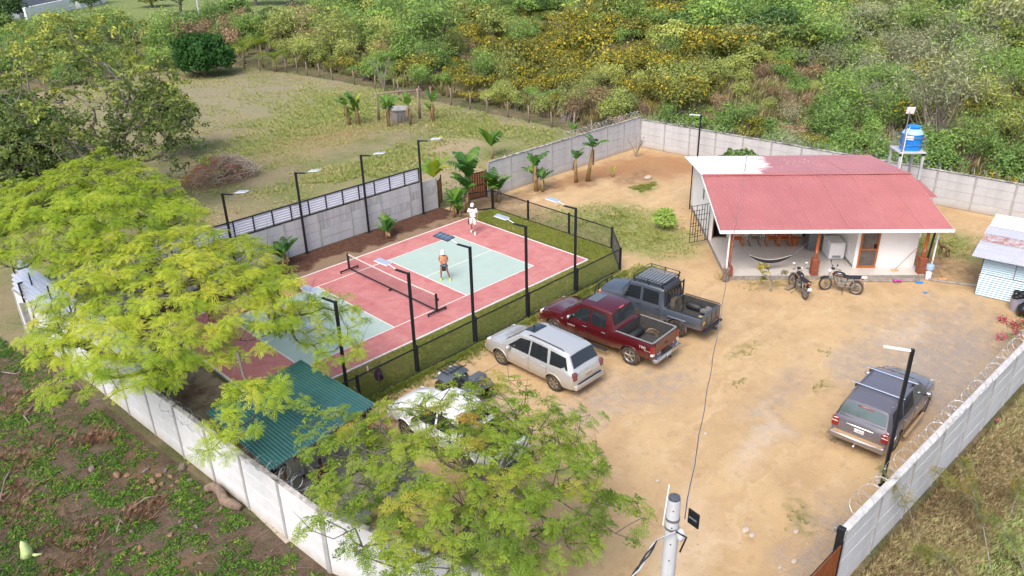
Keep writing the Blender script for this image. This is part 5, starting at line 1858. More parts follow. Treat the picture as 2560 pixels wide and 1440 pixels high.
def bike(label, loc, rz, steer=0.0, white_mirrors=True, lean=-8):
    t = thing('motorcycle', label, 'motorcycle', loc, group='motorbikes at the porch', rot=(R(lean), 0, rz))
    t.scale = (1.07,) * 3
    WB, WR_ = 1.26, .30
    fork = Matrix.Translation((WB / 2 - .12, 0, .78)) @ Matrix.Rotation(steer, 4, 'Z') @ Matrix.Translation((-WB / 2 + .12, 0, -.78))

    def wheel(x, M=None):
        ty = MB()
        Mx = (M or Matrix()) @ Matrix.Translation((x, 0, WR_)) @ Matrix.Rotation(R(90), 4, 'X')
        ty.path([Mx @ Vector((WR_ * .88 * math.cos(a), WR_ * .88 * math.sin(a), 0)) for a in [2 * PI * k / 28 for k in range(28)]], WR_ * .13, 8, closed=True)
        w_ = ty.build('wheel', TYRE, t, smooth='all')
        rm = MB()
        rm.path([Mx @ Vector((WR_ * .74 * math.cos(a), WR_ * .74 * math.sin(a), 0)) for a in [2 * PI * k / 24 for k in range(24)]], .014, 6, closed=True)
        rm.lathe([(.05, -.05), (.05, .05)], 10, M=Mx)
        for k in range(10):
            a = 2 * PI * k / 10
            rm.tube(Mx @ Vector((0, 0, .03 * (-1) ** k)), Mx @ Vector((WR_ * .74 * math.cos(a), WR_ * .74 * math.sin(a), 0)), .006, .006, 4)
        rm.build('rim', ENGM, w_)
        return Mx
    wheel(-WB / 2)
    wheel(WB / 2, fork)
    fr = MB()
    for sg in (1, -1):
        fr.path([fork @ Vector((WB / 2, sg * .07, WR_)), fork @ Vector((WB / 2 - .22, sg * .08, .86))], .02, 8)
        fr.tube((-WB / 2, sg * .1, WR_), (-.42, sg * .12, .72), .022, .022, 8)
        fr.tube((-WB / 2, sg * .07, WR_), (-.1, sg * .08, .34), .02, .02, 6)
    fr.build('fork', ENGM, t, smooth='all')
    f2 = MB()
    f2.path([(WB / 2 - .24, 0, .82), (.2, 0, .70), (-.4, 0, .68), (-.72, 0, .74)], .026, 6)
    f2.path([(WB / 2 - .24, 0, .78), (.22, 0, .34), (-.18, 0, .28), (-.25, 0, .68)], .024, 6)
    f2.build('frame', MOTB, t, smooth='all')
    MB().ball((.13, 0, .80), (.28, .135, .125), 14, 8).build('tank', MOTB, t, smooth='all')
    for sg in (1, -1):
        MB().path([(.30, sg * .128, .80), (.12, sg * .139, .78), (-.04, sg * .12, .76)], .012, 5).build('tank_stripe', mat('bike_stripe', (.5, .2, .12), .5) if 'bike_stripe' not in bpy.data.materials else bpy.data.materials['bike_stripe'], t)
    P = []
    for x, w_, z in ((-.08, .07, .76), (-.16, .11, .78), (-.3, .13, .775), (-.5, .13, .81), (-.7, .12, .84), (-.76, .08, .84)):
        P.append([(x, -w_, z - .07), (x, -w_, z - .01), (x, -w_ * .6, z + .02), (x, w_ * .6, z + .02), (x, w_, z - .01), (x, w_, z - .07)])
    MB().grid(P).build('seat', SEATM, t, smooth=True)
    en = MB()
    en.rbox(-.16, .14, -.11, .11, .26, .46, .03)
    en.rbox(.02, .16, -.08, .08, .44, .62, .02)
    for k in range(5):
        en.box(0, .18, -.095, .095, .46 + .03 * k, .468 + .03 * k)
    en.lathe([(.09, -.13), (.09, .13)], 14, M=Matrix.Translation((-.06, 0, .36)) @ Matrix.Rotation(R(90), 4, 'X'))
    en.build('engine', ENGM, t)
    MB().path([(.14, -.1, .5), (.26, -.11, .34), (.1, -.13, .22), (-.3, -.14, .26), (-.75, -.16, .36)], [.022, .022, .025, .045, .05], 8).build('exhaust', CHROME, t, smooth='all')
    for x, M, a0, a1 in ((WB / 2, fork, 40, 150), (-WB / 2, Matrix(), 20, 150)):
        P = []
        for k in range(9):
            a = R(a0 + (a1 - a0) * k / 8)
            P.append([M @ Vector((x + (WR_ + .05) * math.cos(a), y, WR_ + (WR_ + .05) * math.sin(a) - (.015 if y else 0))) for y in (-.07, 0, .07)])
        MB().grid(P).build('mudguard', MOTB, t, smooth='all')
    hb = MB()
    for sg in (1, -1):
        hb.path([fork @ Vector((WB / 2 - .24, 0, .92)), fork @ Vector((WB / 2 - .25, sg * .14, 1.0)), fork @ Vector((WB / 2 - .38, sg * .36, 1.02))], .014, 6)
    h = hb.build('handlebar', CHROME, t, smooth='all')
    for sg in (1, -1):
        MB().tube(fork @ Vector((WB / 2 - .33, sg * .27, 1.02)), fork @ Vector((WB / 2 - .39, sg * .39, 1.02)), .02, .02, 8).build('grip', BLKPL, h)
        MB().tube(fork @ Vector((WB / 2 - .27, sg * .2, 1.02)), fork @ Vector((WB / 2 - .24, sg * .30, 1.2)), .007, .007, 5).build('mirror_stem', BLKPL, h)
        MB().ball(fork @ Vector((WB / 2 - .25, sg * .31, 1.23)), (.03, .07, .05), 10, 7).build('mirror', CLRL if white_mirrors else BLKPL, h, smooth='all')
    MB().ball(fork @ Vector((WB / 2 - .10, 0, .88)), (.09, .09, .09), 12, 8).build('headlamp', CLRL, t, smooth='all')
    MB().rbox(WB / 2 - .30, WB / 2 - .16, -.07, .07, .95, 1.03, .02, fork).build('gauge', BLKPL, t)
    MB().rbox(-.86, -.78, -.08, .08, .72, .80, .02).build('tail_lamp', REDL, t)
    MB().rbox(-.93, -.92, -.09, .09, .50, .64, .004, Matrix.Rotation(R(0), 4, 'Y')).build('number_plate', PLATE, t)
    MB().path([(-.78, -.1, .82), (-.98, -.09, .86), (-.98, .09, .86), (-.78, .1, .82)], .012, 6).build('grab_rail', CHROME, t)
    for sg in (1, -1):
        MB().ball((-.86, sg * .18, .72), (.05, .03, .025), 8, 5).build('indicator', AMBL, t)
        MB().ball(fork @ Vector((WB / 2 - .16, sg * .2, .86)), (.04, .03, .03), 8, 5).build('indicator', AMBL, t)
    MB().tube((-.1, .1, .26), (-.14, .38, .02), .013, .012, 6).build('kickstand', BLKPL, t)
    return t


a, b = Vector((12.25, -14.6, 0)), Vector((13.2, -13.8, 0))
d = b - a
bike('black motorcycle seen from behind with two white mirrors in front of the porch', (a + d * .5) + Vector((.05, 0, 0)), math.atan2(d.y, d.x) + R(10), R(8), True, 5)
a, b = G(2145, 738), G(2052, 722)
d = b - a
bike('black motorcycle standing side on with its long seat towards the right', a.lerp(b, .5), math.atan2(d.y, d.x), R(30), False, 7)

# ------------------------------------------------------------------ quad bike
ATVG = mat('quad_plastic', (0.085, 0.10, 0.115), 0.45)
a = Vector((-3.55, -8.35, 0))
t = thing('quad_bike', 'dark grey quad bike with front rack parked beside the white pickup', 'quad bike', a - Vector((.05, .9, 0)), R(93))
tm, rm = Car.tyre_mesh(.33, .26), Car.rim_mesh(.33, .26, 5, BLKPL)
for wx, hy in ((.66, .48), (-.66, .48)):
    for sg in (1, -1):
        o = inst('wheel', tm, (wx, sg * hy, .33), t, rot=(R(90) * sg, 0, 0))
        inst('rim', rm, (0, 0, 0), o)
MB().rbox(-.6, .6, -.16, .16, .32, .62, .04).build('frame', BLKPL, t, smooth=True)
for s, nm in ((1, 'front_fender'), (-1, 'rear_fender')):
    P = []
    for k in range(9):
        y = -.62 + 1.24 * k / 8
        e = abs(y) / .62
        P.append([(s * (.28 + .05 * e), y, .74 - .06 * e), (s * .5, y, .88 - .14 * e ** 2), (s * .85, y, .86 - .16 * e ** 2), (s * 1.02, y, .70 - .12 * e ** 2)])
    MB().grid(P).build(nm, ATVG, t, smooth='all')
    rk = MB()
    for y in (-.36, -.18, 0, .18, .36):
        rk.path([(s * .48, y, .94), (s * .98, y, .94)], .012, 5)
    rk.path([(s * .46, -.4, .95), (s * 1.0, -.4, .95), (s * 1.0, .4, .95), (s * .46, .4, .95)], .016, 6, closed=True)
    rk.build('rack', BLKPL, t)
MB().ball((-.18, 0, .82), (.42, .17, .10), 12, 7).build('seat', SEATM, t, smooth='all')
MB().ball((.22, 0, .80), (.20, .16, .13), 12, 7).build('tank', ATVG, t, smooth='all')
h = MB().path([(.26, -.38, 1.06), (.34, -.15, 1.02), (.34, .15, 1.02), (.26, .38, 1.06)], .016, 6).build('handlebar', BLKPL, t, smooth='all')
for sg in (1, -1):
    MB().tube((.27, sg * .28, 1.05), (.25, sg * .40, 1.06), .023, .023, 8).build('grip', BLKPL, h)
    MB().ball((1.0, sg * .28, .72), (.05, .09, .06), 10, 6).build('headlamp', CLRL, t, smooth='all')
bx = MB().rbox(-.95, -.5, -.32, .32, .96, 1.2, .06).build('rear_box', ATVG, t, smooth=True)
# ------------------------------------------------------------------ people
SKIN1 = mat('skin_tan', (0.36, 0.17, 0.10), 0.55)
SKIN2 = mat('skin_brown', (0.24, 0.105, 0.055), 0.55)
HAIRD = mat('dark_hair', (0.018, 0.012, 0.01), 0.6)
HAIRB = mat('light_brown_hair', (0.22, 0.12, 0.05), 0.7)
SHOEW = mat('white_shoe', (0.70, 0.70, 0.70), 0.6)


def skin_mesh(name, verts, edges, rads, m, parent, sub=1, root=0):
    me = bpy.data.meshes.new(name)
    me.from_pydata([tuple(v) for v in verts], edges, [])
    o = bpy.data.objects.new(name, me)
    COL.objects.link(o)
    md = o.modifiers.new('skin', 'SKIN')
    md.use_smooth_shade = True
    md.branch_smoothing = 0.6
    lay = me.skin_vertices[0].data
    for i, r in enumerate(rads):
        lay[i].radius = (r, r) if not isinstance(r, tuple) else r
        lay[i].use_root = (i == root)
    s = o.modifiers.new('sub', 'SUBSURF')
    s.levels = sub
    s.render_levels = sub
    bpy.context.view_layer.update()
    nm = bpy.data.meshes.new_from_object(o.evaluated_get(bpy.context.evaluated_depsgraph_get()))
    bpy.data.objects.remove(o)
    nm.materials.clear()
    nm.materials.append(m)
    nm.shade_smooth()
    r = bpy.data.objects.new(name, nm)
    COL.objects.link(r)
    r.parent = parent
    return r


def chainv(ps):
    return ps


def person(label, loc, rz, J, skin=SKIN1, shirt=None, shorts=None, shoe=SHOEW, hair=HAIRD, cap=None, sleeve=0.6, leg=0.9, female=False, ponytail=False, scale=1.0, longp=False):
    """J overrides joints (x forward, y left, z up), a standing adult 1.70 m tall by default"""
    j = dict(pel=(0, 0, .95), wai=(0, 0, 1.08), che=(0.01, 0, 1.28), nk=(0, 0, 1.43), hd=(0.02, 0, 1.56),
             sL=(0, .18, 1.38), eL=(-.02, .24, 1.12), wL=(.06, .24, .90), sR=(0, -.18, 1.38), eR=(-.02, -.24, 1.12), wR=(.06, -.24, .90),
             hL=(0, .09, .90), kL=(.03, .11, .50), aL=(-.02, .12, .09), hR=(0, -.09, .90), kR=(.03, -.11, .50), aR=(-.02, -.12, .09), tL=None, tR=None)
    j.update(J)
    V3 = {k: Vector(v) for k, v in j.items() if v is not None}
    t = thing('person', label, 'person', loc, rz)
    t.scale = (scale,) * 3
    V, E, Rr = [], [], []

    def add(p, r, par=None):
        V.append(Vector(p))
        Rr.append(r)
        if par is not None:
            E.append((par, len(V) - 1))
        return len(V) - 1
    hw = .115 if female else .125
    p = add(V3['pel'], (hw + .02, .10))
    w_ = add(V3['wai'], (hw - .005, .09), p)
    c = add(V3['che'], (hw + .02, .10), w_)
    n0 = add(V3['nk'] - Vector((0, 0, .03)), .06, c)
    n1 = add(V3['nk'] + (V3['hd'] - V3['nk']) * .35, .05, n0)
    hdir = (V3['hd'] - V3['nk']).normalized()
    h1 = add(V3['hd'] - hdir * .02, (.075, .085), n1)
    h2 = add(V3['hd'] + hdir * .07, (.078, .092), h1)
    h3 = add(V3['hd'] + hdir * .13, (.045, .05), h2)
    fing = MB()
    for s in 'LR':
        sg = 1 if s == 'L' else -1
        a = add(V3['s' + s], .055, c)
        e0 = add(V3['s' + s].lerp(V3['e' + s], .5), .043, a)
        e = add(V3['e' + s], .036, e0)
        f = add(V3['e' + s].lerp(V3['w' + s], .35), .036, e)
        wv = add(V3['w' + s], .024, f)
        d = (V3['w' + s] - V3['e' + s]).normalized()
        pm = add(V3['w' + s] + d * .07, (.036, .018), wv)
        side = d.cross(Vector((1, 0, 0)))
        side = side.normalized() if side.length > .1 else Vector((0, 1, 0))
        fr = side.cross(d).normalized()
        for q in range(4):
            b0 = V3['w' + s] + d * .075 + fr * (.024 - .016 * q)
            L = (.072, .08, .075, .058)[q]
            fing.path([b0, b0 + d * L * .5, b0 + d * L * .85 - side * sg * .012], [.010, .0085, .006], 5)
        b0 = V3['w' + s] + d * .03 + fr * .024
        fing.path([b0, b0 + fr * .022 + d * .03, b0 + fr * .028 + d * .058], [.011, .0095, .007], 5)
        h_ = add(V3['h' + s], .085, p)
        k0 = add(V3['h' + s].lerp(V3['k' + s], .5), .072, h_)
        k = add(V3['k' + s], .052, k0)
        k1 = add(V3['k' + s].lerp(V3['a' + s], .35), .052, k)
        an = add(V3['a' + s], .034, k1)
        fd = V3.get('t' + s)
        fdir = (fd - V3['a' + s]).normalized() if fd is not None else Vector((1, sg * .15, -.25)).normalized()
        toe = add(V3['a' + s] + fdir * .15 + Vector((0, 0, -.02)), (.035, .025), an)
        sh = MB()
        A = V3['a' + s]
        fx = fdir.copy()
        sh.path([A - fx * .075 + Vector((0, 0, -.035)), A - fx * .02 + Vector((0, 0, -.02)), A + fx * .08 + Vector((0, 0, -.035)), A + fx * .17 + Vector((0, 0, -.035)), A + fx * .20 + Vector((0, 0, -.035))], [.032, .056, .05, .045, .02], 10)
        sh.build('shoe', shoe, t, smooth='all')
        MB().path([A - fx * .06 + Vector((0, 0, .0)), A + Vector((0, 0, .07))], [.05, .043], 8).build('sock', shoe, t, smooth='all')
    body = skin_mesh('body', V, E, Rr, skin, t)
    fing.build('fingers', skin, t, smooth='all')
    # face
    H = V3['hd'] + hdir * .04
    hx = Vector((1, 0, 0))
    if 'face' in V3:
        hx = V3['face'].normalized()
    hx = (hx - hdir * hx.dot(hdir)).normalized()
    hy = hdir.cross(hx)
    MB().path([H + hx * .085 + hdir * .015, H + hx * .115 - hdir * .02, H + hx * .09 - hdir * .028], [.008, .016, .01], 6).build('nose', skin, t, smooth='all')
    for sg in (1, -1):
        MB().ball(H + hx * .082 + hy * sg * .032 + hdir * .015, (.011, .013, .008), 6, 5).build('eye', HAIRD, t)
        MB().ball(H + hy * sg * .082 - hx * .005, (.02, .012, .03), 8, 6).build('ear', skin, t, smooth='all')
    MB().ball(H + hx * .082 - hdir * .055, (.012, .025, .006), 8, 5).build('mouth', mat('lips', (.30, .09, .07), .5) if 'lips' not in bpy.data.materials else bpy.data.materials['lips'], t)
    hm = MB()
    RM = Matrix((hx, hy, hdir)).transposed().to_4x4()
    RM.translation = H + hdir * .045 - hx * .018
    hm.ball((0, 0, 0), (.100, .092, .085), 14, 9, RM)
    hr = hm.build('hair', hair, t, smooth='all')
    if ponytail:
        MB().path([H - hx * .09 + hdir * .04, H - hx * .15, H - hx * .14 - hdir * .15, H - hx * .10 - hdir * .24], [.025, .035, .03, .01], 8).build('ponytail', hair, t, smooth='all')
    if cap:
        cm = MB()
        RC = RM.copy()
        RC.translation = H + hdir * .055 - hx * .01
        cm.ball((0, 0, 0.01), (.108, .100, .088), 14, 9, RC)
        for k in range(1):
            P = []
            for a in range(9):
                th = R(-60 + 15 * a)
                P.append([RC @ Vector((.095 * math.cos(th), .095 * math.sin(th), .0)), RC @ Vector((.10 + .085 * math.cos(th) - .0, .098 * math.sin(th), -.015))])
            cm.grid(P)
        cm.build('cap', cap, t, smooth='all')
    # shirt: a loft of rings round the torso, and sleeves
    if shirt:
        lat = (V3['sL'] - V3['sR']).normalized()
        P = []
        cs_ = [(V3['pel'].lerp(V3['wai'], .15), hw + .045, .125), (V3['wai'], hw + .03, .118), (V3['che'], hw + .055, .128), (V3['che'].lerp(V3['nk'], .55), hw + .07, .105), (V3['nk'] - Vector((0, 0, .03)), .085, .07)]
        for q, (c_, rx, ry) in enumerate(cs_):
            upv = (cs_[min(q + 1, 4)][0] - cs_[max(q - 1, 0)][0]).normalized()
            fw = lat.cross(upv).normalized()
            P.append([c_ + lat * rx * math.cos(a_) + fw * ry * math.sin(a_) for a_ in [2 * PI * k_ / 14 for k_ in range(15)]])
        sm_ = MB().grid(P)
        if sleeve > .2:
            for s in 'LR':
                q0 = V3['s' + s] - lat * (.03 if s == 'L' else -.03)
                q1 = V3['s' + s].lerp(V3['e' + s], min(sleeve, 1))
                sm_.path([q0, V3['s' + s], q1], [.075, .072, .062], 10, cap=False)
        sm_.build('shirt', shirt, t, smooth='all')
    if shorts:
        V, E, Rr = [], [], []
        p = add(V3['pel'].lerp(V3['wai'], .35), (hw + .025, .12))
        q = add(V3['pel'], (hw + .035, .125), p)
        for s in 'LR':
            h_ = add(V3['h' + s], .105, q)
            k0 = add(V3['h' + s].lerp(V3['k' + s], leg * .6), .095, h_)
            if longp:
                k = add(V3['k' + s], .068, k0)
                add(V3['a' + s] + Vector((0, 0, .05)), .058, k)
            else:
                add(V3['h' + s].lerp(V3['k' + s], leg), .092, k0)
        skin_mesh('trousers' if longp else 'shorts', V, E, Rr, shorts, t)
    return t


WHC = mat('white_cloth', (0.78, 0.78, 0.78), .9)
ORC = mat('orange_cloth', (0.78, 0.33, 0.16), .9)
DNM = mat('denim', (0.06, 0.14, 0.32), .9)
BLC = mat('black_cloth', (0.015, 0.015, 0.02), .9)
MRC = mat('maroon_cloth', (0.09, 0.012, 0.03), .9)
GRC = mat('grey_cloth', (0.42, 0.43, 0.45), .9)
TEAL = mat('teal_shoe', (0.12, 0.36, 0.34), .7)
LIME = mat('lime_shoe', (0.50, 0.78, 0.20), .7)

pa = person('man in white cap, white tee shirt and white shorts walking on the far court', G(1184, 583, .03), R(215),
            dict(kL=(.10, .11, .50), aL=(.16, .13, .10), kR=(-.02, -.12, .49), aR=(-.22, -.13, .11), wL=(.02, .27, .88), eR=(-.02, -.27, 1.14), wR=(-.02, -.25, .88), hd=(.03, 0, 1.56)),
            SKIN1, WHC, WHC, SHOEW, HAIRB, WHC, .65, 1.0, scale=1.03)
MB().ball((.14, -.02, 1.25), (.02, .03, .045), 8, 6).build('shirt_print', mat('print_red', (.6, .05, .12), .8), pa)
pd = MB().rbox(-.10, .10, -.008, .008, -.13, .13, .03, Matrix.Translation((-.02, -.26, .62))).build('paddle', BLKPL, pa)
person('woman in orange top, denim shorts and white cap holding a paddle on the sage court', G(1112, 700, .03), R(222),
       dict(pel=(-.04, 0, .93), wai=(0, 0, 1.05), che=(.05, 0, 1.24), nk=(.07, 0, 1.38), hd=(.13, 0, 1.49), sL=(.06, .16, 1.33), sR=(.06, -.16, 1.33), eL=(.02, .22, 1.08), eR=(.02, -.22, 1.08), wL=(.22, .06, .97), wR=(.22, -.06, .95),
            hL=(-.03, .09, .88), hR=(-.03, -.09, .88), kL=(.06, .17, .50), kR=(.05, -.15, .50), aL=(-.02, .27, .09), aR=(-.02, -.17, .09)),
       SKIN1, ORC, DNM, LIME, HAIRD, WHC, 0.12, .48, True, True, scale=1.0)
pd = thing('paddle', 'dark paddle held in front of the woman in the orange top', 'paddle', G(1112, 700, .03) + Vector((-.22, -.24, .88)), R(222))
MB().rbox(-.008, .008, -.10, .10, -.25, .0, .03).build('face', BLKPL, pd)
MB().tube((0, 0, 0), (0, 0, .13), .016, .016, 6).build('handle', BLKPL, pd)
person('player in black with bare shoulders at the near court end behind leaves', G(530, 815, .03), R(15),
       dict(kL=(.08, .13, .50), kR=(.03, -.14, .49), aL=(.0, .17, .09), eL=(.05, .27, 1.15), wL=(.25, .2, 1.05)), SKIN1, BLC, BLC, SHOEW, HAIRB, None, 0.1, .55, True)
person('player in pink top and blue shorts on the near sage court behind leaves', G(693, 842, .03), R(40),
       dict(kL=(.06, .13, .50), kR=(.03, -.12, .49), eR=(.05, -.27, 1.15), wR=(.2, -.28, 1.0)), SKIN1, mat('pink_cloth', (.65, .45, .45), .9), DNM, LIME, HAIRD, WHC, .5, .6, True)
SIT = dict(pel=(0, 0, .50), wai=(-.06, 0, .62), che=(-.09, 0, .82), nk=(-.08, 0, .98), hd=(-.05, 0, 1.11), sL=(-.09, .18, .93), sR=(-.09, -.18, .93), eL=(.02, .25, .70), eR=(.02, -.25, .70), wL=(.22, .16, .62), wR=(.22, -.16, .62),
           hL=(.02, .10, .48), hR=(.02, -.10, .48), kL=(.45, .14, .50), kR=(.45, -.12, .52), aL=(.50, .16, .10), aR=(.62, -.10, .14))
person('seated person with bare legs, teal shoes and coral top beside the shelter', G(868, 1108, .05) + Vector((.1, -.15, 0)), R(135), {**SIT, 'kL': (.44, .05, .56), 'aL': (.85, -.02, .42), 'tL': (1.0, -.05, .5), 'tR': None},
       SKIN2, mat('coral_cloth', (.75, .2, .13), .9), DNM, TEAL, HAIRD, None, .5, .6)
person('standing woman with long dark hair and coral top by the shelter corner post', G(935, 1125, .03), R(120), dict(eL=(.05, .26, 1.12), wL=(.22, .3, 1.0)), SKIN2, mat('coral_cloth2', (.70, .28, .2), .9), DNM, SHOEW, HAIRD, None, .5, .8, True, True)
person('bulky person in a black top at the low corner of the green roof', G(708, 1215, .05), R(60), dict(pel=(0, 0, .93), che=(.10, 0, 1.22), nk=(.16, 0, 1.36), hd=(.24, 0, 1.46), sL=(.12, .2, 1.3), sR=(.12, -.2, 1.3)), SKIN1, BLC, BLC, SHOEW, HAIRD, None, .9, .9, scale=1.05)
person('person in a light grey printed shirt beside the one in black under the roof edge', G(768, 1192, .05), R(80), {}, SKIN1, GRC, GRC, BLKPL, HAIRB, None, .7, 1, True, longp=True)
person('person in a maroon top seated on the curved bench under the foreground tree', G(815, 1232, .05), R(250), SIT, SKIN2, MRC, BLC, SHOEW, HAIRD, None, .8, .9)

# ------------------------------------------------------------------ dog
DOGM = mat('dog_coat', (0.20, 0.115, 0.06), .85, var=(0.09, 0.05, 0.03), vscale=7)
t = thing('dog', 'thin brown dog standing on the sand right of the house', 'dog', G(2356, 638), R(60))
V = [(-.28, 0, .46), (-.05, 0, .47), (.22, 0, .46), (.36, 0, .56), (.46, 0, .68), (.56, 0, .67), (.66, 0, .63), (-.40, 0, .48), (-.52, 0, .40), (-.60, 0, .30)]
E_ = [(0, 1), (1, 2), (2, 3), (3, 4), (4, 5), (5, 6), (0, 7), (7, 8), (8, 9)]
Rr = [.085, .08, .10, .06, .055, .05, .025, .02, .014, .008]
for sg in (1, -1):
    k = len(V)
    V += [(.20, sg * .07, .34), (.17, sg * .08, .18), (.18, sg * .08, .03), (.22, sg * .08, .015)]
    E_ += [(2, k), (k, k + 1), (k + 1, k + 2), (k + 2, k + 3)]
    Rr += [.045, .024, .018, .02]
    k = len(V)
    V += [(-.26, sg * .08, .32), (-.36, sg * .08, .17), (-.31, sg * .08, .03), (-.26, sg * .08, .015)]
    E_ += [(0, k), (k, k + 1), (k + 1, k + 2), (k + 2, k + 3)]
    Rr += [.055, .024, .018, .02]
skin_mesh('body', V, E_, Rr, DOGM, t)
for sg in (1, -1):
    MB().path([(.44, sg * .04, .72), (.42, sg * .07, .79)], [.028, .006], 5).build('ear', DOGM, t)
    MB().ball((.53, sg * .035, .69), .01, 6, 4).build('eye', BLKPL, t)

# ------------------------------------------------------------------ porch furniture


def rocking_chair(label, x, y, m, rz=0.0):
    t = thing('rocking_chair', label, 'rocking chair', HW(x, y, SZ), HA - PI / 2 + rz, 'rocking chairs along the porch wall')
    for sg in (1, -1):
        MB().path([(-.42, sg * .26, .10), (-.2, sg * .26, .035), (.05, sg * .26, .022), (.3, sg * .26, .05), (.45, sg * .26, .11)], .022, 6).build('rocker', m, t)
        MB().rbox(.22, .27, sg * .26 - .022, sg * .26 + .022, .04, .62, .006).build('leg', m, t)
        MB().rbox(-.24, -.19, sg * .26 - .022, sg * .26 + .022, .04, .42, .006).build('leg', m, t)
        MB().rbox(-.24, .32, sg * .26 - .035, sg * .26 + .035, .60, .635, .01).build('armrest', m, t)
        MB().rbox(-.025, .025, sg * .26 - .025, sg * .26 + .025, 0, .85, .006, Matrix.Translation((-.22, 0, .38)) @ Matrix.Rotation(R(-14), 4, 'Y')).build('stile', m, t)
    MB().rbox(-.24, .27, -.235, .235, .38, .42, .01).build('seat', m, t)
    M = Matrix.Translation((-.22, 0, .38)) @ Matrix.Rotation(R(-14), 4, 'Y')
    for k in range(6):
        y_ = -.19 + .076 * k
        MB().rbox(-.01, .01, y_ - .022, y_ + .022, .12, .78, .004, M).build('slat', m, t)
    MB().rbox(-.018, .018, -.235, .235, .78, .86, .006, M).build('top_rail', m, t)
    MB().rbox(-.015, .015, -.235, .235, .08, .12, .004, M).build('lower_rail', m, t)


ORW = mat('orange_varnish', (0.50, 0.13, 0.025), .4, var=(.38, .09, .02), vscale=6)
rocking_chair('orange rocking chair furthest left on the porch', 1.30, 3.78, ORW)
rocking_chair('weathered grey-brown rocking chair between the orange ones', 2.22, 3.78, WOODD)
rocking_chair('orange rocking chair directly right of the grey-brown one', 3.08, 3.78, ORW)
rocking_chair('orange rocking chair beside the clay pot', 3.72, 3.78, ORW)
for x, lb in ((4.25, 'terracotta pot tucked behind the last rocking chair'), (4.88, 'terracotta pot standing alone near the middle post')):
    o = MB().lathe([(.12, 0), (.19, .36), (.22, .38), (.22, .46), (.19, .46), (.17, .38), (.001, .36)], 20, cap=False).build('clay_pot', CLAY, smooth=True)
    o.location = HW(x, 3.7, SZ)
    tag(o, lb, 'pot', 'clay pots')
t = thing('chest_freezer', 'white chest freezer standing on the tiled porch', 'freezer', HW(5.78, 2.35, SZ), HA)
MB().rbox(-.38, .38, -.52, .52, .03, .80, .03).build('body', TRIMW, t, smooth=True)
MB().rbox(-.39, .39, -.53, .53, .805, .88, .025).build('lid', TRIMW, t, smooth=True)
MB().rbox(-.40, -.385, -.12, .12, .80, .84, .005).build('handle', STEELG, t)
MB().rbox(-.2, .2, -.53, -.522, .1, .22, .002).build('vent', STEELG, t)
t = thing('refrigerator', 'tall dark grey refrigerator behind the white freezer', 'refrigerator', HW(5.05, 3.3, SZ), HA)
FRG = mat('steel_fridge', (.16, .17, .18), .35, .4)
MB().rbox(-.32, .32, -.32, .32, .02, 1.7, .03).build('body', FRG, t, smooth=True)
MB().rbox(-.345, -.322, -.31, .31, .05, 1.1, .01).build('door', FRG, t)
MB().rbox(-.345, -.322, -.31, .31, 1.12, 1.68, .01).build('freezer_door', FRG, t)
# hammock
t = thing('hammock', 'black and cream hammock slung between the left porch post and the middle post', 'hammock', HW(.15, .25, 0), HA)
A, B = Vector((.1, 1.6, 2.1)), Vector((3.95, -.05, 2.0))
A, B = Vector((.0, .0, 2.15)), Vector((3.9, .55, 1.75))
P = []
for i in range(21):
    s = i / 20
    c_ = A.lerp(B, .24 + .54 * s)
    c_.z -= 1.30 * 4 * (.24 + .54 * s) * (1 - .24 - .54 * s)
    wd = .04 + .17 * math.sin(PI * s) ** .7
    row = []
    for k in range(9):
        u_ = -1 + 2 * k / 8
        row.append(c_ + Vector((0, u_ * wd * .6, abs(u_) ** 2 * wd * .55)))
    P.append(row)
hm = MB()
hm.cm = 0
hm.grid(P)
hm.cm = 1
hm.path([r[8] + Vector((0, 0, .01)) for r in P], .022, 5)
hm.build('cloth', [mat('hammock_black', (.02, .02, .03), .9), mat('hammock_cream', (.55, .50, .44), .9)], t, smooth='all')
for e, q in ((A, P[0][4]), (B, P[-1][4])):
    MB().tube(e, q, .012, .018, 5).build('rope', mat('rope_grey', (.16, .16, .17), .9) if 'rope_grey' not in bpy.data.materials else bpy.data.materials['rope_grey'], t)
# brooms, shoes, drum at the right post
for (x, y, x2, y2, h, mm, lb) in ((8.1, .45, 8.95, .5, 1.15, ORC, 'broom with pink bristles leaning left of the right porch post'), (8.95, -.45, 8.8, .2, 1.35, BLUE, 'blue scrubbing brush on a pale stick below the porch edge'), (10.2, -.1, 9.35, .2, 1.3, ORC, 'orange rake leaning on the outside of the right porch post')):
    t = thing('broom', lb, 'broom', HW(x, y, SZ if y > 0 and x < 9 else 0), HA, 'brooms at the right porch post')
    v = Vector((x2 - x, y2 - y, h))
    MB().tube((0, 0, .06), v, .012, .012, 6).build('stick', WOODO, t)
    MB().rbox(-.17, .17, -.05, .05, 0, .09, .02).build('bristles', mm, t)
for k in range(2):
    o = MB().path([(-.12, 0, .02), (0, 0, .03), (.13, 0, .02)], [.03, .045, .04], 8).build('sandal', mat('magenta_rubber', (.55, .04, .38), .5) if not k else bpy.data.materials['magenta_rubber'], smooth='all')
    o.location = HW(7.8 + .22 * k, -.42, .1)
    o.rotation_euler = (0, 0, 1 + k)
    tag(o, ['left magenta sandal lying on the step under the porch edge', 'right magenta sandal of the pair on the porch step'][k], 'sandal', 'magenta sandals')
t = thing('bucket_stack', 'white and blue jugs stacked against the right porch post', 'jugs', HW(9.55, .05, 0), HA)
MB().lathe([(.12, 0), (.14, .02), (.14, .35), (.05, .42), (.05, .48)], 14).build('jug', TRIMW, t, smooth=True)
MB().lathe([(.15, .50), (.18, .52), (.18, .72), (.15, .74)], 14).build('bucket', BLUEL, t, smooth=True)
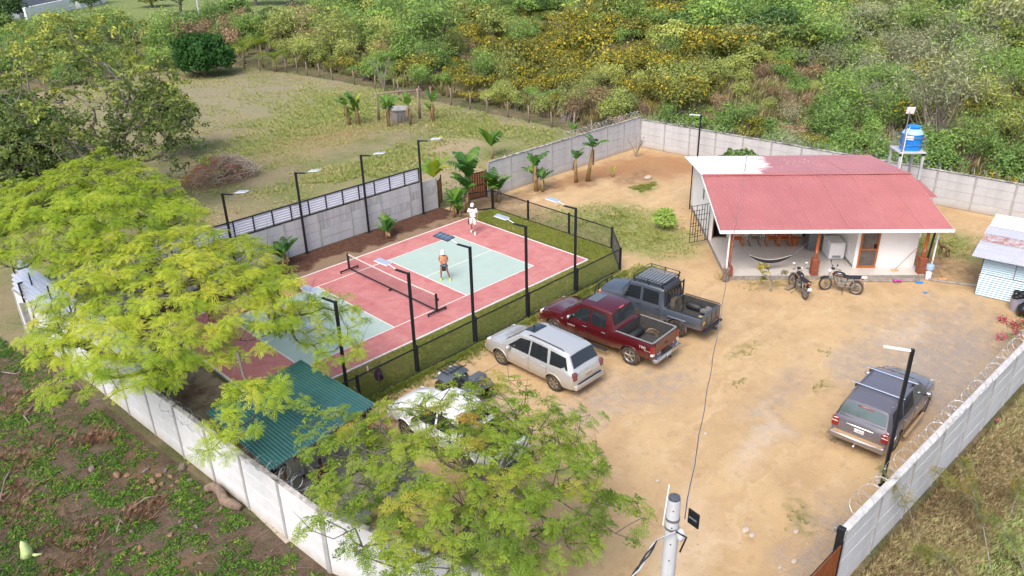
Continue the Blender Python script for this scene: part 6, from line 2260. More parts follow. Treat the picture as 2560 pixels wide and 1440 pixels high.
pr_ = MB().rbox(0, 1.5, -.11, .11, -.02, .03, .005).build('ramp_plank', WOODD)
pr_.location = HW(2.55, -1.15, .03)
pr_.rotation_euler = (0, R(-8), HA + R(38))
tag(pr_, 'weathered plank ramp leading up to the porch beside the motorbikes', 'plank')
o = MB().path([HW(9.5, -.1, .03), HW(10.2, -.4, .04), HW(11.3, -.75, .03), HW(11.7, -.9, .03)], .07, 6).build('concrete_edging', STONE)
tag(o, 'low curved concrete edging running right from the porch corner', 'edging')
# bin and bag by the shed
t = thing('rubbish_bin', 'grey rubbish bin overflowing with a black plastic bag by the tin shed', 'bin', G(2537, 775))
MB().lathe([(.22, 0), (.28, .6), (.30, .62)], 18).build('bin', mat('bin_grey', (.30, .29, .36), .5), t, smooth=True)
bm_ = MB()
for k in range(9):
    bm_.ball((rnd.uniform(-.15, .15), rnd.uniform(-.15, .15), .70 + rnd.uniform(-.05, .12)), (rnd.uniform(.12, .2), rnd.uniform(.12, .2), .13), 7, 5)
bm_.build('bag', mat('bin_bag', (.012, .012, .014), .3), t, smooth=True)
o = MB().ball((0, 0, .3), (.35, .3, .33), 9, 6).build('rubbish_bag', bpy.data.materials['bin_bag'], smooth=True)
o.location = G(2556, 790)
tag(o, 'full black rubbish bag on the ground right of the bin', 'bag')
t = thing('shovel', 'shovel with a dark blade leaning on the shed wall', 'shovel', G(2510, 752), R(-80))
MB().tube((0, 0, .2), (.35, 0, 1.25), .016, .016, 6).build('handle', WOODD, t)
MB().rbox(-.12, .12, -.015, .015, 0, .3, .01, Matrix.Rotation(R(20), 4, 'Y')).build('blade', BLKPL, t)
bk = MB().ball((0, 0, 0), (.17, .12, .27), 12, 8)
bk.rbox(-.12, .12, -.17, -.10, -.2, .0, .03)
bk.tube((0, 0, .25), (0, -.02, .36), .015, .01, 5)
o = bk.build('backpack', mat('dark_backpack', (.03, .015, .03), .9, var=(.08, .03, .06), vscale=14), smooth='all')
o.location = Vector((-5.62, -6.72, .78))
tag(o, 'dark purple backpack hanging on the chain-link fence near the shelter', 'backpack')
o = MB().lathe([(.035, 0), (.04, .16), (.02, .18)], 10).build('pink_bottle', mat('pink_bottle', (.75, .35, .40), .4), smooth=True)
o.location = Vector((-6.1, -6.8, 1.2))
tag(o, 'pink drinks bottle standing on the fence rail', 'bottle')

# litter and bag marks
for px, py, cm_, lb in ((2312, 735, (.02, .2, .6), 'scrap of blue plastic on the sand in front of the porch'), (2490, 1049, (.75, .16, .35), 'pink plastic scrap lying on the dry grass outside the wall'), (2478, 572, (.02, .2, .5), 'blue cloth scrap near the tin shed roof edge'), (1332, 320, (.6, .62, .65), 'white plastic scrap in the pasture by the wooden posts')):
    V = [(rnd.uniform(-.18, .18), rnd.uniform(-.12, .12), rnd.uniform(0.01, .08)) for k in range(6)]
    o = MB().add(V, [(0, 1, 2), (1, 2, 3), (2, 3, 4), (3, 4, 5)]).build('plastic_scrap', mat('scrap' + str(px), cm_, .5))
    o.location = G(px, py)
    tag(o, lb, 'litter')
# pale stones in the yard
for k, (px, py, sc) in enumerate(((2448, 448 + 0, 0), (1620, 447, .35), (1864, 1326, .16), (1880, 1340, .13), (1985, 1405, .12), (1645, 1203, .1), (1990, 1330, .1), (2195, 1205, .13), (1765, 1085, .1), (1950, 1420, .09))):
    if sc:
        V = MB().ball((0, 0, sc * .25), (sc, sc * .7, sc * .4), 7, 5)
        V.v = [(x * rnd.uniform(.85, 1.15), y * rnd.uniform(.85, 1.15), z) for x, y, z in V.v]
        o = V.build('stone', mat('pale_stone' + str(k), (.50, .43, .35), .95, var=(.38, .31, .25), vscale=8), smooth=False)
        o.location = G(px, py)
        tag(o, 'large flat pale stone on the sand behind the house corner' if k == 1 else ['', '', 'pale stone right of the utility pole', 'second pale stone just right of the one by the utility pole', 'pale stone on the sand near the bottom edge by the brown gate', 'pale stone left of the pole cable above the tree', 'pale stone in the gravel beside the brown gate', 'pale stone at the foot of the black lamp post by the wall', 'pale stone in the open sand behind the silver SUV', 'lowest pale stone close to the brown gate'][k], 'stone', None if k == 1 else 'loose stones in the yard')
# ------------------------------------------------------------------ vegetation tools
NR = np.random.RandomState(11)


def bases(N_, spin=None):
    """rotation matrices whose z axis is N_ with random spin"""
    N_ = N_ / np.linalg.norm(N_, axis=1, keepdims=True)
    r = NR.normal(size=N_.shape)
    X = r - N_ * (r * N_).sum(1, keepdims=True)
    X /= np.linalg.norm(X, axis=1, keepdims=True)
    Y = np.cross(N_, X)
    return np.stack([X, Y, N_], axis=2)


def scat(tv, tf, P, S, M, tint, tt=None):
    n, k = len(P), len(tv)
    V = np.einsum('nij,kj->nki', M, tv) * np.asarray(S).reshape(-1, 1, 1) + np.asarray(P)[:, None, :]
    F = tf[None] + (np.arange(n) * k)[:, None, None]
    T = np.asarray(tint).reshape(-1, 1) + (np.zeros(k) if tt is None else tt)[None]
    return V.reshape(-1, 3), F.reshape(-1, tf.shape[1]), np.clip(T, 0.0, 1.0).reshape(-1)


class Acc:
    def __init__(s):
        s.V, s.F, s.T, s.n = [], [], [], 0

    def add(s, V, F, T):
        s.V.append(V)
        s.F.append(F + s.n)
        s.T.append(T)
        s.n += len(V)

    def build(s, name, m, parent=None):
        return npmesh(name, np.concatenate(s.V), np.concatenate(s.F), m, np.concatenate(s.T), parent)


def frond(L=.45, pairs=7, ll=.085, lw=.03, rise=.35, droop=1.2, yaw=0.0, seed=0):
    """pinnate leaf as diamond leaflets"""
    V, F, T = [], [], []
    p = np.zeros(3)
    st = L / pairs
    cy, sy = math.cos(yaw), math.sin(yaw)
    for i in range(pairs):
        e = rise - droop * (i / pairs)
        d = np.array([cy * math.cos(e), sy * math.cos(e), math.sin(e)])
        q = p + d * st
        sd = np.array([-sy, cy, 0])
        env = math.sin(PI * (i + 1.2) / (pairs + 1.6)) ** .6
        for sg in (1, -1):
            o = len(V)
            dirv = (sd * sg * .86 + d * .42 + np.array([0, 0, -.18]))
            dirv /= np.linalg.norm(dirv)
            w_ = d * lw
            m_ = q + dirv * ll * env * .5
            V += [q, m_ + w_ * .5, q + dirv * ll * env, m_ - w_ * .5]
            F.append((o, o + 1, o + 2, o + 3))
            T += [.02 * i] * 4
        p = q
    return np.array(V), np.array(F), np.array(T)


def rosette(nf=9, **k):
    A = Acc()
    for i in range(nf):
        kk = dict(k)
        kk['yaw'] = 2 * PI * i / nf + NR.uniform(-.25, .25)
        kk['rise'] = k.get('rise', .45) + NR.uniform(-.25, .3)
        kk['L'] = k.get('L', .45) * NR.uniform(.75, 1.15)
        A.add(*frond(**kk))
    return np.concatenate(A.V), np.concatenate(A.F), np.concatenate(A.T)


DIA = np.array([(0, 0, 0), (.5, .26, .10), (1, 0, -.05), (.5, -.26, .10)])
DIAF = np.array([(0, 1, 2, 3)])
BARK = mat('grey_bark', (0.17, 0.145, 0.125), 0.9, var=(0.09, 0.07, 0.06), vscale=6, bump=.6, bscale=18, streak=(3, 3, .6))
BARKP = mat('pale_bark', (0.30, 0.26, 0.22), 0.9, var=(0.17, 0.14, 0.12), vscale=6, bump=.4, bscale=18)


def poisson(lobes, n, md, zmin=-.15, shell=.62):
    """points in the upper shells of ellipsoid lobes, at least md apart"""
    out = np.zeros((0, 3))
    vol = np.array([l[1][0] * l[1][1] for l in lobes])
    pr = vol / vol.sum()
    tries = 0
    while len(out) < n and tries < n * 30:
        tries += 1
        l = lobes[NR.choice(len(lobes), p=pr)]
        d = NR.normal(size=3)
        d /= np.linalg.norm(d)
        if d[2] < zmin:
            continue
        rr = NR.uniform(shell ** 3, 1) ** (1 / 3)
        # knobbly outline
        rr *= 1 + .13 * math.sin(d[0] * 5 + l[0][0]) * math.sin(d[1] * 6 + l[0][1])
        q = np.array(l[0]) + d * rr * np.array(l[1])
        if len(out) and ((out - q) ** 2).sum(1).min() < md * md:
            continue
        out = np.vstack([out, q])
    return out


def grow(base, fork_h, targets, step=.45, tr=.22, lean=(0, 0), tip=.010, sag=.0, expo=2.35, n0=4):
    """skeleton: trunk to fork height, then limbs reaching every target; returns tube mesh builder"""
    nodes = [np.array(base, float)]
    par = [-1]
    for i in range(1, n0 + 1):
        nodes.append(np.array(base, float) + np.array([lean[0] * i / n0, lean[1] * i / n0, fork_h * i / n0]) + NR.normal(size=3) * np.array([.04, .04, 0]))
        par.append(i - 1)
    plen = [0.0] * len(nodes)
    for i in range(1, len(nodes)):
        plen[i] = plen[i - 1] + np.linalg.norm(nodes[i] - nodes[i - 1])
    top = nodes[-1]
    order = np.argsort(((targets - top) ** 2).sum(1) + NR.uniform(0, 6, len(targets)))
    tips = []
    for ti in order:
        q = targets[ti]
        A_ = np.array(nodes[2:])
        dd = np.linalg.norm(A_ - q, axis=1)
        # attach lower / further in: penalise nodes that lie above the target
        cost = dd + .25 * np.array(plen[2:]) + np.where(A_[:, 2] > q[2] - .1, 1.2, 0)
        k = int(np.argmin(cost)) + 2
        a = nodes[k]
        d = q - a
        L = np.linalg.norm(d)
        m = max(1, int(round(L / step)))
        perp = NR.normal(size=3) * L * .07
        prev = k
        for i in range(1, m + 1):
            t = i / m
            pnt = a + d * t + perp * math.sin(PI * t) + np.array([0, 0, (-.12 * L) * math.sin(PI * t)])
            nodes.append(pnt if i < m else q)
            par.append(prev)
            plen.append(plen[prev] + L / m)
            prev = len(nodes) - 1
        tips.append(prev)
    rad = np.zeros(len(nodes))
    expo = min(3.2, max(1.5, math.log(len(targets)) / math.log(tr / tip)))
    for t_ in tips:
        rad[t_] = max(rad[t_], tip ** expo)
    for i in range(len(nodes) - 1, 0, -1):
        rad[i] = max(rad[i], tip ** expo)
        rad[par[i]] += rad[i]
    rad = rad ** (1 / expo)
    rad = rad * (1 + (tr / rad[1] - 1) * np.clip(rad / rad[1], 0, 1))
    rad = np.maximum(rad, tip * .8)
    mb = MB()
    kids = {}
    for i in range(1, len(nodes)):
        kids.setdefault(par[i], []).append(i)
    # chains
    stack = [(0, kids.get(0, [])[0])] if kids.get(0) else []
    done = set()
    while stack:
        a, b = stack.pop()
        ch = [a, b]
        r = [min(rad[a], rad[b] * 1.5), rad[b]]
        while kids.get(ch[-1]):
            ks = sorted(kids[ch[-1]], key=lambda x: -rad[x])
            for o_ in ks[1:]:
                stack.append((ch[-1], o_))
            ch.append(ks[0])
            r.append(rad[ks[0]])
        if a == 0:
            r[0] = rad[1] * 1.35
        mb.path([nodes[i] for i in ch], r, 7 if r[0] > .05 else 4, cap=False)
    return mb, nodes


def tree(name, label, base, fork_h, lobes, nclump, md, leafm, ros, per=3, spread=.32, size=(.8, 1.2), tr=.22, lean=(0, 0), tint=.5, tvar=.16, bark=None, zmin=-.15, shell=.62, flat=.5, extra_twigs=0, group=None, cat='tree', tip=.010, htint=.0):
    t = thing(name, label, cat, tuple(base), group=group)
    tg = poisson(lobes, nclump, md, zmin, shell)
    mb, nodes = grow(base, fork_h, tg, tr=tr, lean=lean, tip=tip)
    if extra_twigs:
        for _ in range(extra_twigs):
            q = tg[NR.randint(len(tg))]
            d = NR.normal(size=3) * .5 + np.array([0, 0, .35])
            mb.path([q, q + d * .5, q + d * .9 + NR.normal(size=3) * .08], [.011, .007, .003], 3, cap=False)
    b = np.array(base)
    mb.v = [tuple(np.array(v) - b) for v in mb.v]
    mb.build('trunk', bark or BARK, t, smooth='all')
    n = len(tg) * per
    P = np.repeat(tg, per, axis=0) + NR.normal(size=(n, 3)) * np.array([spread, spread, spread * flat]) - b
    ctr = np.array(lobes[0][0]) - b
    out = (P - ctr)
    N_ = out * .35 / (np.linalg.norm(out, axis=1, keepdims=True) + 1e-6) + np.array([0, 0, 1.0]) + NR.normal(size=(n, 3)) * .22
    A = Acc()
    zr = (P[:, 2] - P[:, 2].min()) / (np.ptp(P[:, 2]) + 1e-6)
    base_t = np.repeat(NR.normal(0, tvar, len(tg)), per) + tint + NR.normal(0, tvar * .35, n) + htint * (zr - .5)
    S = NR.uniform(size[0], size[1], n)
    M = bases(N_)
    idx = NR.randint(0, len(ros), n)
    for k, (tv, tf, tt) in enumerate(ros):
        s_ = idx == k
        if s_.any():
            A.add(*scat(tv, tf, P[s_], S[s_], M[s_], base_t[s_], tt))
    A.build('crown', leafm, t)
    return t


FLAM = leafmat('feathery_leaf', [(0.0, (.08, .15, .022)), (.35, (.22, .345, .03)), (.62, (.39, .51, .04)), (1.0, (.64, .64, .07))], .44)
FORE = leafmat('reddish_tipped_leaf', [(0.0, (.06, .115, .02)), (.40, (.19, .30, .035)), (.66, (.32, .42, .045)), (.86, (.44, .36, .06)), (1.0, (.50, .22, .06))], .42)
OLIVE = leafmat('olive_leaf', [(0.0, (0.075, 0.1187, 0.0375)), (.45, (0.1875, 0.2562, 0.0625)), (.75, (0.35, 0.4, 0.0813)), (1.0, (0.525, 0.525, 0.0875))], .32)
DARKG = leafmat('dark_leaf', [(0.0, (0.0358, 0.0851, 0.0269)), (0.5, (0.0784, 0.1568, 0.0448)), (1.0, (0.1568, 0.2464, 0.0672))], .25)


def leafball(n=26, r=.30, l=.15):
    d = NR.normal(size=(n, 3))
    d /= np.linalg.norm(d, axis=1, keepdims=True)
    d[:, 2] = np.abs(d[:, 2]) * .8 - .1
    P = d * NR.uniform(.3, 1, (n, 1)) * r
    M = bases(d + NR.normal(size=(n, 3)) * .5 + np.array([0, 0, .6]))
    V, F, T = scat(DIA, DIAF, P, NR.uniform(.7, 1.3, n) * l, M, NR.normal(0, .08, n))
    return V, F, T * 0 + np.repeat(NR.normal(0, .07, n), 4)


def L3(px, py, z):
    v = G(px, py, z)
    return (v.x, v.y, v.z)


ros = [rosette(10, L=.33, pairs=8, ll=.068, lw=.028, rise=.55, droop=1.5) for _ in range(4)]
tree('flame_tree', 'big spreading tree with feathery lime green leaves hanging over the court end and shelter', (-11.0, -.2, 0), 1.7,
     [((-11.2, -3.3, 4.2), (4.3, 4.5, 2.0)), (L3(800, 810, 3.3), (1.5, 1.4, .8)), (L3(640, 1010, 3.7), (1.2, 1.1, .6)), (L3(190, 970, 3.8), (.9, .9, .5)), (L3(850, 880, 3.1), (.9, .9, .5)), (L3(430, 650, 5.4), (2.4, 2.2, .9)), (L3(560, 1120, 3.3), (.6, .6, .4)), (L3(110, 860, 3.8), (.8, .8, .4)), (L3(600, 640, 4.4), (1.3, 1.3, .7)), (L3(260, 650, 5.0), (1.7, 1.7, .8))],
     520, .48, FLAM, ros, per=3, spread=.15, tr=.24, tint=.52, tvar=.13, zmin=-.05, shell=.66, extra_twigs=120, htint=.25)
tree('flame_tree', 'second lime green feathery tree behind the wall, touching the left picture edge', (-9.6, 8.9, 0), 2.6,
     [((-10.9, 5.2, 5.0), (4.3, 4.3, 1.9)), (L3(90, 520, 5.8), (2.6, 2.4, 1.0)), (L3(330, 490, 5.9), (1.8, 1.6, .9)), (L3(230, 450, 6.0), (2.2, 1.8, .9)), (L3(430, 560, 5.4), (1.4, 1.4, .7)), (L3(280, 600, 5.3), (1.8, 1.6, .7))],
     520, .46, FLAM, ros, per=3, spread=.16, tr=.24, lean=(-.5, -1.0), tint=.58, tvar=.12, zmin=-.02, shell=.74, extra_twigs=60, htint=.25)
ros2 = [rosette(9, L=.27, pairs=6, ll=.075, lw=.036, rise=.6, droop=1.3) for _ in range(5)]
tree('young_tree', 'foreground tree with reddish tipped bright leaves in front of the white pickup', (-9.75, -16.1, 0), 1.3,
     [((-9.4, -16.1, 3.3), (3.6, 3.6, 1.9)), (L3(1400, 1190, 3.3), (1.5, 1.4, 1.1)), (L3(870, 1110, 3.4), (1.3, 1.3, 1.0)), (L3(1250, 1000, 3.5), (1.0, 1.0, .6)), (L3(1560, 1290, 2.9), (.7, .7, .5)), (L3(1150, 1380, 3.2), (2.2, 2.0, 1.4))],
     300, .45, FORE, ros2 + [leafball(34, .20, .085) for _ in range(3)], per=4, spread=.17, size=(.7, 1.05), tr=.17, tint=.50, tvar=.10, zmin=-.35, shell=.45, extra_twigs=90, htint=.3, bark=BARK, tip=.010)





lb = [leafball(26, .34, .26) for _ in range(4)]
lbs = [leafball(20, .38, .24) for _ in range(4)]
tree('sparse_tree', 'tall open branched tree with drooping yellow green leaves in the left pasture', (-4.3, 23.2, 0), 2.6,
     [((-4.6, 22.3, 6.9), (5.5, 5.4, 4.6)), ((-1.4, 20.8, 5.2), (2.6, 2.8, 1.5)), ((-7.5, 22, 4.0), (4.2, 4.0, 2.4)), ((-3.5, 19.5, 3.4), (4.0, 2.5, 1.6))],
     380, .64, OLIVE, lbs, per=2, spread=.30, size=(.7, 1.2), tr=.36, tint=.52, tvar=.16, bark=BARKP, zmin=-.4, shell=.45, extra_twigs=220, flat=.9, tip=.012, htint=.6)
for k, (px, py, R_, lab) in enumerate(((20, 380, 4.5, 'dark leafy tree cut by the left picture edge below the sparse tree'), (60, 470, 3.2, 'low dark green tree in front of the sparse tree at the left edge'), (430, 330, 2.0, 'small leafy tree just right of the sparse tree trunk'))):
    q = G(px, py + 60)
    tree('leafy_tree', lab, (q.x, q.y, 0), 1.2, [((q.x, q.y, 3.0), (R_, R_, 2.3))], int(150 * R_ / 3), .5, OLIVE if k else DARKG, lb, per=3, spread=.3, size=(.9, 1.4), tr=.2, tint=.35, tvar=.15, zmin=-.3, flat=.8, tip=.015)
m_ = G(515, 188)
tree('mango_tree', 'dense round dark green tree at the far left corner of the pasture', (m_.x, m_.y, 0), .8, [((m_.x, m_.y, 2.1), (3.1, 3.1, 2.2))], 330, .38, leafmat('mango_leaf', [(0, (0.0145, 0.0605, 0.0145)), (.5, (0.0363, 0.121, 0.0218)), (1, (0.0726, 0.1936, 0.0303))], .25),
     [leafball(30, .36, .24) for _ in range(3)], per=3, spread=.25, tr=.2, tint=.45, tvar=.2, zmin=-.5, shell=.75, flat=.9)

# ------------------------------------------------------------------ banana plants
BANL = leafmat('banana_leaf', [(0.0, (0.0375, 0.1063, 0.025)), (0.5, (0.075, 0.2, 0.0375)), (0.8, (0.2, 0.35, 0.0375)), (1.0, (0.45, 0.475, 0.0375))], .4, .45)
BANS = mat('banana_stem', (0.24, 0.20, 0.07), .7, var=(0.30, 0.17, 0.08), vscale=4, streak=(2, 2, .5))
DRYL = mat('dry_leaf', (0.30, 0.20, 0.11), .9, var=(.20, .12, .06), vscale=5)


def banana(label, x, y, h, nl=7, L=1.1, ragged=.2, tint=.45, stems=1, group='banana plants', dry=2, lean=0.12):
    t = thing('banana_plant', label, 'banana plant', (x, y, 0), rnd.uniform(0, 6), group)
    for s in range(stems):
        ox, oy = (0, 0) if s == 0 else (rnd.uniform(-.35, .35), rnd.uniform(-.35, .35))
        hh = h if s == 0 else h * rnd.uniform(.45, .8)
        lx, ly = rnd.uniform(-lean, lean) * hh, rnd.uniform(-lean, lean) * hh
        MB().path([(ox, oy, 0), (ox + lx * .5, oy + ly * .5, hh * .5), (ox + lx, oy + ly, hh)], [.11 * hh ** .4, .085 * hh ** .4, .045], 9).build('stem', BANS, t, smooth='all')
        for i in range(max(3, nl - 2) if s == 0 else max(3, nl - 3)):
            a = 2 * PI * i / nl * 1.0 + rnd.uniform(-.3, .3) + s
            el = rnd.uniform(.85, 1.45) if i else 1.5
            ll = L * rnd.uniform(.75, 1.15) * (1 if s == 0 else .8)
            w_ = ll * rnd.uniform(.17, .23)
            V, F, T = [], [], []
            p = np.array([ox + lx, oy + ly, hh - .05])
            e = el
            n = 14
            d2 = np.array([math.cos(a), math.sin(a)])
            sd = np.array([-d2[1], d2[0], 0])
            tn = tint + rnd.uniform(-.15, .2) + (.35 if rnd.random() < .12 else 0)
            rows = []
            for k in range(n + 1):
                u = k / n
                dr = np.array([d2[0] * math.cos(e), d2[1] * math.cos(e), math.sin(e)])
                wd = w_ * (math.sin(PI * min(1, max(0, (u - .12) / .9))) ** .55 if u > .12 else .06)
                rows.append((p.copy(), wd, dr.copy()))
                p = p + dr * ll / n
                e -= (1.65 / n) * (.15 + 1.5 * u)
            for sg in (1, -1):
                for k in range(n):
                    (pa, wa, da), (pb, wb, db) = rows[k], rows[k + 1]
                    torn = rnd.random() < ragged
                    g_ = .82 if torn else 1.0
                    up = np.cross(sd, da)
                    dz = np.array([0, 0, -.28 - (rnd.uniform(.1, .6) if torn else 0)])
                    q0 = pa + sg * sd * wa + dz * wa + da * rnd.uniform(-.01, .01)
                    q1 = pa + (pb - pa) * g_ + sg * sd * (wb if not torn else wb * .95) + dz * wb
                    o = len(V)
                    V += [pa, q0, q1, pb]
                    F.append((o, o + 1, o + 2, o + 3) if sg > 0 else (o, o + 3, o + 2, o + 1))
                    T += [tn + .15, tn, tn, tn + .15]
            V = np.array(V)
            npmesh('leaf', V, np.array(F), BANL, np.clip(T, 0, 1), t)
        for i in range(dry):
            a = rnd.uniform(0, 6.3)
            b0 = Vector((ox + lx, oy + ly, hh * .93))
            d = Vector((math.cos(a), math.sin(a), 0))
            P = []
            for k in range(6):
                u = k / 5
                c_ = b0 + d * (.12 + .12 * u) + Vector((0, 0, -u * hh * .45))
                s_ = Vector((-d.y, d.x, 0)) * (.05 + .05 * rnd.random())
                P.append([c_ - s_, c_ + d * .03, c_ + s_])
            MB().grid(P).build('dead_leaf', DRYL, t)
    return t


banana('tallest banana plant with broad arching leaves in front of the orange gate', 9.9, 5.4, 2.1, 10, 1.95, .25, .38, 2)
banana('banana plant with yellowing leaves rising over the end of the court wall', 9.6, 8.0, 1.7, 8, 1.8, .1, .72)
banana('low broad leaved banana plant at the far court corner by the wall end', 8.7, 5.3, .85, 9, 1.35, .1, .5, 2)
banana('banana plant cluster between the gate and the long wall', 12.2, 5.4, 1.1, 9, 1.5, .2, .42, 3)
banana('banana plant against the long wall left of the pair of tall stems', 15.4, 4.9, 1.7, 8, 1.25, .4, .42, 3, dry=3)
banana('tall thin banana plant leaning right against the long wall', 19.1, 3.75, 2.4, 7, 1.35, .45, .33, 1, lean=.22)
banana('short tattered banana plant just left of the leaning one', 18.4, 4.15, 1.6, 6, 1.05, .45, .36, 1)
banana('knee high bright banana sucker on the red soil', 20.9, 3.1, .35, 5, .5, .05, .7, 1, dry=0)
banana('young banana plant on the mulch bed under the middle wall lamp', 4.1, 5.75, .5, 8, 1.1, .3, .42, 2, dry=1)
banana('dark leafy banana plant at the tree edge by the court wall', -1.9, 6.3, .8, 8, 1.2, .2, .25, 2, dry=1)
banana('small banana plant far back under the big tree by the wall', -6.0, 6.2, .5, 6, .8, .1, .55, 1, dry=0)
banana('banana plant in the pasture leaning right behind the long wall', 18.6, 12.3, .9, 8, 2.0, .1, .66, 1, dry=0)
banana('yellow banana seedling alone in the pasture', 18.7, 18.3, .3, 4, .55, 0, .98, 1, dry=0)
banana('banana plant behind the corner of the long wall', 26.6, 11.4, .6, 5, 1.0, .1, .7, 1, dry=0)
for x, y, st_, lb_ in ((18.0, 28.0, 3, 'bushy banana clump left of the well'), (19.4, 25.8, 2, 'banana clump directly in front of the well'), (21.0, 24.8, 1, 'bare banana stem beside the wooden well post'), (23.0, 24.2, 2, 'withered banana clump right of the well'), (17.4, 28.6, 2, 'leftmost banana stems of the group round the well')):
    banana(lb_, x, y, 1.7, 8 if 'bushy' in lb_ or 'front' in lb_ else 4, 1.45, .5, .5, st_, dry=3)

# ------------------------------------------------------------------ palms
PALL = leafmat('palm_leaf', [(0, (.06, .12, .015)), (.5, (.16, .24, .02)), (1, (.38, .36, .03))], .4)
for px, py, hh, lb_ in ((612, 160, 1.9, 'left palm of three at the pasture edge'), (658, 168, 2.6, 'tallest middle palm of three at the pasture edge'), (690, 178, 1.3, 'small yellow green palm on the right of the three')):
    q = G(px, py)
    t = thing('palm_tree', lb_, 'palm', q, group='young palms')
    MB().path([(0, 0, 0), (.05, 0, hh * .5), (0, .05, hh)], [.16, .11, .09], 8).build('trunk', DRYL, t, smooth='all')
    A = Acc()
    for i in range(15):
        V, F, T = frond(L=2.6, pairs=22, ll=.55, lw=.07, rise=rnd.uniform(.7, 1.4), droop=2.0, yaw=i * 2.4)
        A.add(V + np.array([0, 0, hh]), F, np.clip(T * 0 + rnd.uniform(.3, .8), 0, 1))
    A.build('fronds', PALL, t)

# ------------------------------------------------------------------ shrubs and thicket
KINDS = {
    'olive': leafmat('shrub_olive', [(0, (0.1291, 0.172, 0.0517)), (.5, (0.3657, 0.4301, 0.1118)), (1, (0.7099, 0.7099, 0.1936))], .3),
    'green': leafmat('shrub_green', [(0, (0.0776, 0.1482, 0.0423)), (.5, (0.2292, 0.3702, 0.0917)), (1, (0.4583, 0.6346, 0.1234))], .3),
    'grey': leafmat('shrub_grey', [(0, (0.1626, 0.1921, 0.0945)), (.5, (0.3839, 0.4281, 0.2213)), (1, (0.6791, 0.6939, 0.3987))], .3),
    'brown': leafmat('shrub_brown', [(0, (0.1291, 0.0904, 0.0474)), (.5, (0.3661, 0.2477, 0.14)), (1, (0.646, 0.4522, 0.28))], .2),
    'yellow': leafmat('shrub_yellow', [(0, (.07, .09, .02)), (.45, (.18, .20, .04)), (.75, (.30, .29, .05)), (.84, (.62, .47, .03)), (1, (.72, .55, .05))], .3)}


def shrub_mesh(kind, n=1500, lobn=7, h=2.2, r=1.5, leaf=.17, stems=12, wispy=0.0):
    lobes = []
    for i in range(lobn):
        a = NR.uniform(0, 2 * PI)
        q = NR.uniform(0, .7) * r
        lobes.append((q * math.cos(a), q * math.sin(a), h * NR.uniform(.35, .72), r * NR.uniform(.32, .6)))
    P, N_ = [], []
    T = []
    for i in range(n):
        c_ = lobes[NR.randint(lobn)]
        d = NR.normal(size=3)
        d /= np.linalg.norm(d)
        if d[2] < -.3:
            d[2] *= -1
        rr = c_[3] * NR.uniform(.55, 1.05) * (1 + (NR.exponential(.25) if wispy and NR.rand() < wispy else 0))
        p = np.array([c_[0], c_[1], c_[2]]) + d * rr * np.array([1, 1, .85])
        if p[2] < .05:
            p[2] = .05 + NR.rand() * .3
        P.append(p)
        N_.append(d + NR.normal(size=3) * .5 + np.array([0, 0, .5]))
        T.append(NR.normal(.45, .16) + (.32 * (NR.rand() < .34) if kind == 'yellow' and d[2] > .1 else 0))
    P, N_ = np.array(P), np.array(N_)
    V, F, T = scat(DIA, DIAF, P, NR.uniform(.6, 1.3, n) * leaf, bases(N_), T)
    mi = np.zeros(len(F), int)
    mb = MB()
    for i in range(stems):
        c_ = lobes[i % lobn]
        top = np.array([c_[0], c_[1], c_[2] + c_[3] * NR.uniform(.2, 1.1)]) + NR.normal(size=3) * .2
        b = np.array([NR.normal() * .15, NR.normal() * .15, 0])
        mb.path([b, b + (top - b) * .5 + NR.normal(size=3) * .08, top], [.035, .022, .008], 4, cap=False)
    sv = np.array([tuple(v) for v in mb.v])
    sf = np.array(mb.f) + len(V)
    me_o = npmesh('tmp', np.vstack([V, sv]), np.vstack([F, sf]), [KINDS[kind], BARKP], np.concatenate([T, np.zeros(len(sv))]), midx=np.concatenate([mi, np.ones(len(sf), int)]))
    me = me_o.data
    bpy.data.objects.remove(me_o)
    return me




def fan_mesh(kind, n=30, h=3.0, leaf=.15, sparse=1.0):
    """tall wispy shrub: arching pale stems with small leaves along their upper parts"""
    mb = MB()
    P, N_, T = [], [], []
    wx, wy = NR.normal(0, .25), NR.normal(0, .25)
    for i in range(n):
        a = NR.uniform(0, 2 * PI)
        sp = NR.uniform(.1, .62) * h
        hh = h * NR.uniform(.55, 1.05)
        e = np.array([sp * math.cos(a) + wx * hh, sp * math.sin(a) + wy * hh, hh])
        b = np.array([NR.normal() * .22, NR.normal() * .22, 0])
        mid = b + (e - b) * .5 + np.array([0, 0, .16 * h])
        mb.path([b, mid, e], [.026, .016, .005], 3, cap=False)
        tt = NR.normal(.5, .1)
        for k in range(int(38 * sparse)):
            f = NR.uniform(.28, 1.05)
            q = (1 - f) ** 2 * b + 2 * f * (1 - f) * (mid * 2 - (b + e) * .5) + f * f * e
            P.append(q + NR.normal(size=3) * .14 * (.6 + f))
            d = e - mid
            N_.append(NR.normal(size=3) * .7 + d * .5 + np.array([0, 0, .5]))
            T.append(tt + NR.normal(0, .1))
    V, F, T = scat(DIA * np.array([1.3, .7, 1]), DIAF, np.array(P), NR.uniform(.6, 1.3, len(P)) * leaf, bases(np.array(N_)), T)
    sv = np.array([tuple(v) for v in mb.v])
    sf = np.array(mb.f) + len(V)
    me_o = npmesh('tmp', np.vstack([V, sv]), np.vstack([F, sf]), [KINDS[kind], BARKP], np.concatenate([T, np.zeros(len(sv))]), midx=np.concatenate([np.zeros(len(F), int), np.ones(len(sf), int)]))
    me = me_o.data
    bpy.data.objects.remove(me_o)
    return me


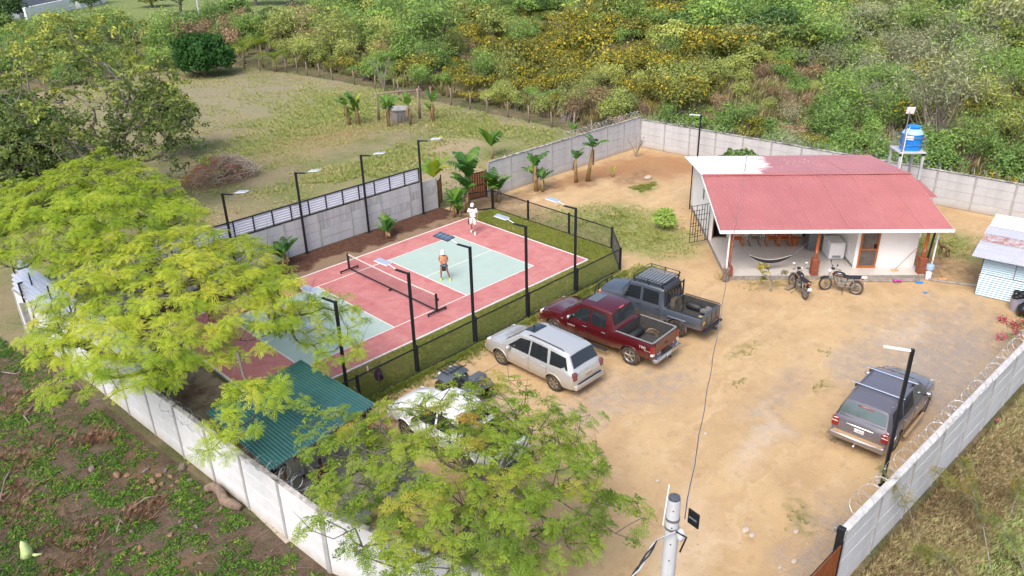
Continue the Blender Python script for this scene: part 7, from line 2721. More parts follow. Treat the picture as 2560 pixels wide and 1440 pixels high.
SM = {}
for kd in KINDS:
    SM[kd] = [shrub_mesh(kd, n=1700 if kd != 'brown' else 1300, wispy=.3 if kd in ('grey', 'brown') else .1, stems=26 if kd in ('grey',) else 10, leaf=.15 if kd in ('grey', 'brown') else .17) for _ in range(3)]
SM['grey'] = [fan_mesh('grey', 34, 3.0), fan_mesh('grey', 44, 3.4), fan_mesh('grey', 26, 2.6, sparse=.6)]
SM['olive'][2] = fan_mesh('olive', 40, 2.8, .17, 1.2)
SM['green'][2] = fan_mesh('green', 46, 3.0, .19, 1.2)
SM['brown'][1] = fan_mesh('brown', 30, 1.9, .13, .9)


def fence_y(x):
    return None


def in_scrub(x, y):
    """True where the thicket grows: beyond the wooden post line and beyond the far wall"""
    if x < 25.0 and y < 66:
        return False
    if y < 66 and y > 6.5:
        return x > 29.0
    if y <= 6.5:
        return x > 29.9 + (6.1 - y) * .055
    return x > -40 + 0 and y > 67.5


def kind_at(x, y, u, w_):
    n1 = mathutils.noise.noise(Vector((x * .045, y * .045, 3.1)))
    n2 = mathutils.noise.noise(Vector((x * .11, y * .11, 7.7)))
    ga = lambda cu, cw, su, sw, k: k * math.exp(-((u - cu) / su) ** 2 - ((w_ - cw) / sw) ** 2)
    yel = ga(1440, 120, 330, 85, .95) + ga(1830, 250, 110, 50, .5) + ga(2440, 300, 130, 60, .5) + ga(1250, 210, 150, 30, .4)
    brn = ga(1520, 262, 230, 42, .5) + ga(1930, 235, 130, 60, .4) + ga(560, 95, 260, 45, .5) + ga(2150, 345, 300, 30, .2) + ga(1080, 110, 120, 40, .4)
    gry = ga(2330, 200, 230, 130, .85)
    r = rnd.random()
    for k, p_ in (('yellow', yel), ('brown', brn), ('grey', gry)):
        if r < p_:
            return k
        r = (r - p_) / (1 - p_)
    if r < .08 + max(0, n2) * .1:
        return 'yellow'
    v = n1 + n2 * .7 + rnd.uniform(-.3, .3)
    return 'olive' if v > .0 else 'green'


import mathutils
import mathutils.noise
cand = []
cell = 2.35
gxr = int(190 / cell)
right = CR @ Vector((1, 0, 0))
for i in range(-40, 100):
    for j in range(-30, 90):
        x = i * cell + rnd.uniform(-.8, .8)
        y = j * cell + rnd.uniform(-.8, .8)
        if not in_scrub(x, y):
            continue
        v = CR.transposed() @ (Vector((x, y, 1.0)) - CLOC)
        if v.z > -10:
            continue
        u_ = CW / 2 + CF * v.x / -v.z
        w_ = CH / 2 - CF * v.y / -v.z
        if u_ < -700 or u_ > 3260 or w_ < -170 or w_ > 950:
            continue
        # clearings
        if u_ < 780 and w_ < 62:
            continue
        d1 = ((x - 72) / 44) ** 2 + ((y - 152) / 42) ** 2
        if d1 < 1 or (((x - 42) / 18) ** 2 + ((y - 116) / 20) ** 2) < 1:
            continue
        dist = (Vector((x, y, 0)) - CLOC).length
        if mathutils.noise.noise(Vector((x * .08, y * .08, 1.3))) < -.42:
            continue
        if ((x - 137) / 22) ** 2 + ((y - 25) / 35) ** 2 < 1 and rnd.random() < .8:
            continue
        cand.append((dist, x, y, u_, w_))
cand.sort()
NIND = 275
WHERE = lambda u, w_, x, y: ('just beyond the far wall' if (x < 34 and y < 6) else 'behind the wooden posts' if (x < 34) else 'deep in the thicket')
ADJ = {'olive': 'olive shrub', 'green': 'fresh green shrub', 'grey': 'wispy grey shrub', 'brown': 'dry brown shrub', 'yellow': 'yellow flowered shrub'}
THICK = {k: [] for k in KINDS}


def SECT(u):
    for a, n_ in ((620, 'above the far left pasture corner'), (900, 'right of the three palms'), (1180, 'behind the well'), (1440, 'behind the wooden posts left of the wall corner'), (1640, 'above the razor wire corner'), (1860, 'behind the corner lamp'), (2120, 'above the house roof'), (2330, 'behind the blue tank')):
        if u < a:
            return n_
    return 'near the right picture edge'


def ORD(n):
    w_ = ['', 'first', 'second', 'third', 'fourth', 'fifth', 'sixth', 'seventh', 'eighth', 'ninth', 'tenth', 'eleventh', 'twelfth', 'thirteenth', 'fourteenth', 'fifteenth', 'sixteenth', 'seventeenth', 'eighteenth', 'nineteenth', 'twentieth']
    return w_[n] if n < len(w_) else '%dth' % n
cnt = {}
nseen = 0
for idx, (dist, x, y, u_, w_) in enumerate(cand):
    kd = kind_at(x, y, u_, w_)
    edge = x < 33 or (y > 66 and y < 72)
    s = min(1.8, math.exp(rnd.gauss(-.02, .30))) * (.82 if edge else 1.0)
    if dist > 90 and rnd.random() < .25:
        s *= 1.5
    hz = rnd.uniform(.7, 1.15)
    if abs(u_ - 1930) < 150 and abs(w_ - 240) < 55:
        s *= .55
    if w_ < 110 and 1500 < u_ < 2300:
        s *= 1.35
    mi = rnd.randrange(3)
    rz_ = rnd.uniform(0, 6.28)
    if -40 < u_ < 2600 and w_ > -40 and nseen < NIND:
        nseen += 1
        o = inst(kd + '_shrub' if kd != 'yellow' else 'flowering_shrub', SM[kd][mi], (x, y, -.05), rot=(0, 0, rz_), sc=(s, s, s * hz))
        o['category'] = 'shrub'
        o['group'] = {'yellow': 'yellow flowered shrubs', 'brown': 'dry brown shrubs', 'grey': 'grey green shrubs', 'green': 'fresh green shrubs', 'olive': 'olive green shrubs'}[kd] + ' ' + WHERE(u_, w_, x, y)
        sec = SECT(u_)
        cnt[(kd, sec)] = cnt.get((kd, sec), 0) + 1
        o['label'] = '%s nearest %s %s' % (ORD(cnt[(kd, sec)]), ADJ[kd], sec)
    else:
        THICK[kd].append((x, y, s, hz, rz_, mi))
# the rest of the thicket: one mass, instanced with geometry nodes
for kd, lst in THICK.items():
    if not lst:
        continue
    cl = bpy.data.collections.new('source_' + kd)
    for k, me in enumerate(SM[kd]):
        o = bpy.data.objects.new('source_%s_%d' % (kd, k), me)
        cl.objects.link(o)
    me = bpy.data.meshes.new('thicket')
    n = len(lst)
    me.from_pydata([(a[0], a[1], -.05) for a in lst], [], [])
    for nm, ty, key in (('sc', 'FLOAT_VECTOR', 'vector'), ('ro', 'FLOAT_VECTOR', 'vector'), ('ix', 'INT', 'value')):
        at = me.attributes.new(nm, ty, 'POINT')
        if nm == 'sc':
            at.data.foreach_set(key, [q for a in lst for q in (a[2], a[2], a[2] * a[3])])
        elif nm == 'ro':
            at.data.foreach_set(key, [q for a in lst for q in (0, 0, a[4])])
        else:
            at.data.foreach_set(key, [a[5] for a in lst])
    o = bpy.data.objects.new('thicket', me)
    COL.objects.link(o)
    o['kind'] = 'stuff'
    o['category'] = 'thicket'
    o['label'] = {'olive': 'olive green scrub filling the far ground', 'green': 'fresh green scrub filling the far ground', 'grey': 'grey green wispy scrub on the far slope', 'brown': 'dry brown scrub among the far bushes', 'yellow': 'yellow flowering scrub beyond the walls'}[kd]
    ng = bpy.data.node_groups.new('scatter_' + kd, 'GeometryNodeTree')
    ng.interface.new_socket('Geometry', in_out='INPUT', socket_type='NodeSocketGeometry')
    ng.interface.new_socket('Geometry', in_out='OUTPUT', socket_type='NodeSocketGeometry')
    N = ng.nodes
    gi, go = N.new('NodeGroupInput'), N.new('NodeGroupOutput')
    ip = N.new('GeometryNodeInstanceOnPoints')
    ci = N.new('GeometryNodeCollectionInfo')
    ci.inputs['Collection'].default_value = cl
    ci.inputs['Separate Children'].default_value = True
    ci.inputs['Reset Children'].default_value = True
    ip.inputs['Pick Instance'].default_value = True
    for nm, ty, sk in (('sc', 'FLOAT_VECTOR', 'Scale'), ('ro', 'FLOAT_VECTOR', 'Rotation'), ('ix', 'INT', 'Instance Index')):
        na = N.new('GeometryNodeInputNamedAttribute')
        na.data_type = ty
        na.inputs['Name'].default_value = nm
        out = [s_ for s_ in na.outputs if s_.enabled and s_.name == 'Attribute'][0]
        ng.links.new(out, ip.inputs[sk])
    ng.links.new(gi.outputs[0], ip.inputs['Points'])
    ng.links.new(ci.outputs[0], ip.inputs['Instance'])
    ng.links.new(ip.outputs[0], go.inputs[0])
    md = o.modifiers.new('scatter', 'NODES')
    md.node_group = ng
print('SHRUBS', len(cand), {k: len(v) for k, v in THICK.items()})
# ------------------------------------------------------------------ wooden posts with barbed wire
pts = [(570, 165), (612, 172), (650, 178), (685, 181), (715, 181), (742, 181), (768, 188), (800, 192), (835, 200), (873, 215), (912, 228), (962, 238), (1000, 236), (1040, 250), (1082, 253), (1125, 265), (1172, 275), (1218, 285), (1264, 296), (1316, 308), (1382, 318), (1435, 330), (1495, 335)]
NTH = ['first', 'second', 'third', 'fourth', 'fifth', 'sixth', 'seventh', 'eighth', 'ninth', 'tenth', 'eleventh', 'twelfth', 'thirteenth', 'fourteenth', 'fifteenth', 'sixteenth', 'seventeenth', 'eighteenth', 'nineteenth', 'twentieth', 'twenty-first', 'twenty-second', 'last']
tops = []
for i, (px, py) in enumerate(pts):
    q = G(px, py)
    q.x = 27.9 + rnd.uniform(-.2, .2) if py > 195 else q.x
    h = rnd.uniform(1.25, 1.65)
    lx, ly = rnd.uniform(-.1, .1), rnd.uniform(-.1, .1)
    o = MB().path([(0, 0, -.1), (lx * .5 + .02, ly * .5, h * .5), (lx, ly, h)], [.085, .075, .06], 7).build('fence_post', WOODD, smooth='all')
    o.location = q
    tag(o, '%s grey wooden fence post of the pasture counted from the palms' % NTH[i], 'post', 'wooden posts along the pasture')
    tops.append(q + Vector((lx, ly, h)))
for k, dz in enumerate((.12, .45, .85)):
    o = MB().path([t_ - Vector((0, 0, dz)) for t_ in tops], .008, 4, cap=False).build('barbed_wire', mat('rusty_wire%d' % k, (.10, .08, .07), .8, .4))
    tag(o, ['top', 'middle', 'lowest'][k] + ' strand of rusty barbed wire on the pasture posts', 'wire')
# ------------------------------------------------------------------ well with wooden frame
q = Vector((21.6, 27.2, 0))
t = thing('well', 'round grey concrete well ring with a lid between the banana clumps', 'well', q)
WELLM = mat('old_concrete', (.33, .30, .28), .95, var=(.15, .13, .12), vscale=3, streak=(3, 3, .4), bump=.4)
MB().lathe([(.95, 0), (.97, .02), (.96, .85), (.92, .9)], 26).build('ring', WELLM, t, smooth=True)
MB().lathe([(1.02, .905), (1.02, .98), (.3, 1.0)], 26).build('lid', CONC, t, smooth=True)
MB().path([(-.25, -.1, 1.02), (-.1, -.15, 1.05), (.05, -.1, 1.02)], .02, 5).build('lid_handle', STEELG, t)
t = thing('well_gallows', 'rough log gallows standing over the concrete well', 'gallows', q)
for x, y, h in ((1.35, -1.2, 2.6), (-1.5, .9, 2.4)):
    MB().path([(x, y, 0), (x + .05, y, h * .5), (x - .05, y + .04, h)], [.13, .11, .09], 8).build('post', WOODD, t, smooth='all')
MB().path([(1.6, -1.4, 2.45), (0, -.1, 2.4), (-1.7, 1.1, 2.25)], [.07, .08, .07], 7).build('beam', WOODD, t, smooth='all')
# ------------------------------------------------------------------ brush pile
bq = G(570, 448)
t = thing('brush_pile', 'heap of dry reddish branches and twigs in the pasture', 'brush pile', bq)
for nm, col, n in (('branch', (.36, .29, .24), 320), ('red_branch', (.36, .14, .07), 260), ('pale_branch', (.60, .50, .40), 90)):
    mb = MB()
    for _ in range(n):
        a = rnd.uniform(0, 6.28)
        r_ = rnd.random() ** .5
        cx, cy = r_ * 2.3 * math.cos(a), r_ * 1.5 * math.sin(a)
        if nm == 'red_branch':
            cx -= .9
        cz = (1 - r_ ** 1.5) * 1.35 + rnd.uniform(0, .35)
        d = Vector((rnd.uniform(-1, 1), rnd.uniform(-1, 1), rnd.uniform(-.35, .45))).normalized()
        L_ = rnd.uniform(.4, 1.2)
        c_ = Vector((cx, cy, cz + .1))
        p0, p1 = c_ - d * L_ * .5, c_ + d * L_ * .5
        p0.z, p1.z = max(.02, p0.z), max(.02, p1.z)
        mb.path([p0, (p0 + p1) / 2 + Vector((rnd.uniform(-.1, .1), rnd.uniform(-.1, .1), rnd.uniform(-.05, .1))), p1], [.022, .016, .006], 4, cap=False)
    o = mb.build('twigs', mat(nm, col, .9), t)
    o['kind'] = 'stuff'
for k in range(7):
    a = rnd.uniform(0, 6.28)
    MB().path([(rnd.uniform(-1, 1), rnd.uniform(-.8, .2), .2), (rnd.uniform(-.8, .8), -.5, .9), (rnd.uniform(-1, 1), -.4, 1.4 + rnd.uniform(-.3, .2))], [.06, .045, .02], 6).build('branch', BARKP, t, smooth='all')

# ------------------------------------------------------------------ far buildings and trees
FARW = mat('far_white_wall', (.80, .80, .80), .8)
a, b = G(70, 52), G(255, 8)
d = b - a
t = thing('far_house', 'long low white building at the top left corner beyond the green meadow', 'building', a, math.atan2(d.y, d.x))
MB().box(0, d.length * .62, 0, .4, 0, 2.2).build('garden_wall', FARW, t)
MB().box(d.length * .64, d.length * 1.02, -.5, 6, 0, 4.6).build('wall', FARW, t)
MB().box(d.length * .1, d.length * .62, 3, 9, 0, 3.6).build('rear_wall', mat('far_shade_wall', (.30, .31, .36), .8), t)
MB().box(d.length * .1 - .5, d.length * .63, 2.5, 9.5, 3.6, 3.9).build('roof', mat('far_roof', (.35, .33, .33), .7), t)
MB().box(d.length * .78, d.length * .86, -.56, -.5, 1.2, 2.6).build('window', GLASS, t)
pq = G(501, 48)
t = thing('far_utility_pole', 'slender pale concrete pole on the far green meadow', 'utility pole', pq)
MB().lathe([(.24, 0), (.14, 10)], 10).build('shaft', POLEM, t, smooth=True)
farlb = [leafball(34, .8, .38) for _ in range(3)]
FT = [((455, 38), 4.5, 5.5, 'dark leaning tree trunk with a crown cut by the top edge over the meadow', DARKG), ((228, 30), 1.4, 3.0, 'slim dark tree in front of the white building', DARKG), ((640, 12), 4.5, 6, 'dark tree at the top edge right of the far pole', DARKG), ((730, 12), 5, 6, 'second dark tree of the row at the top edge', DARKG), ((380, 18), 2.5, 2.8, 'small thin tree on the meadow left of the leaning trunk', OLIVE),
      ((0, 80), 3.6, 5.0, 'dark tree crown filling the upper left corner', DARKG), ((1180, 10), 5, 5, 'rounded green tree standing above the thicket at the top middle', OLIVE), ((1780, 120), 3.0, 4.2, 'dark green tree rising from the thicket right of the yellow flowers', KINDS['green']), ((1930, 150), 3.0, 4.0, 'small dark tree with visible pale trunk in the thicket', DARKG), ((2290, 75), 4.2, 5.0, 'open yellow green tree with a bare pale trunk at the upper right', OLIVE), ((2450, 45), 6, 7, 'dark tree crown cut by the top right edge', DARKG), ((2510, 120), 3.5, 4.2, 'low green tree near the right picture edge', OLIVE),
      ((900, 60), 3.5, 4.0, 'green tree at the top of the thicket above the well', OLIVE), ((1040, 30), 4, 5, 'dark green tree above the well at the top edge', DARKG), ((1640, 30), 4, 4.5, 'wide dark shrub like tree at the top edge above the yellow flowers', KINDS['green'])]
FX = sorted([(1670, 165), (1715, 120), (1860, 165), (1985, 175), (2060, 125), (2160, 150), (1735, 60), (1905, 50), (2110, 70), (2230, 120), (2390, 150), (1330, 60), (1230, 115), (1110, 110), (960, 105), (830, 95), (700, 120), (590, 75), (1560, 60), (2480, 180)])
for k, q in enumerate(FX):
    FT.append((q, rnd.uniform(1.5, 2.3), rnd.uniform(3.0, 4.4), ORD(k + 1) + ' from the left of the small open crowned trees rising from the thicket', [KINDS['green'], OLIVE, KINDS['olive']][k % 3]))
for k, ((px, py), r_, h, lb_, lm) in enumerate(FT):
    q = G(px, py)
    tree('far_tree', lb_, (q.x, q.y, 0), h * .35, [((q.x, q.y, h * .8), (r_, r_, r_ * .6))], int(55 + 15 * r_), .7, lm, farlb, per=3, spread=.5, size=(.7, 1.1), tr=.3, tint=.45, tvar=.18, zmin=-.4, flat=.8, tip=.03, bark=BARKP)
# bare pale shrubs between the posts and the thicket
for k, (px, py, h, lb_) in enumerate(((960, 225, 3.4, 'leafless pale branched shrub behind the well'), (1590, 392, 1.5, 'leafless small shrub on the red soil by the wall corner'), (2115, 292, 3.8, 'fan of bare pale stems above the house roof'), (2330, 400, 3.5, 'dense fan of pale stems right of the blue tank'), (2440, 300, 4, 'tall leaning pale stems above the right end of the far wall'), (1400, 110, 3.5, 'bare grey shrub among the yellow flowers'), (1450, 55, 4.0, 'bare branched bush at the top of the yellow flowers'), (2160, 300, 3.4, 'thick pale leaning trunk right of the fan of stems'))):
    q = G(px, py)
    if q.x > 28 and px > 1650:
        q.x = max(q.x, 31)
    t = thing('bare_shrub', lb_, 'shrub', q, group='leafless shrubs')
    mb = MB()
    for s_ in range(9 if h > 2 else 7):
        a = rnd.uniform(0, 6.28)
        sp = rnd.uniform(.15, .6) * h
        e = Vector((sp * math.cos(a), sp * math.sin(a), h * rnd.uniform(.6, 1)))
        mid = Vector((e.x * .35, e.y * .35, e.z * .5))
        mb.path([(0, 0, 0), mid, e], [.028 * h ** .5, .02 * h ** .5, .006], 5, cap=False)
        for w_ in range(7):
            f = rnd.uniform(.35, .95)
            b0 = mid.lerp(e, f)
            d = Vector((rnd.uniform(-1, 1), rnd.uniform(-1, 1), rnd.uniform(.1, 1))).normalized() * h * rnd.uniform(.08, .25)
            mb.path([b0, b0 + d * .6, b0 + d], [.012, .008, .003], 3, cap=False)
    mb.build('branches', BARKP, t)

# ------------------------------------------------------------------ planting inside the walls
q = G(1660, 572)
tree('round_shrub', 'small round bright green shrub alone on the grass left of the house', (q.x, q.y, 0), .15, [((q.x, q.y, .62), (.62, .62, .5))], 90, .14, KINDS['green'], [leafball(16, .13, .10) for _ in range(3)], per=2, spread=.08, size=(.8, 1.2), tr=.05, tint=.85, tvar=.12, zmin=-.6, cat='shrub', tip=.006)
q = HW(3.6, 13.5)
tree('papaya_shrub', 'leafy green plant showing above the white roof in front of the far wall', (q.x, q.y, 0), 1.0, [((q.x, q.y, 1.7), (1.2, 1.2, .6))], 60, .25, DARKG, [leafball(18, .22, .26) for _ in range(2)], per=2, spread=.12, tr=.06, tint=.9, tvar=.1, cat='plant')
q = G(1925, 728)
tree('flowering_sapling', 'thin pale sapling with yellow flowers in front of the porch', (q.x, q.y, 0), .7, [((q.x - .35, q.y + .3, 1.15), (.22, .22, .35)), ((q.x + .5, q.y - .35, .85), (.15, .15, .15)), ((q.x - .3, q.y + .25, .65), (.15, .15, .12))], 15, .14, KINDS['yellow'], [leafball(12, .10, .10) for _ in range(3)], per=2, spread=.05, tr=.035, tint=.62, tvar=.25, zmin=-.8, cat='sapling', bark=BARKP, tip=.006)
BOUG = leafmat('bougainvillea_bract', [(0, (.35, .01, .07)), (.5, (.60, .015, .12)), (1, (.75, .10, .30))], .4, .5)
for k, (x0, y0, x1, y1, lb_) in enumerate(((2575, 860, 2500, 800, 'upper bougainvillea spray with magenta flowers reaching in from the right edge'), (2590, 850, 2492, 848, 'lower pink bougainvillea spray over the gravel at the right edge'), (2570, 830, 2530, 818, 'short magenta bougainvillea spray beside the rubbish bin'))):
    b_, e = G(x0, y0, .3), G(x1, y1, 1.1 - .25 * k)
    t = thing('bougainvillea', lb_, 'flowering branch', (b_.x, b_.y, 0), group='bougainvillea sprays')
    o_ = Vector((b_.x, b_.y, 0))
    ps = [Vector((0, 0, 0)), (b_ - o_) + Vector((0, 0, .5)), (b_.lerp(e, .5) - o_) + Vector((0, 0, .35)), e - o_]
    MB().path(ps, [.03, .02, .014, .006], 5).build('stem', BARK, t)
    A, Bq = Acc(), Acc()
    n = 120
    f = NR.uniform(.1, 1, n)
    base_ = np.array([tuple(ps[1].lerp(ps[3], q)) for q in f])
    P = base_ + NR.normal(size=(n, 3)) * .09
    V, F, T = scat(DIA, DIAF, P, NR.uniform(.06, .11, n), bases(NR.normal(size=(n, 3)) + np.array([0, 0, .8])), NR.normal(.6, .15, n))
    npmesh('leaves', V, F, KINDS['green'], T, t)
    n = 170
    f = np.where(NR.rand(n) < .6, NR.uniform(.82, 1.04, n), NR.uniform(.45, .6, n))
    base_ = np.array([tuple(ps[1].lerp(ps[3], q)) for q in f])
    P = base_ + NR.normal(size=(n, 3)) * .085 + np.array([0, 0, .05])
    V, F, T = scat(DIA, DIAF, P, NR.uniform(.06, .10, n), bases(NR.normal(size=(n, 3)) + np.array([0, 0, .8])), NR.normal(.5, .2, n) + .3 * (k == 1))
    npmesh('flowers', V, F, BOUG, T, t)

# ------------------------------------------------------------------ verge saplings with thin leaning stems
VERG = leafmat('verge_leaf', [(0, (.06, .10, .02)), (.5, (.14, .20, .04)), (.85, (.26, .27, .05)), (1, (.50, .30, .05))], .4)
sm_ros = [rosette(6, L=.22, pairs=6, ll=.045, lw=.02, rise=.5, droop=1.0) for _ in range(3)]
for k, (x0, y0, x1, y1, h, lb_) in enumerate(((2300, 1360, 2205, 1175, 2.4, 'thin sapling stem leaning over the razor wire beside the black lamp post'), (2470, 1330, 2340, 1180, 1.9, 'long thin stem with yellow green leaflets crossing the verge'), (2480, 1440, 2400, 1150, 1.8, 'upright leafy stem on the verge above the pink scrap'), (2560, 1430, 2470, 1290, 1.2, 'low leafy stem in the lower right corner'), (2400, 1440, 2290, 1380, 1.0, 'short yellow leafed sprig near the bottom of the pale wall'), (2520, 1300, 2560, 1200, 1.0, 'small leafy sprig at the right edge of the verge'))):
    b_ = G(x0, y0)
    e = G(x1, y1, h)
    t = thing('verge_sapling', lb_, 'sapling', b_, group='thin saplings on the verge')
    d = e - b_
    ps = [Vector((0, 0, 0)), d * .35 + Vector((0, 0, .3)), d * .7 + Vector((0, 0, .25)), d]
    mb = MB().path(ps, [.016, .013, .010, .005], 5)
    P = []
    for i in range(34):
        f = rnd.random() ** .8
        b0 = ps[1].lerp(ps[3], f) if f > .1 else ps[1]
        s_ = Vector((rnd.uniform(-1, 1), rnd.uniform(-1, 1), rnd.uniform(-.2, .8))).normalized() * rnd.uniform(.08, .28)
        mb.path([b0, b0 + s_], [.005, .003], 3, cap=False)
        P.append(tuple(b0 + s_))
    mb.build('stem', BARKP, t)
    P = np.array(P)
    A = Acc()
    for q in range(3):
        s_ = np.arange(len(P)) % 3 == q
        A.add(*scat(sm_ros[q][0], sm_ros[q][1], P[s_], NR.uniform(.6, 1.0, s_.sum()), bases(NR.normal(size=(s_.sum(), 3)) * .5 + np.array([0, 0, 1])), NR.normal(.62, .2, s_.sum()), sm_ros[q][2]))
    A.build('leaves', VERG, t)


# ------------------------------------------------------------------ ground cover (uncountable)
def tuft_tmpl(n=9, h=.22, w_=.012, spread=.5):
    V, F = [], []
    for i in range(n):
        a = NR.uniform(0, 2 * PI)
        tl_ = NR.uniform(.1, spread)
        hh = h * NR.uniform(.6, 1.2)
        r0 = NR.uniform(0, .05)
        b0 = np.array([r0 * math.cos(a), r0 * math.sin(a), 0])
        tip = b0 + np.array([math.cos(a) * tl_ * hh, math.sin(a) * tl_ * hh, hh])
        sd = np.array([-math.sin(a), math.cos(a), 0]) * w_
        o = len(V)
        m_ = b0 * .4 + tip * .6 + np.array([0, 0, .12 * hh])
        V += [b0 - sd, b0 + sd, m_ + sd * .8, tip]
        F.append((o, o + 1, o + 2, o + 3))
    return np.array(V), np.array(F)


def cover(name, label, cat, n, fn, tm, m, size, tint, tvar=.15):
    """fn() -> (n,2) positions"""
    P2 = fn(n)
    n = len(P2)
    P = np.column_stack([P2, np.zeros(n)])
    A = Acc()
    ix = NR.randint(0, len(tm), n)
    S = NR.uniform(size[0], size[1], n)
    nb = np.array([mathutils.noise.noise(Vector((x * .35, y * .35, 5.0))) for x, y in P2])
    T = NR.normal(tint, tvar, n) + nb * .35
    up = NR.normal(size=(n, 3)) * .12 + np.array([0, 0, 1])
    M = bases(up)
    for k, tmk in enumerate(tm):
        s_ = ix == k
        if s_.any():
            A.add(*scat(tmk[0], tmk[1], P[s_], S[s_], M[s_], T[s_], tmk[2] if len(tmk) > 2 else None))
    o = A.build(name, m)
    return tag(o, label, cat, kind='stuff')


def inpoly(P, poly):
    x, y = P[:, 0], P[:, 1]
    c_ = np.zeros(len(P), bool)
    j = len(poly) - 1
    for i in range(len(poly)):
        xi, yi = poly[i]
        xj, yj = poly[j]
        c_ ^= ((yi > y) != (yj > y)) & (x < (xj - xi) * (y - yi) / (yj - yi + 1e-9) + xi)
        j = i
    return c_


def rand_in(poly, n, patch=None, thr=0.0, sc=.5, seed=0.0):
    a = np.array(poly)
    out = []
    lo, hi = a.min(0), a.max(0)
    got = 0
    while got < n:
        P = lo + NR.rand(n * 2, 2) * (hi - lo)
        P = P[inpoly(P, poly)]
        if patch:
            v = np.array([mathutils.noise.noise(Vector((x * sc, y * sc, seed))) + .4 * mathutils.noise.noise(Vector((x * sc * 3, y * sc * 3, seed))) for x, y in P])
            P = P[v + NR.normal(0, .08, len(P)) > thr]
        out.append(P)
        got += len(P)
        if len(P) == 0:
            break
    return np.concatenate(out)[:n]


GRASSY = leafmat('field_grass', [(0, (.26, .33, .08)), (.5, (.40, .43, .14)), (.8, (.52, .47, .22)), (1, (.60, .46, .26))], .3)
tuf = [tuft_tmpl() for _ in range(5)]
FP = [(-12, 8), (9, 7.6), (13, 6.6), (27.6, 6.5), (28.2, 12), (28.2, 26), (28.0, 46), (26.5, 57), (25.6, 66), (6, 64), (-12, 40)]
cover('field_grass', 'patchy yellow green grass tufts of the pasture', 'grass', 14000, lambda n: rand_in(FP, n, True, -.02, .3, 2.0), [tuft_tmpl(8, .10, .014, 1.4) for _ in range(5)], GRASSY, (.5, 1.4), .45)
blobp = [[(16, 31, 9, 4.5), (12, 17.5, 6, 2.2), (21, 37, 6, 8), (24, 20, 3, 6)], [(15, 27, 8, 3)]]


def ell(n, bl):
    r = []
    for _ in range(n):
        b_ = bl[rnd.randrange(len(bl))]
        a = rnd.uniform(0, 6.28)
        q = rnd.random() ** .75 * (1.15 + .35 * math.sin(3 * a + b_[0]) + .2 * math.sin(7 * a))
        r.append((b_[0] + b_[2] * q * math.cos(a), b_[1] + b_[3] * q * math.sin(a)))
    return np.array(r)


cover('tall_grass', 'taller bright green grass patches across the pasture', 'grass', 5500, lambda n: ell(n, blobp[0]), [tuft_tmpl(10, .24, .016, 1.1) for _ in range(4)], GRASSY, (.5, 1.2), .38)
cover('dry_grass', 'dry orange brown grass patch in the pasture', 'grass', 1300, lambda n: ell(n, blobp[1]), [tuft_tmpl(10, .2, .015) for _ in range(4)], GRASSY, (.5, 1.1), .95, .08)
LAWNG = leafmat('lawn_grass', [(0, (.14, .19, .03)), (.5, (.28, .32, .06)), (.85, (.42, .40, .12)), (1, (.50, .44, .22))], .3)
LP = [(-9.0, -6.95), (9.15, -6.7), (11.2, -4.6), (11.25, 4.45), (9.3, 4.9), (9.3, -4.70), (-9.0, -4.70)]
cover('lawn_grass', 'short mown grass strip round the court', 'grass', 30000, lambda n: rand_in(LP, n), [tuft_tmpl(6, .075, .006, .9) for _ in range(5)], LAWNG, (.7, 1.5), .5, .13)
cover('yard_grass', 'thin grass growing at the foot of the lawn fence', 'grass', 3500, lambda n: np.column_stack([NR.uniform(-8.8, 9.2, n), -6.9 - NR.exponential(.16, n)]), [tuft_tmpl(7, .12, .008, .9) for _ in range(4)], LAWNG, (.6, 1.4), .35, .12)
yb = [(13.2, -3.8, 2.0, 2.8), (13.8, -5.6, 2.6, 1.8), (13.4, -1.0, 1.9, 3.2), (20.5, .2, .9, .5), (15.4, -2.0, 1.6, 2.2), (23.4, -17.2, 2.0, 2.0), (9.8, -7.6, .9, .6)]
cover('yard_grass', 'grass patches on the sand between court and house', 'grass', 7500, lambda n: ell(n, yb), [tuft_tmpl(6, .07, .006, 1.1) for _ in range(4)], LAWNG, (.5, 1.4), .38, .15)
sb_ = [(12, -12.2, 1.2, .4), (13.2, -13.0, 1.6, .4), (6.4, -15.2, .8, .3), (5.9, -18.6, .4, .25), (-1.2, -21.3, .5, .3), (8.5, -17.6, .3, .2), (4.2, -16.2, .8, .2), (11.8, -10.8, .3, .3), (3.5, -20.3, .4, .2), (22, -4, 3, 1)]
cover('sparse_weeds', 'sparse small weeds dotted over the sandy yard', 'weeds', 210, lambda n: ell(n, sb_), [tuft_tmpl(7, .07, .007, 1.2) for _ in range(4)], LAWNG, (.6, 1.4), .45, .2)

WEED = leafmat('broad_weed', [(0, (.04, .10, .016)), (.5, (.10, .22, .03)), (.85, (.19, .32, .045)), (1, (.30, .38, .06))], .35, .5)


def weed_tmpl():
    V, F, T = leafball(14, .13, .085)
    V[:, 2] = np.maximum(V[:, 2] * .6 + .04, .01)
    return V, F, T


wt_ = [weed_tmpl() for _ in range(6)]
PP = [(-12.0, -13.2), (-13.1, -4), (-13.6, 3), (-14, 9), (-22, 12), (-22, -6), (-17.5, -16), (-11.4, -17)]


def weedpos(n):
    P = rand_in(PP, n, True, .0, 1.15, 4.0)
    return P[(P[:, 0] < -12.2 - (P[:, 1] + 13) * .1)]


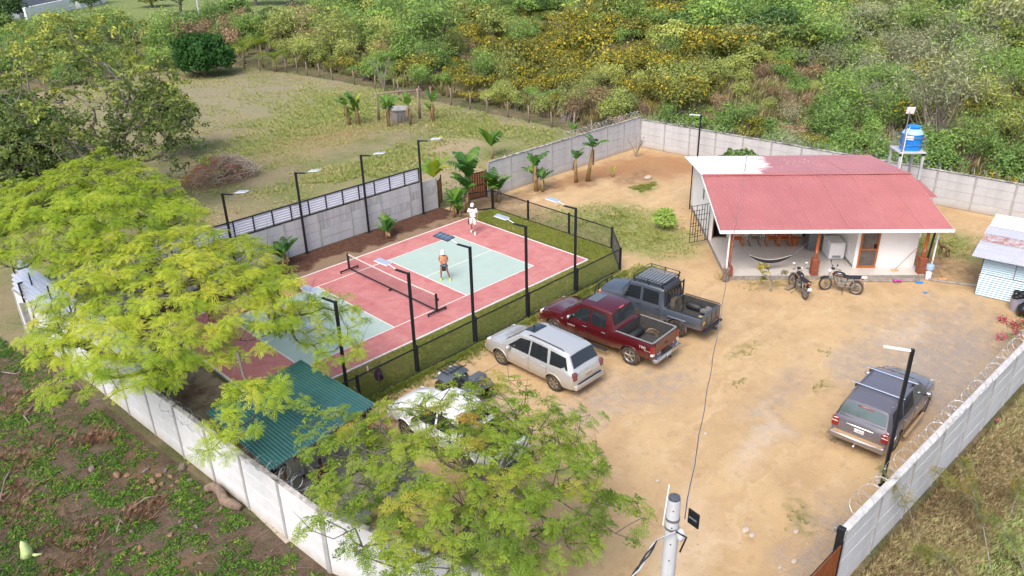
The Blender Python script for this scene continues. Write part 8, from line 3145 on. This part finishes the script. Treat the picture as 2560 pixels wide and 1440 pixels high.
cover('ground_weeds', 'low bright green weeds spreading over the dark earth plot', 'weeds', 16500, weedpos, wt_, WEED, (.3, .95), .50, .26)
cover('ground_weeds', 'scattered single weeds over the dark earth plot', 'weeds', 2600, lambda n: (lambda P: P[P[:, 0] < -12.5 - (P[:, 1] + 13) * .1])(rand_in(PP, n)), wt_, WEED, (.25, .7), .5, .2)
DRYT = mat('dry_twig', (.24, .17, .125), .9)
mb = MB()
for P in rand_in(PP, 520):
    if P[0] > -12.5 - (P[1] + 13) * .1:
        continue
    a = rnd.uniform(0, 6.28)
    L_ = rnd.uniform(.1, .5) * (1 if rnd.random() < .9 else 2.5)
    d = Vector((math.cos(a), math.sin(a), 0)) * L_
    p0 = Vector((P[0], P[1], .02))
    mb.path([p0, p0 + d * .5 + Vector((rnd.uniform(-.08, .08), rnd.uniform(-.08, .08), .04)), p0 + d], [.009, .008, .004], 3, cap=False)
tag(mb.build('twig_litter', DRYT), 'dry twigs littered over the dark earth plot', 'twigs', kind='stuff')
BROWNW = leafmat('dead_weed', [(0, (.12, .07, .045)), (.5, (.24, .135, .085)), (1, (.38, .26, .17))], .2)
bb_ = [(-16.5, -6.6, 1.0, 1.3), (-17.2, -3.5, 1.0, 1.2), (-14.6, -6.8, .8, .6), (-16.2, -1.0, 1.2, .8), (-14.2, -1.8, .5, .5), (-17.6, -8.0, .8, .8), (-15.5, 3, 1.5, 1.5)]
cover('dead_weeds', 'reddish brown dead weeds in the dark earth plot', 'weeds', 900, lambda n: ell(n, bb_), [tuft_tmpl(12, .13, .005, 1.8) for _ in range(4)], BROWNW, (.5, 1.4), .5, .2)
# rocks
ROCK = mat('ochre_rock', (.26, .155, .085), .9, var=(.15, .105, .07), vscale=5, bump=.5)
ROCKD = mat('grey_rock', (.20, .165, .14), .9, var=(.11, .09, .075), vscale=5, bump=.5)
rocks = []
for k, (px, py, sc, m__) in enumerate(((293, 1190, .26, 0), (318, 1190, .17, 0), (365, 1178, .20, 1), (345, 1205, .12, 0), (382, 1205, .22, 0), (398, 1190, .18, 0), (405, 1212, .16, 0), (390, 1222, .20, 0), (425, 1192, .16, 0), (372, 1215, .13, 0), (430, 1215, .10, 0), (445, 1205, .12, 0), (455, 1172, .28, 1), (475, 1203, .14, 1), (415, 1178, .14, 1), (440, 1232, .12, 1), (478, 1255, .12, 1),
                                        (312, 1275, .12, 0), (328, 1278, .10, 1), (244, 1312, .14, 0), (198, 1347, .16, 1), (428, 1338, .17, 0), (350, 1372, .17, 0), (362, 1385, .13, 0), (490, 1318, .13, 1), (553, 1272, .12, 1), (105, 1120, .18, 1), (240, 1370, .1, 1), (500, 1410, .1, 1), (230, 1175, .22, 1), (330, 1330, .14, 1), (450, 1305, .1, 1))):
    sc *= .72
    V = MB().ball((0, 0, sc * .25), (sc * 1.1, sc * rnd.uniform(.55, .85), sc * rnd.uniform(.45, .7)), 6, 4)
    V.v = [(x * rnd.uniform(.75, 1.2), y * rnd.uniform(.75, 1.2), z * rnd.uniform(.8, 1.15)) for x, y, z in V.v]
    o = V.build('rock', ROCKD if m__ else ROCK, smooth=True)
    o.location = G(px, py)
    o.rotation_euler = (0, 0, rnd.uniform(0, 6))
    near = 'in the rock heap by the whitewashed wall' if k < 17 else 'among the weeds below the rock heap'
    tag(o, '%s %s rock %s' % (ORD(k + 1 if k < 17 else k - 16) + ' from the left' if False else ['biggest', 'mid sized', 'small'][0 if sc > .19 else 1 if sc > .13 else 2], 'grey brown' if m__ else 'ochre', near + ', picture spot %d across %d down' % (px * 100 // 2560, py * 100 // 1440) if False else near), 'rock', 'rocks on the dark earth plot')
    rocks.append(o)
for kk, w_ in ((0, 'in the rock heap by the whitewashed wall'), (17, 'among the weeds below the rock heap')):
    grp = rocks[kk:kk + 17] if kk == 0 else rocks[17:]
    for n_, o in enumerate(sorted(grp, key=lambda o: (CR.transposed() @ (o.location - CLOC)).x / -(CR.transposed() @ (o.location - CLOC)).z)):
        o['label'] = '%s rock from the left, %s, %s' % (ORD(n_ + 1), 'grey brown' if o.data.materials[0] == ROCKD else 'ochre', w_)
a = [G(515, 1222, .12), G(535, 1216, .2), G(552, 1232, .22), G(560, 1252, .18), G(585, 1262, .14), G(602, 1270, .1)]
o = MB().path([p - a[0] for p in a], [.13, .15, .14, .16, .15, .10], 10).build('log', mat('old_log', (.26, .19, .14), .9, var=(.13, .09, .07), vscale=7, bump=.7, streak=(1, 1, 1)), smooth='all')
o.location = a[0]
tag(o, 'thick curved dead log lying against the foot of the whitewashed wall', 'log')
for k, (p_, lb_) in enumerate(((((5, 930), (40, 935), (62, 922)), 'forked dead branch at the left picture edge'), (((0, 1250), (12, 1200), (40, 1150)), 'long pale branch lying at the left picture edge above the bag'), (((335, 1265), (365, 1245), (410, 1237)), 'long curved branch below the rock heap'), (((292, 1330), (300, 1300), (290, 1285), (300, 1300), (310, 1310)), 'small forked branch among the weeds below the rocks'), (((85, 1010), (60, 1040), (75, 1060)), 'thin dry branch in the upper dark earth plot'))):
    ps = [G(x, y, .06) for x, y in p_]
    o = MB().path([p - ps[0] for p in ps], [.03] * (len(ps) - 1) + [.012], 6).build('fallen_branch', BARKP, smooth='all')
    o.location = ps[0]
    tag(o, lb_, 'branch', 'branches on the dark earth plot')
bg_ = MB()
bg_.path([(0, 0, .05), (.05, .02, .25), (.02, 0, .5), (0, 0, .62)], [.16, .15, .09, .02], 9)
bg_.path([(.05, 0, .1), (.2, -.12, .05), (.34, -.2, .04)], [.06, .05, .03], 6)
o = bg_.build('green_bag', mat('pale_green_bag', (.55, .68, .30), .4, var=(.45, .6, .22), vscale=6), smooth='all')
o.location = G(68, 1395)
tag(o, 'crumpled pale green plastic bag at the lower left', 'bag')

VG = leafmat('verge_grass', [(0, (.15, .10, .05)), (.3, (.32, .23, .12)), (.6, (.50, .43, .23)), (1, (.40, .50, .17))], .25)
VP = [(-3.6, -23.6), (30, -25.1), (30, -27), (14, -30), (-3, -30)]
cover('verge_grass', 'dry brown grass along the foot of the pale wall', 'grass', 20000, lambda n: rand_in([(-3.6, -23.5), (30, -25.0), (30, -26.0), (-3, -25.6)], n), [tuft_tmpl(8, .13, .007, 1.3) for _ in range(5)], VG, (.5, 1.4), .33, .2)
cover('verge_grass', 'greener lighter grass further out on the verge', 'grass', 16000, lambda n: rand_in([(-3, -25.3), (30, -26), (30, -27.5), (14, -30), (-3, -30)], n), [tuft_tmpl(8, .13, .007, 1.3) for _ in range(5)], VG, (.5, 1.4), .78, .22)
cover('verge_weeds', 'green weeds scattered through the verge grass', 'weeds', 1500, lambda n: (lambda P: P[P[:, 1] < -24.7])(rand_in(VP, n, True, .05, .6, 9.0)), wt_, VERG, (.4, 1.1), .55, .25)
# scrubland floor
SG = leafmat('scrub_grass', [(0, (.14, .15, .05)), (.4, (.28, .25, .11)), (.7, (.40, .32, .17)), (1, (.50, .38, .24))], .25)
cover('scrub_grass', 'tall dry grass growing between the far shrubs', 'grass', 20000, lambda n: (lambda P: P[(P[:, 0] > 30.2 + np.maximum(0, (6 - P[:, 1])) * .055)])(rand_in([(29, -26), (75, -26), (75, 66), (29, 60)], n)), [tuft_tmpl(9, .7, .03, .7) for _ in range(5)], SG, (.6, 1.5), .45, .25)
cover('bed_litter', 'brown leaf litter on the mulch bed and bare earth', 'leaf litter', 5000, lambda n: np.column_stack([NR.uniform(-13, 9, n), 4.8 + NR.beta(1.6, 1, n) * 2.3]), [(DIA * .06, DIAF) for _ in range(2)], BROWNW, (.5, 1.3), .4, .3)
# yard pebbles and dung-dark specks
PEB = mat('yard_pebble', (.42, .34, .26), .95, var=(.28, .24, .21), vscale=2)
mb = MB()
YP = [(-9, -22.3), (-9, -7.5), (11, -7.5), (11.8, 4), (27, 5), (28.5, -23.5), (-2, -22.6)]
for P in np.vstack([rand_in(YP, 2600), ell(3200, [(11.5, -20.5, 5.0, 2.0), (9, -22.2, 4, 1.2), (-.4, -13, 2.2, 1.2), (-2, -22.2, 2.4, .7)])]):
    r_ = rnd.uniform(.01, .035)
    mb.add([(P[0] - r_, P[1], 0), (P[0], P[1] - r_, 0), (P[0] + r_, P[1], 0), (P[0], P[1] + r_, 0), (P[0], P[1], r_ * 1.1)], [(0, 1, 4), (1, 2, 4), (2, 3, 4), (3, 0, 4)])
tag(mb.build('yard_gravel', PEB), 'small pebbles and gravel strewn over the sandy yard', 'gravel', kind='stuff')
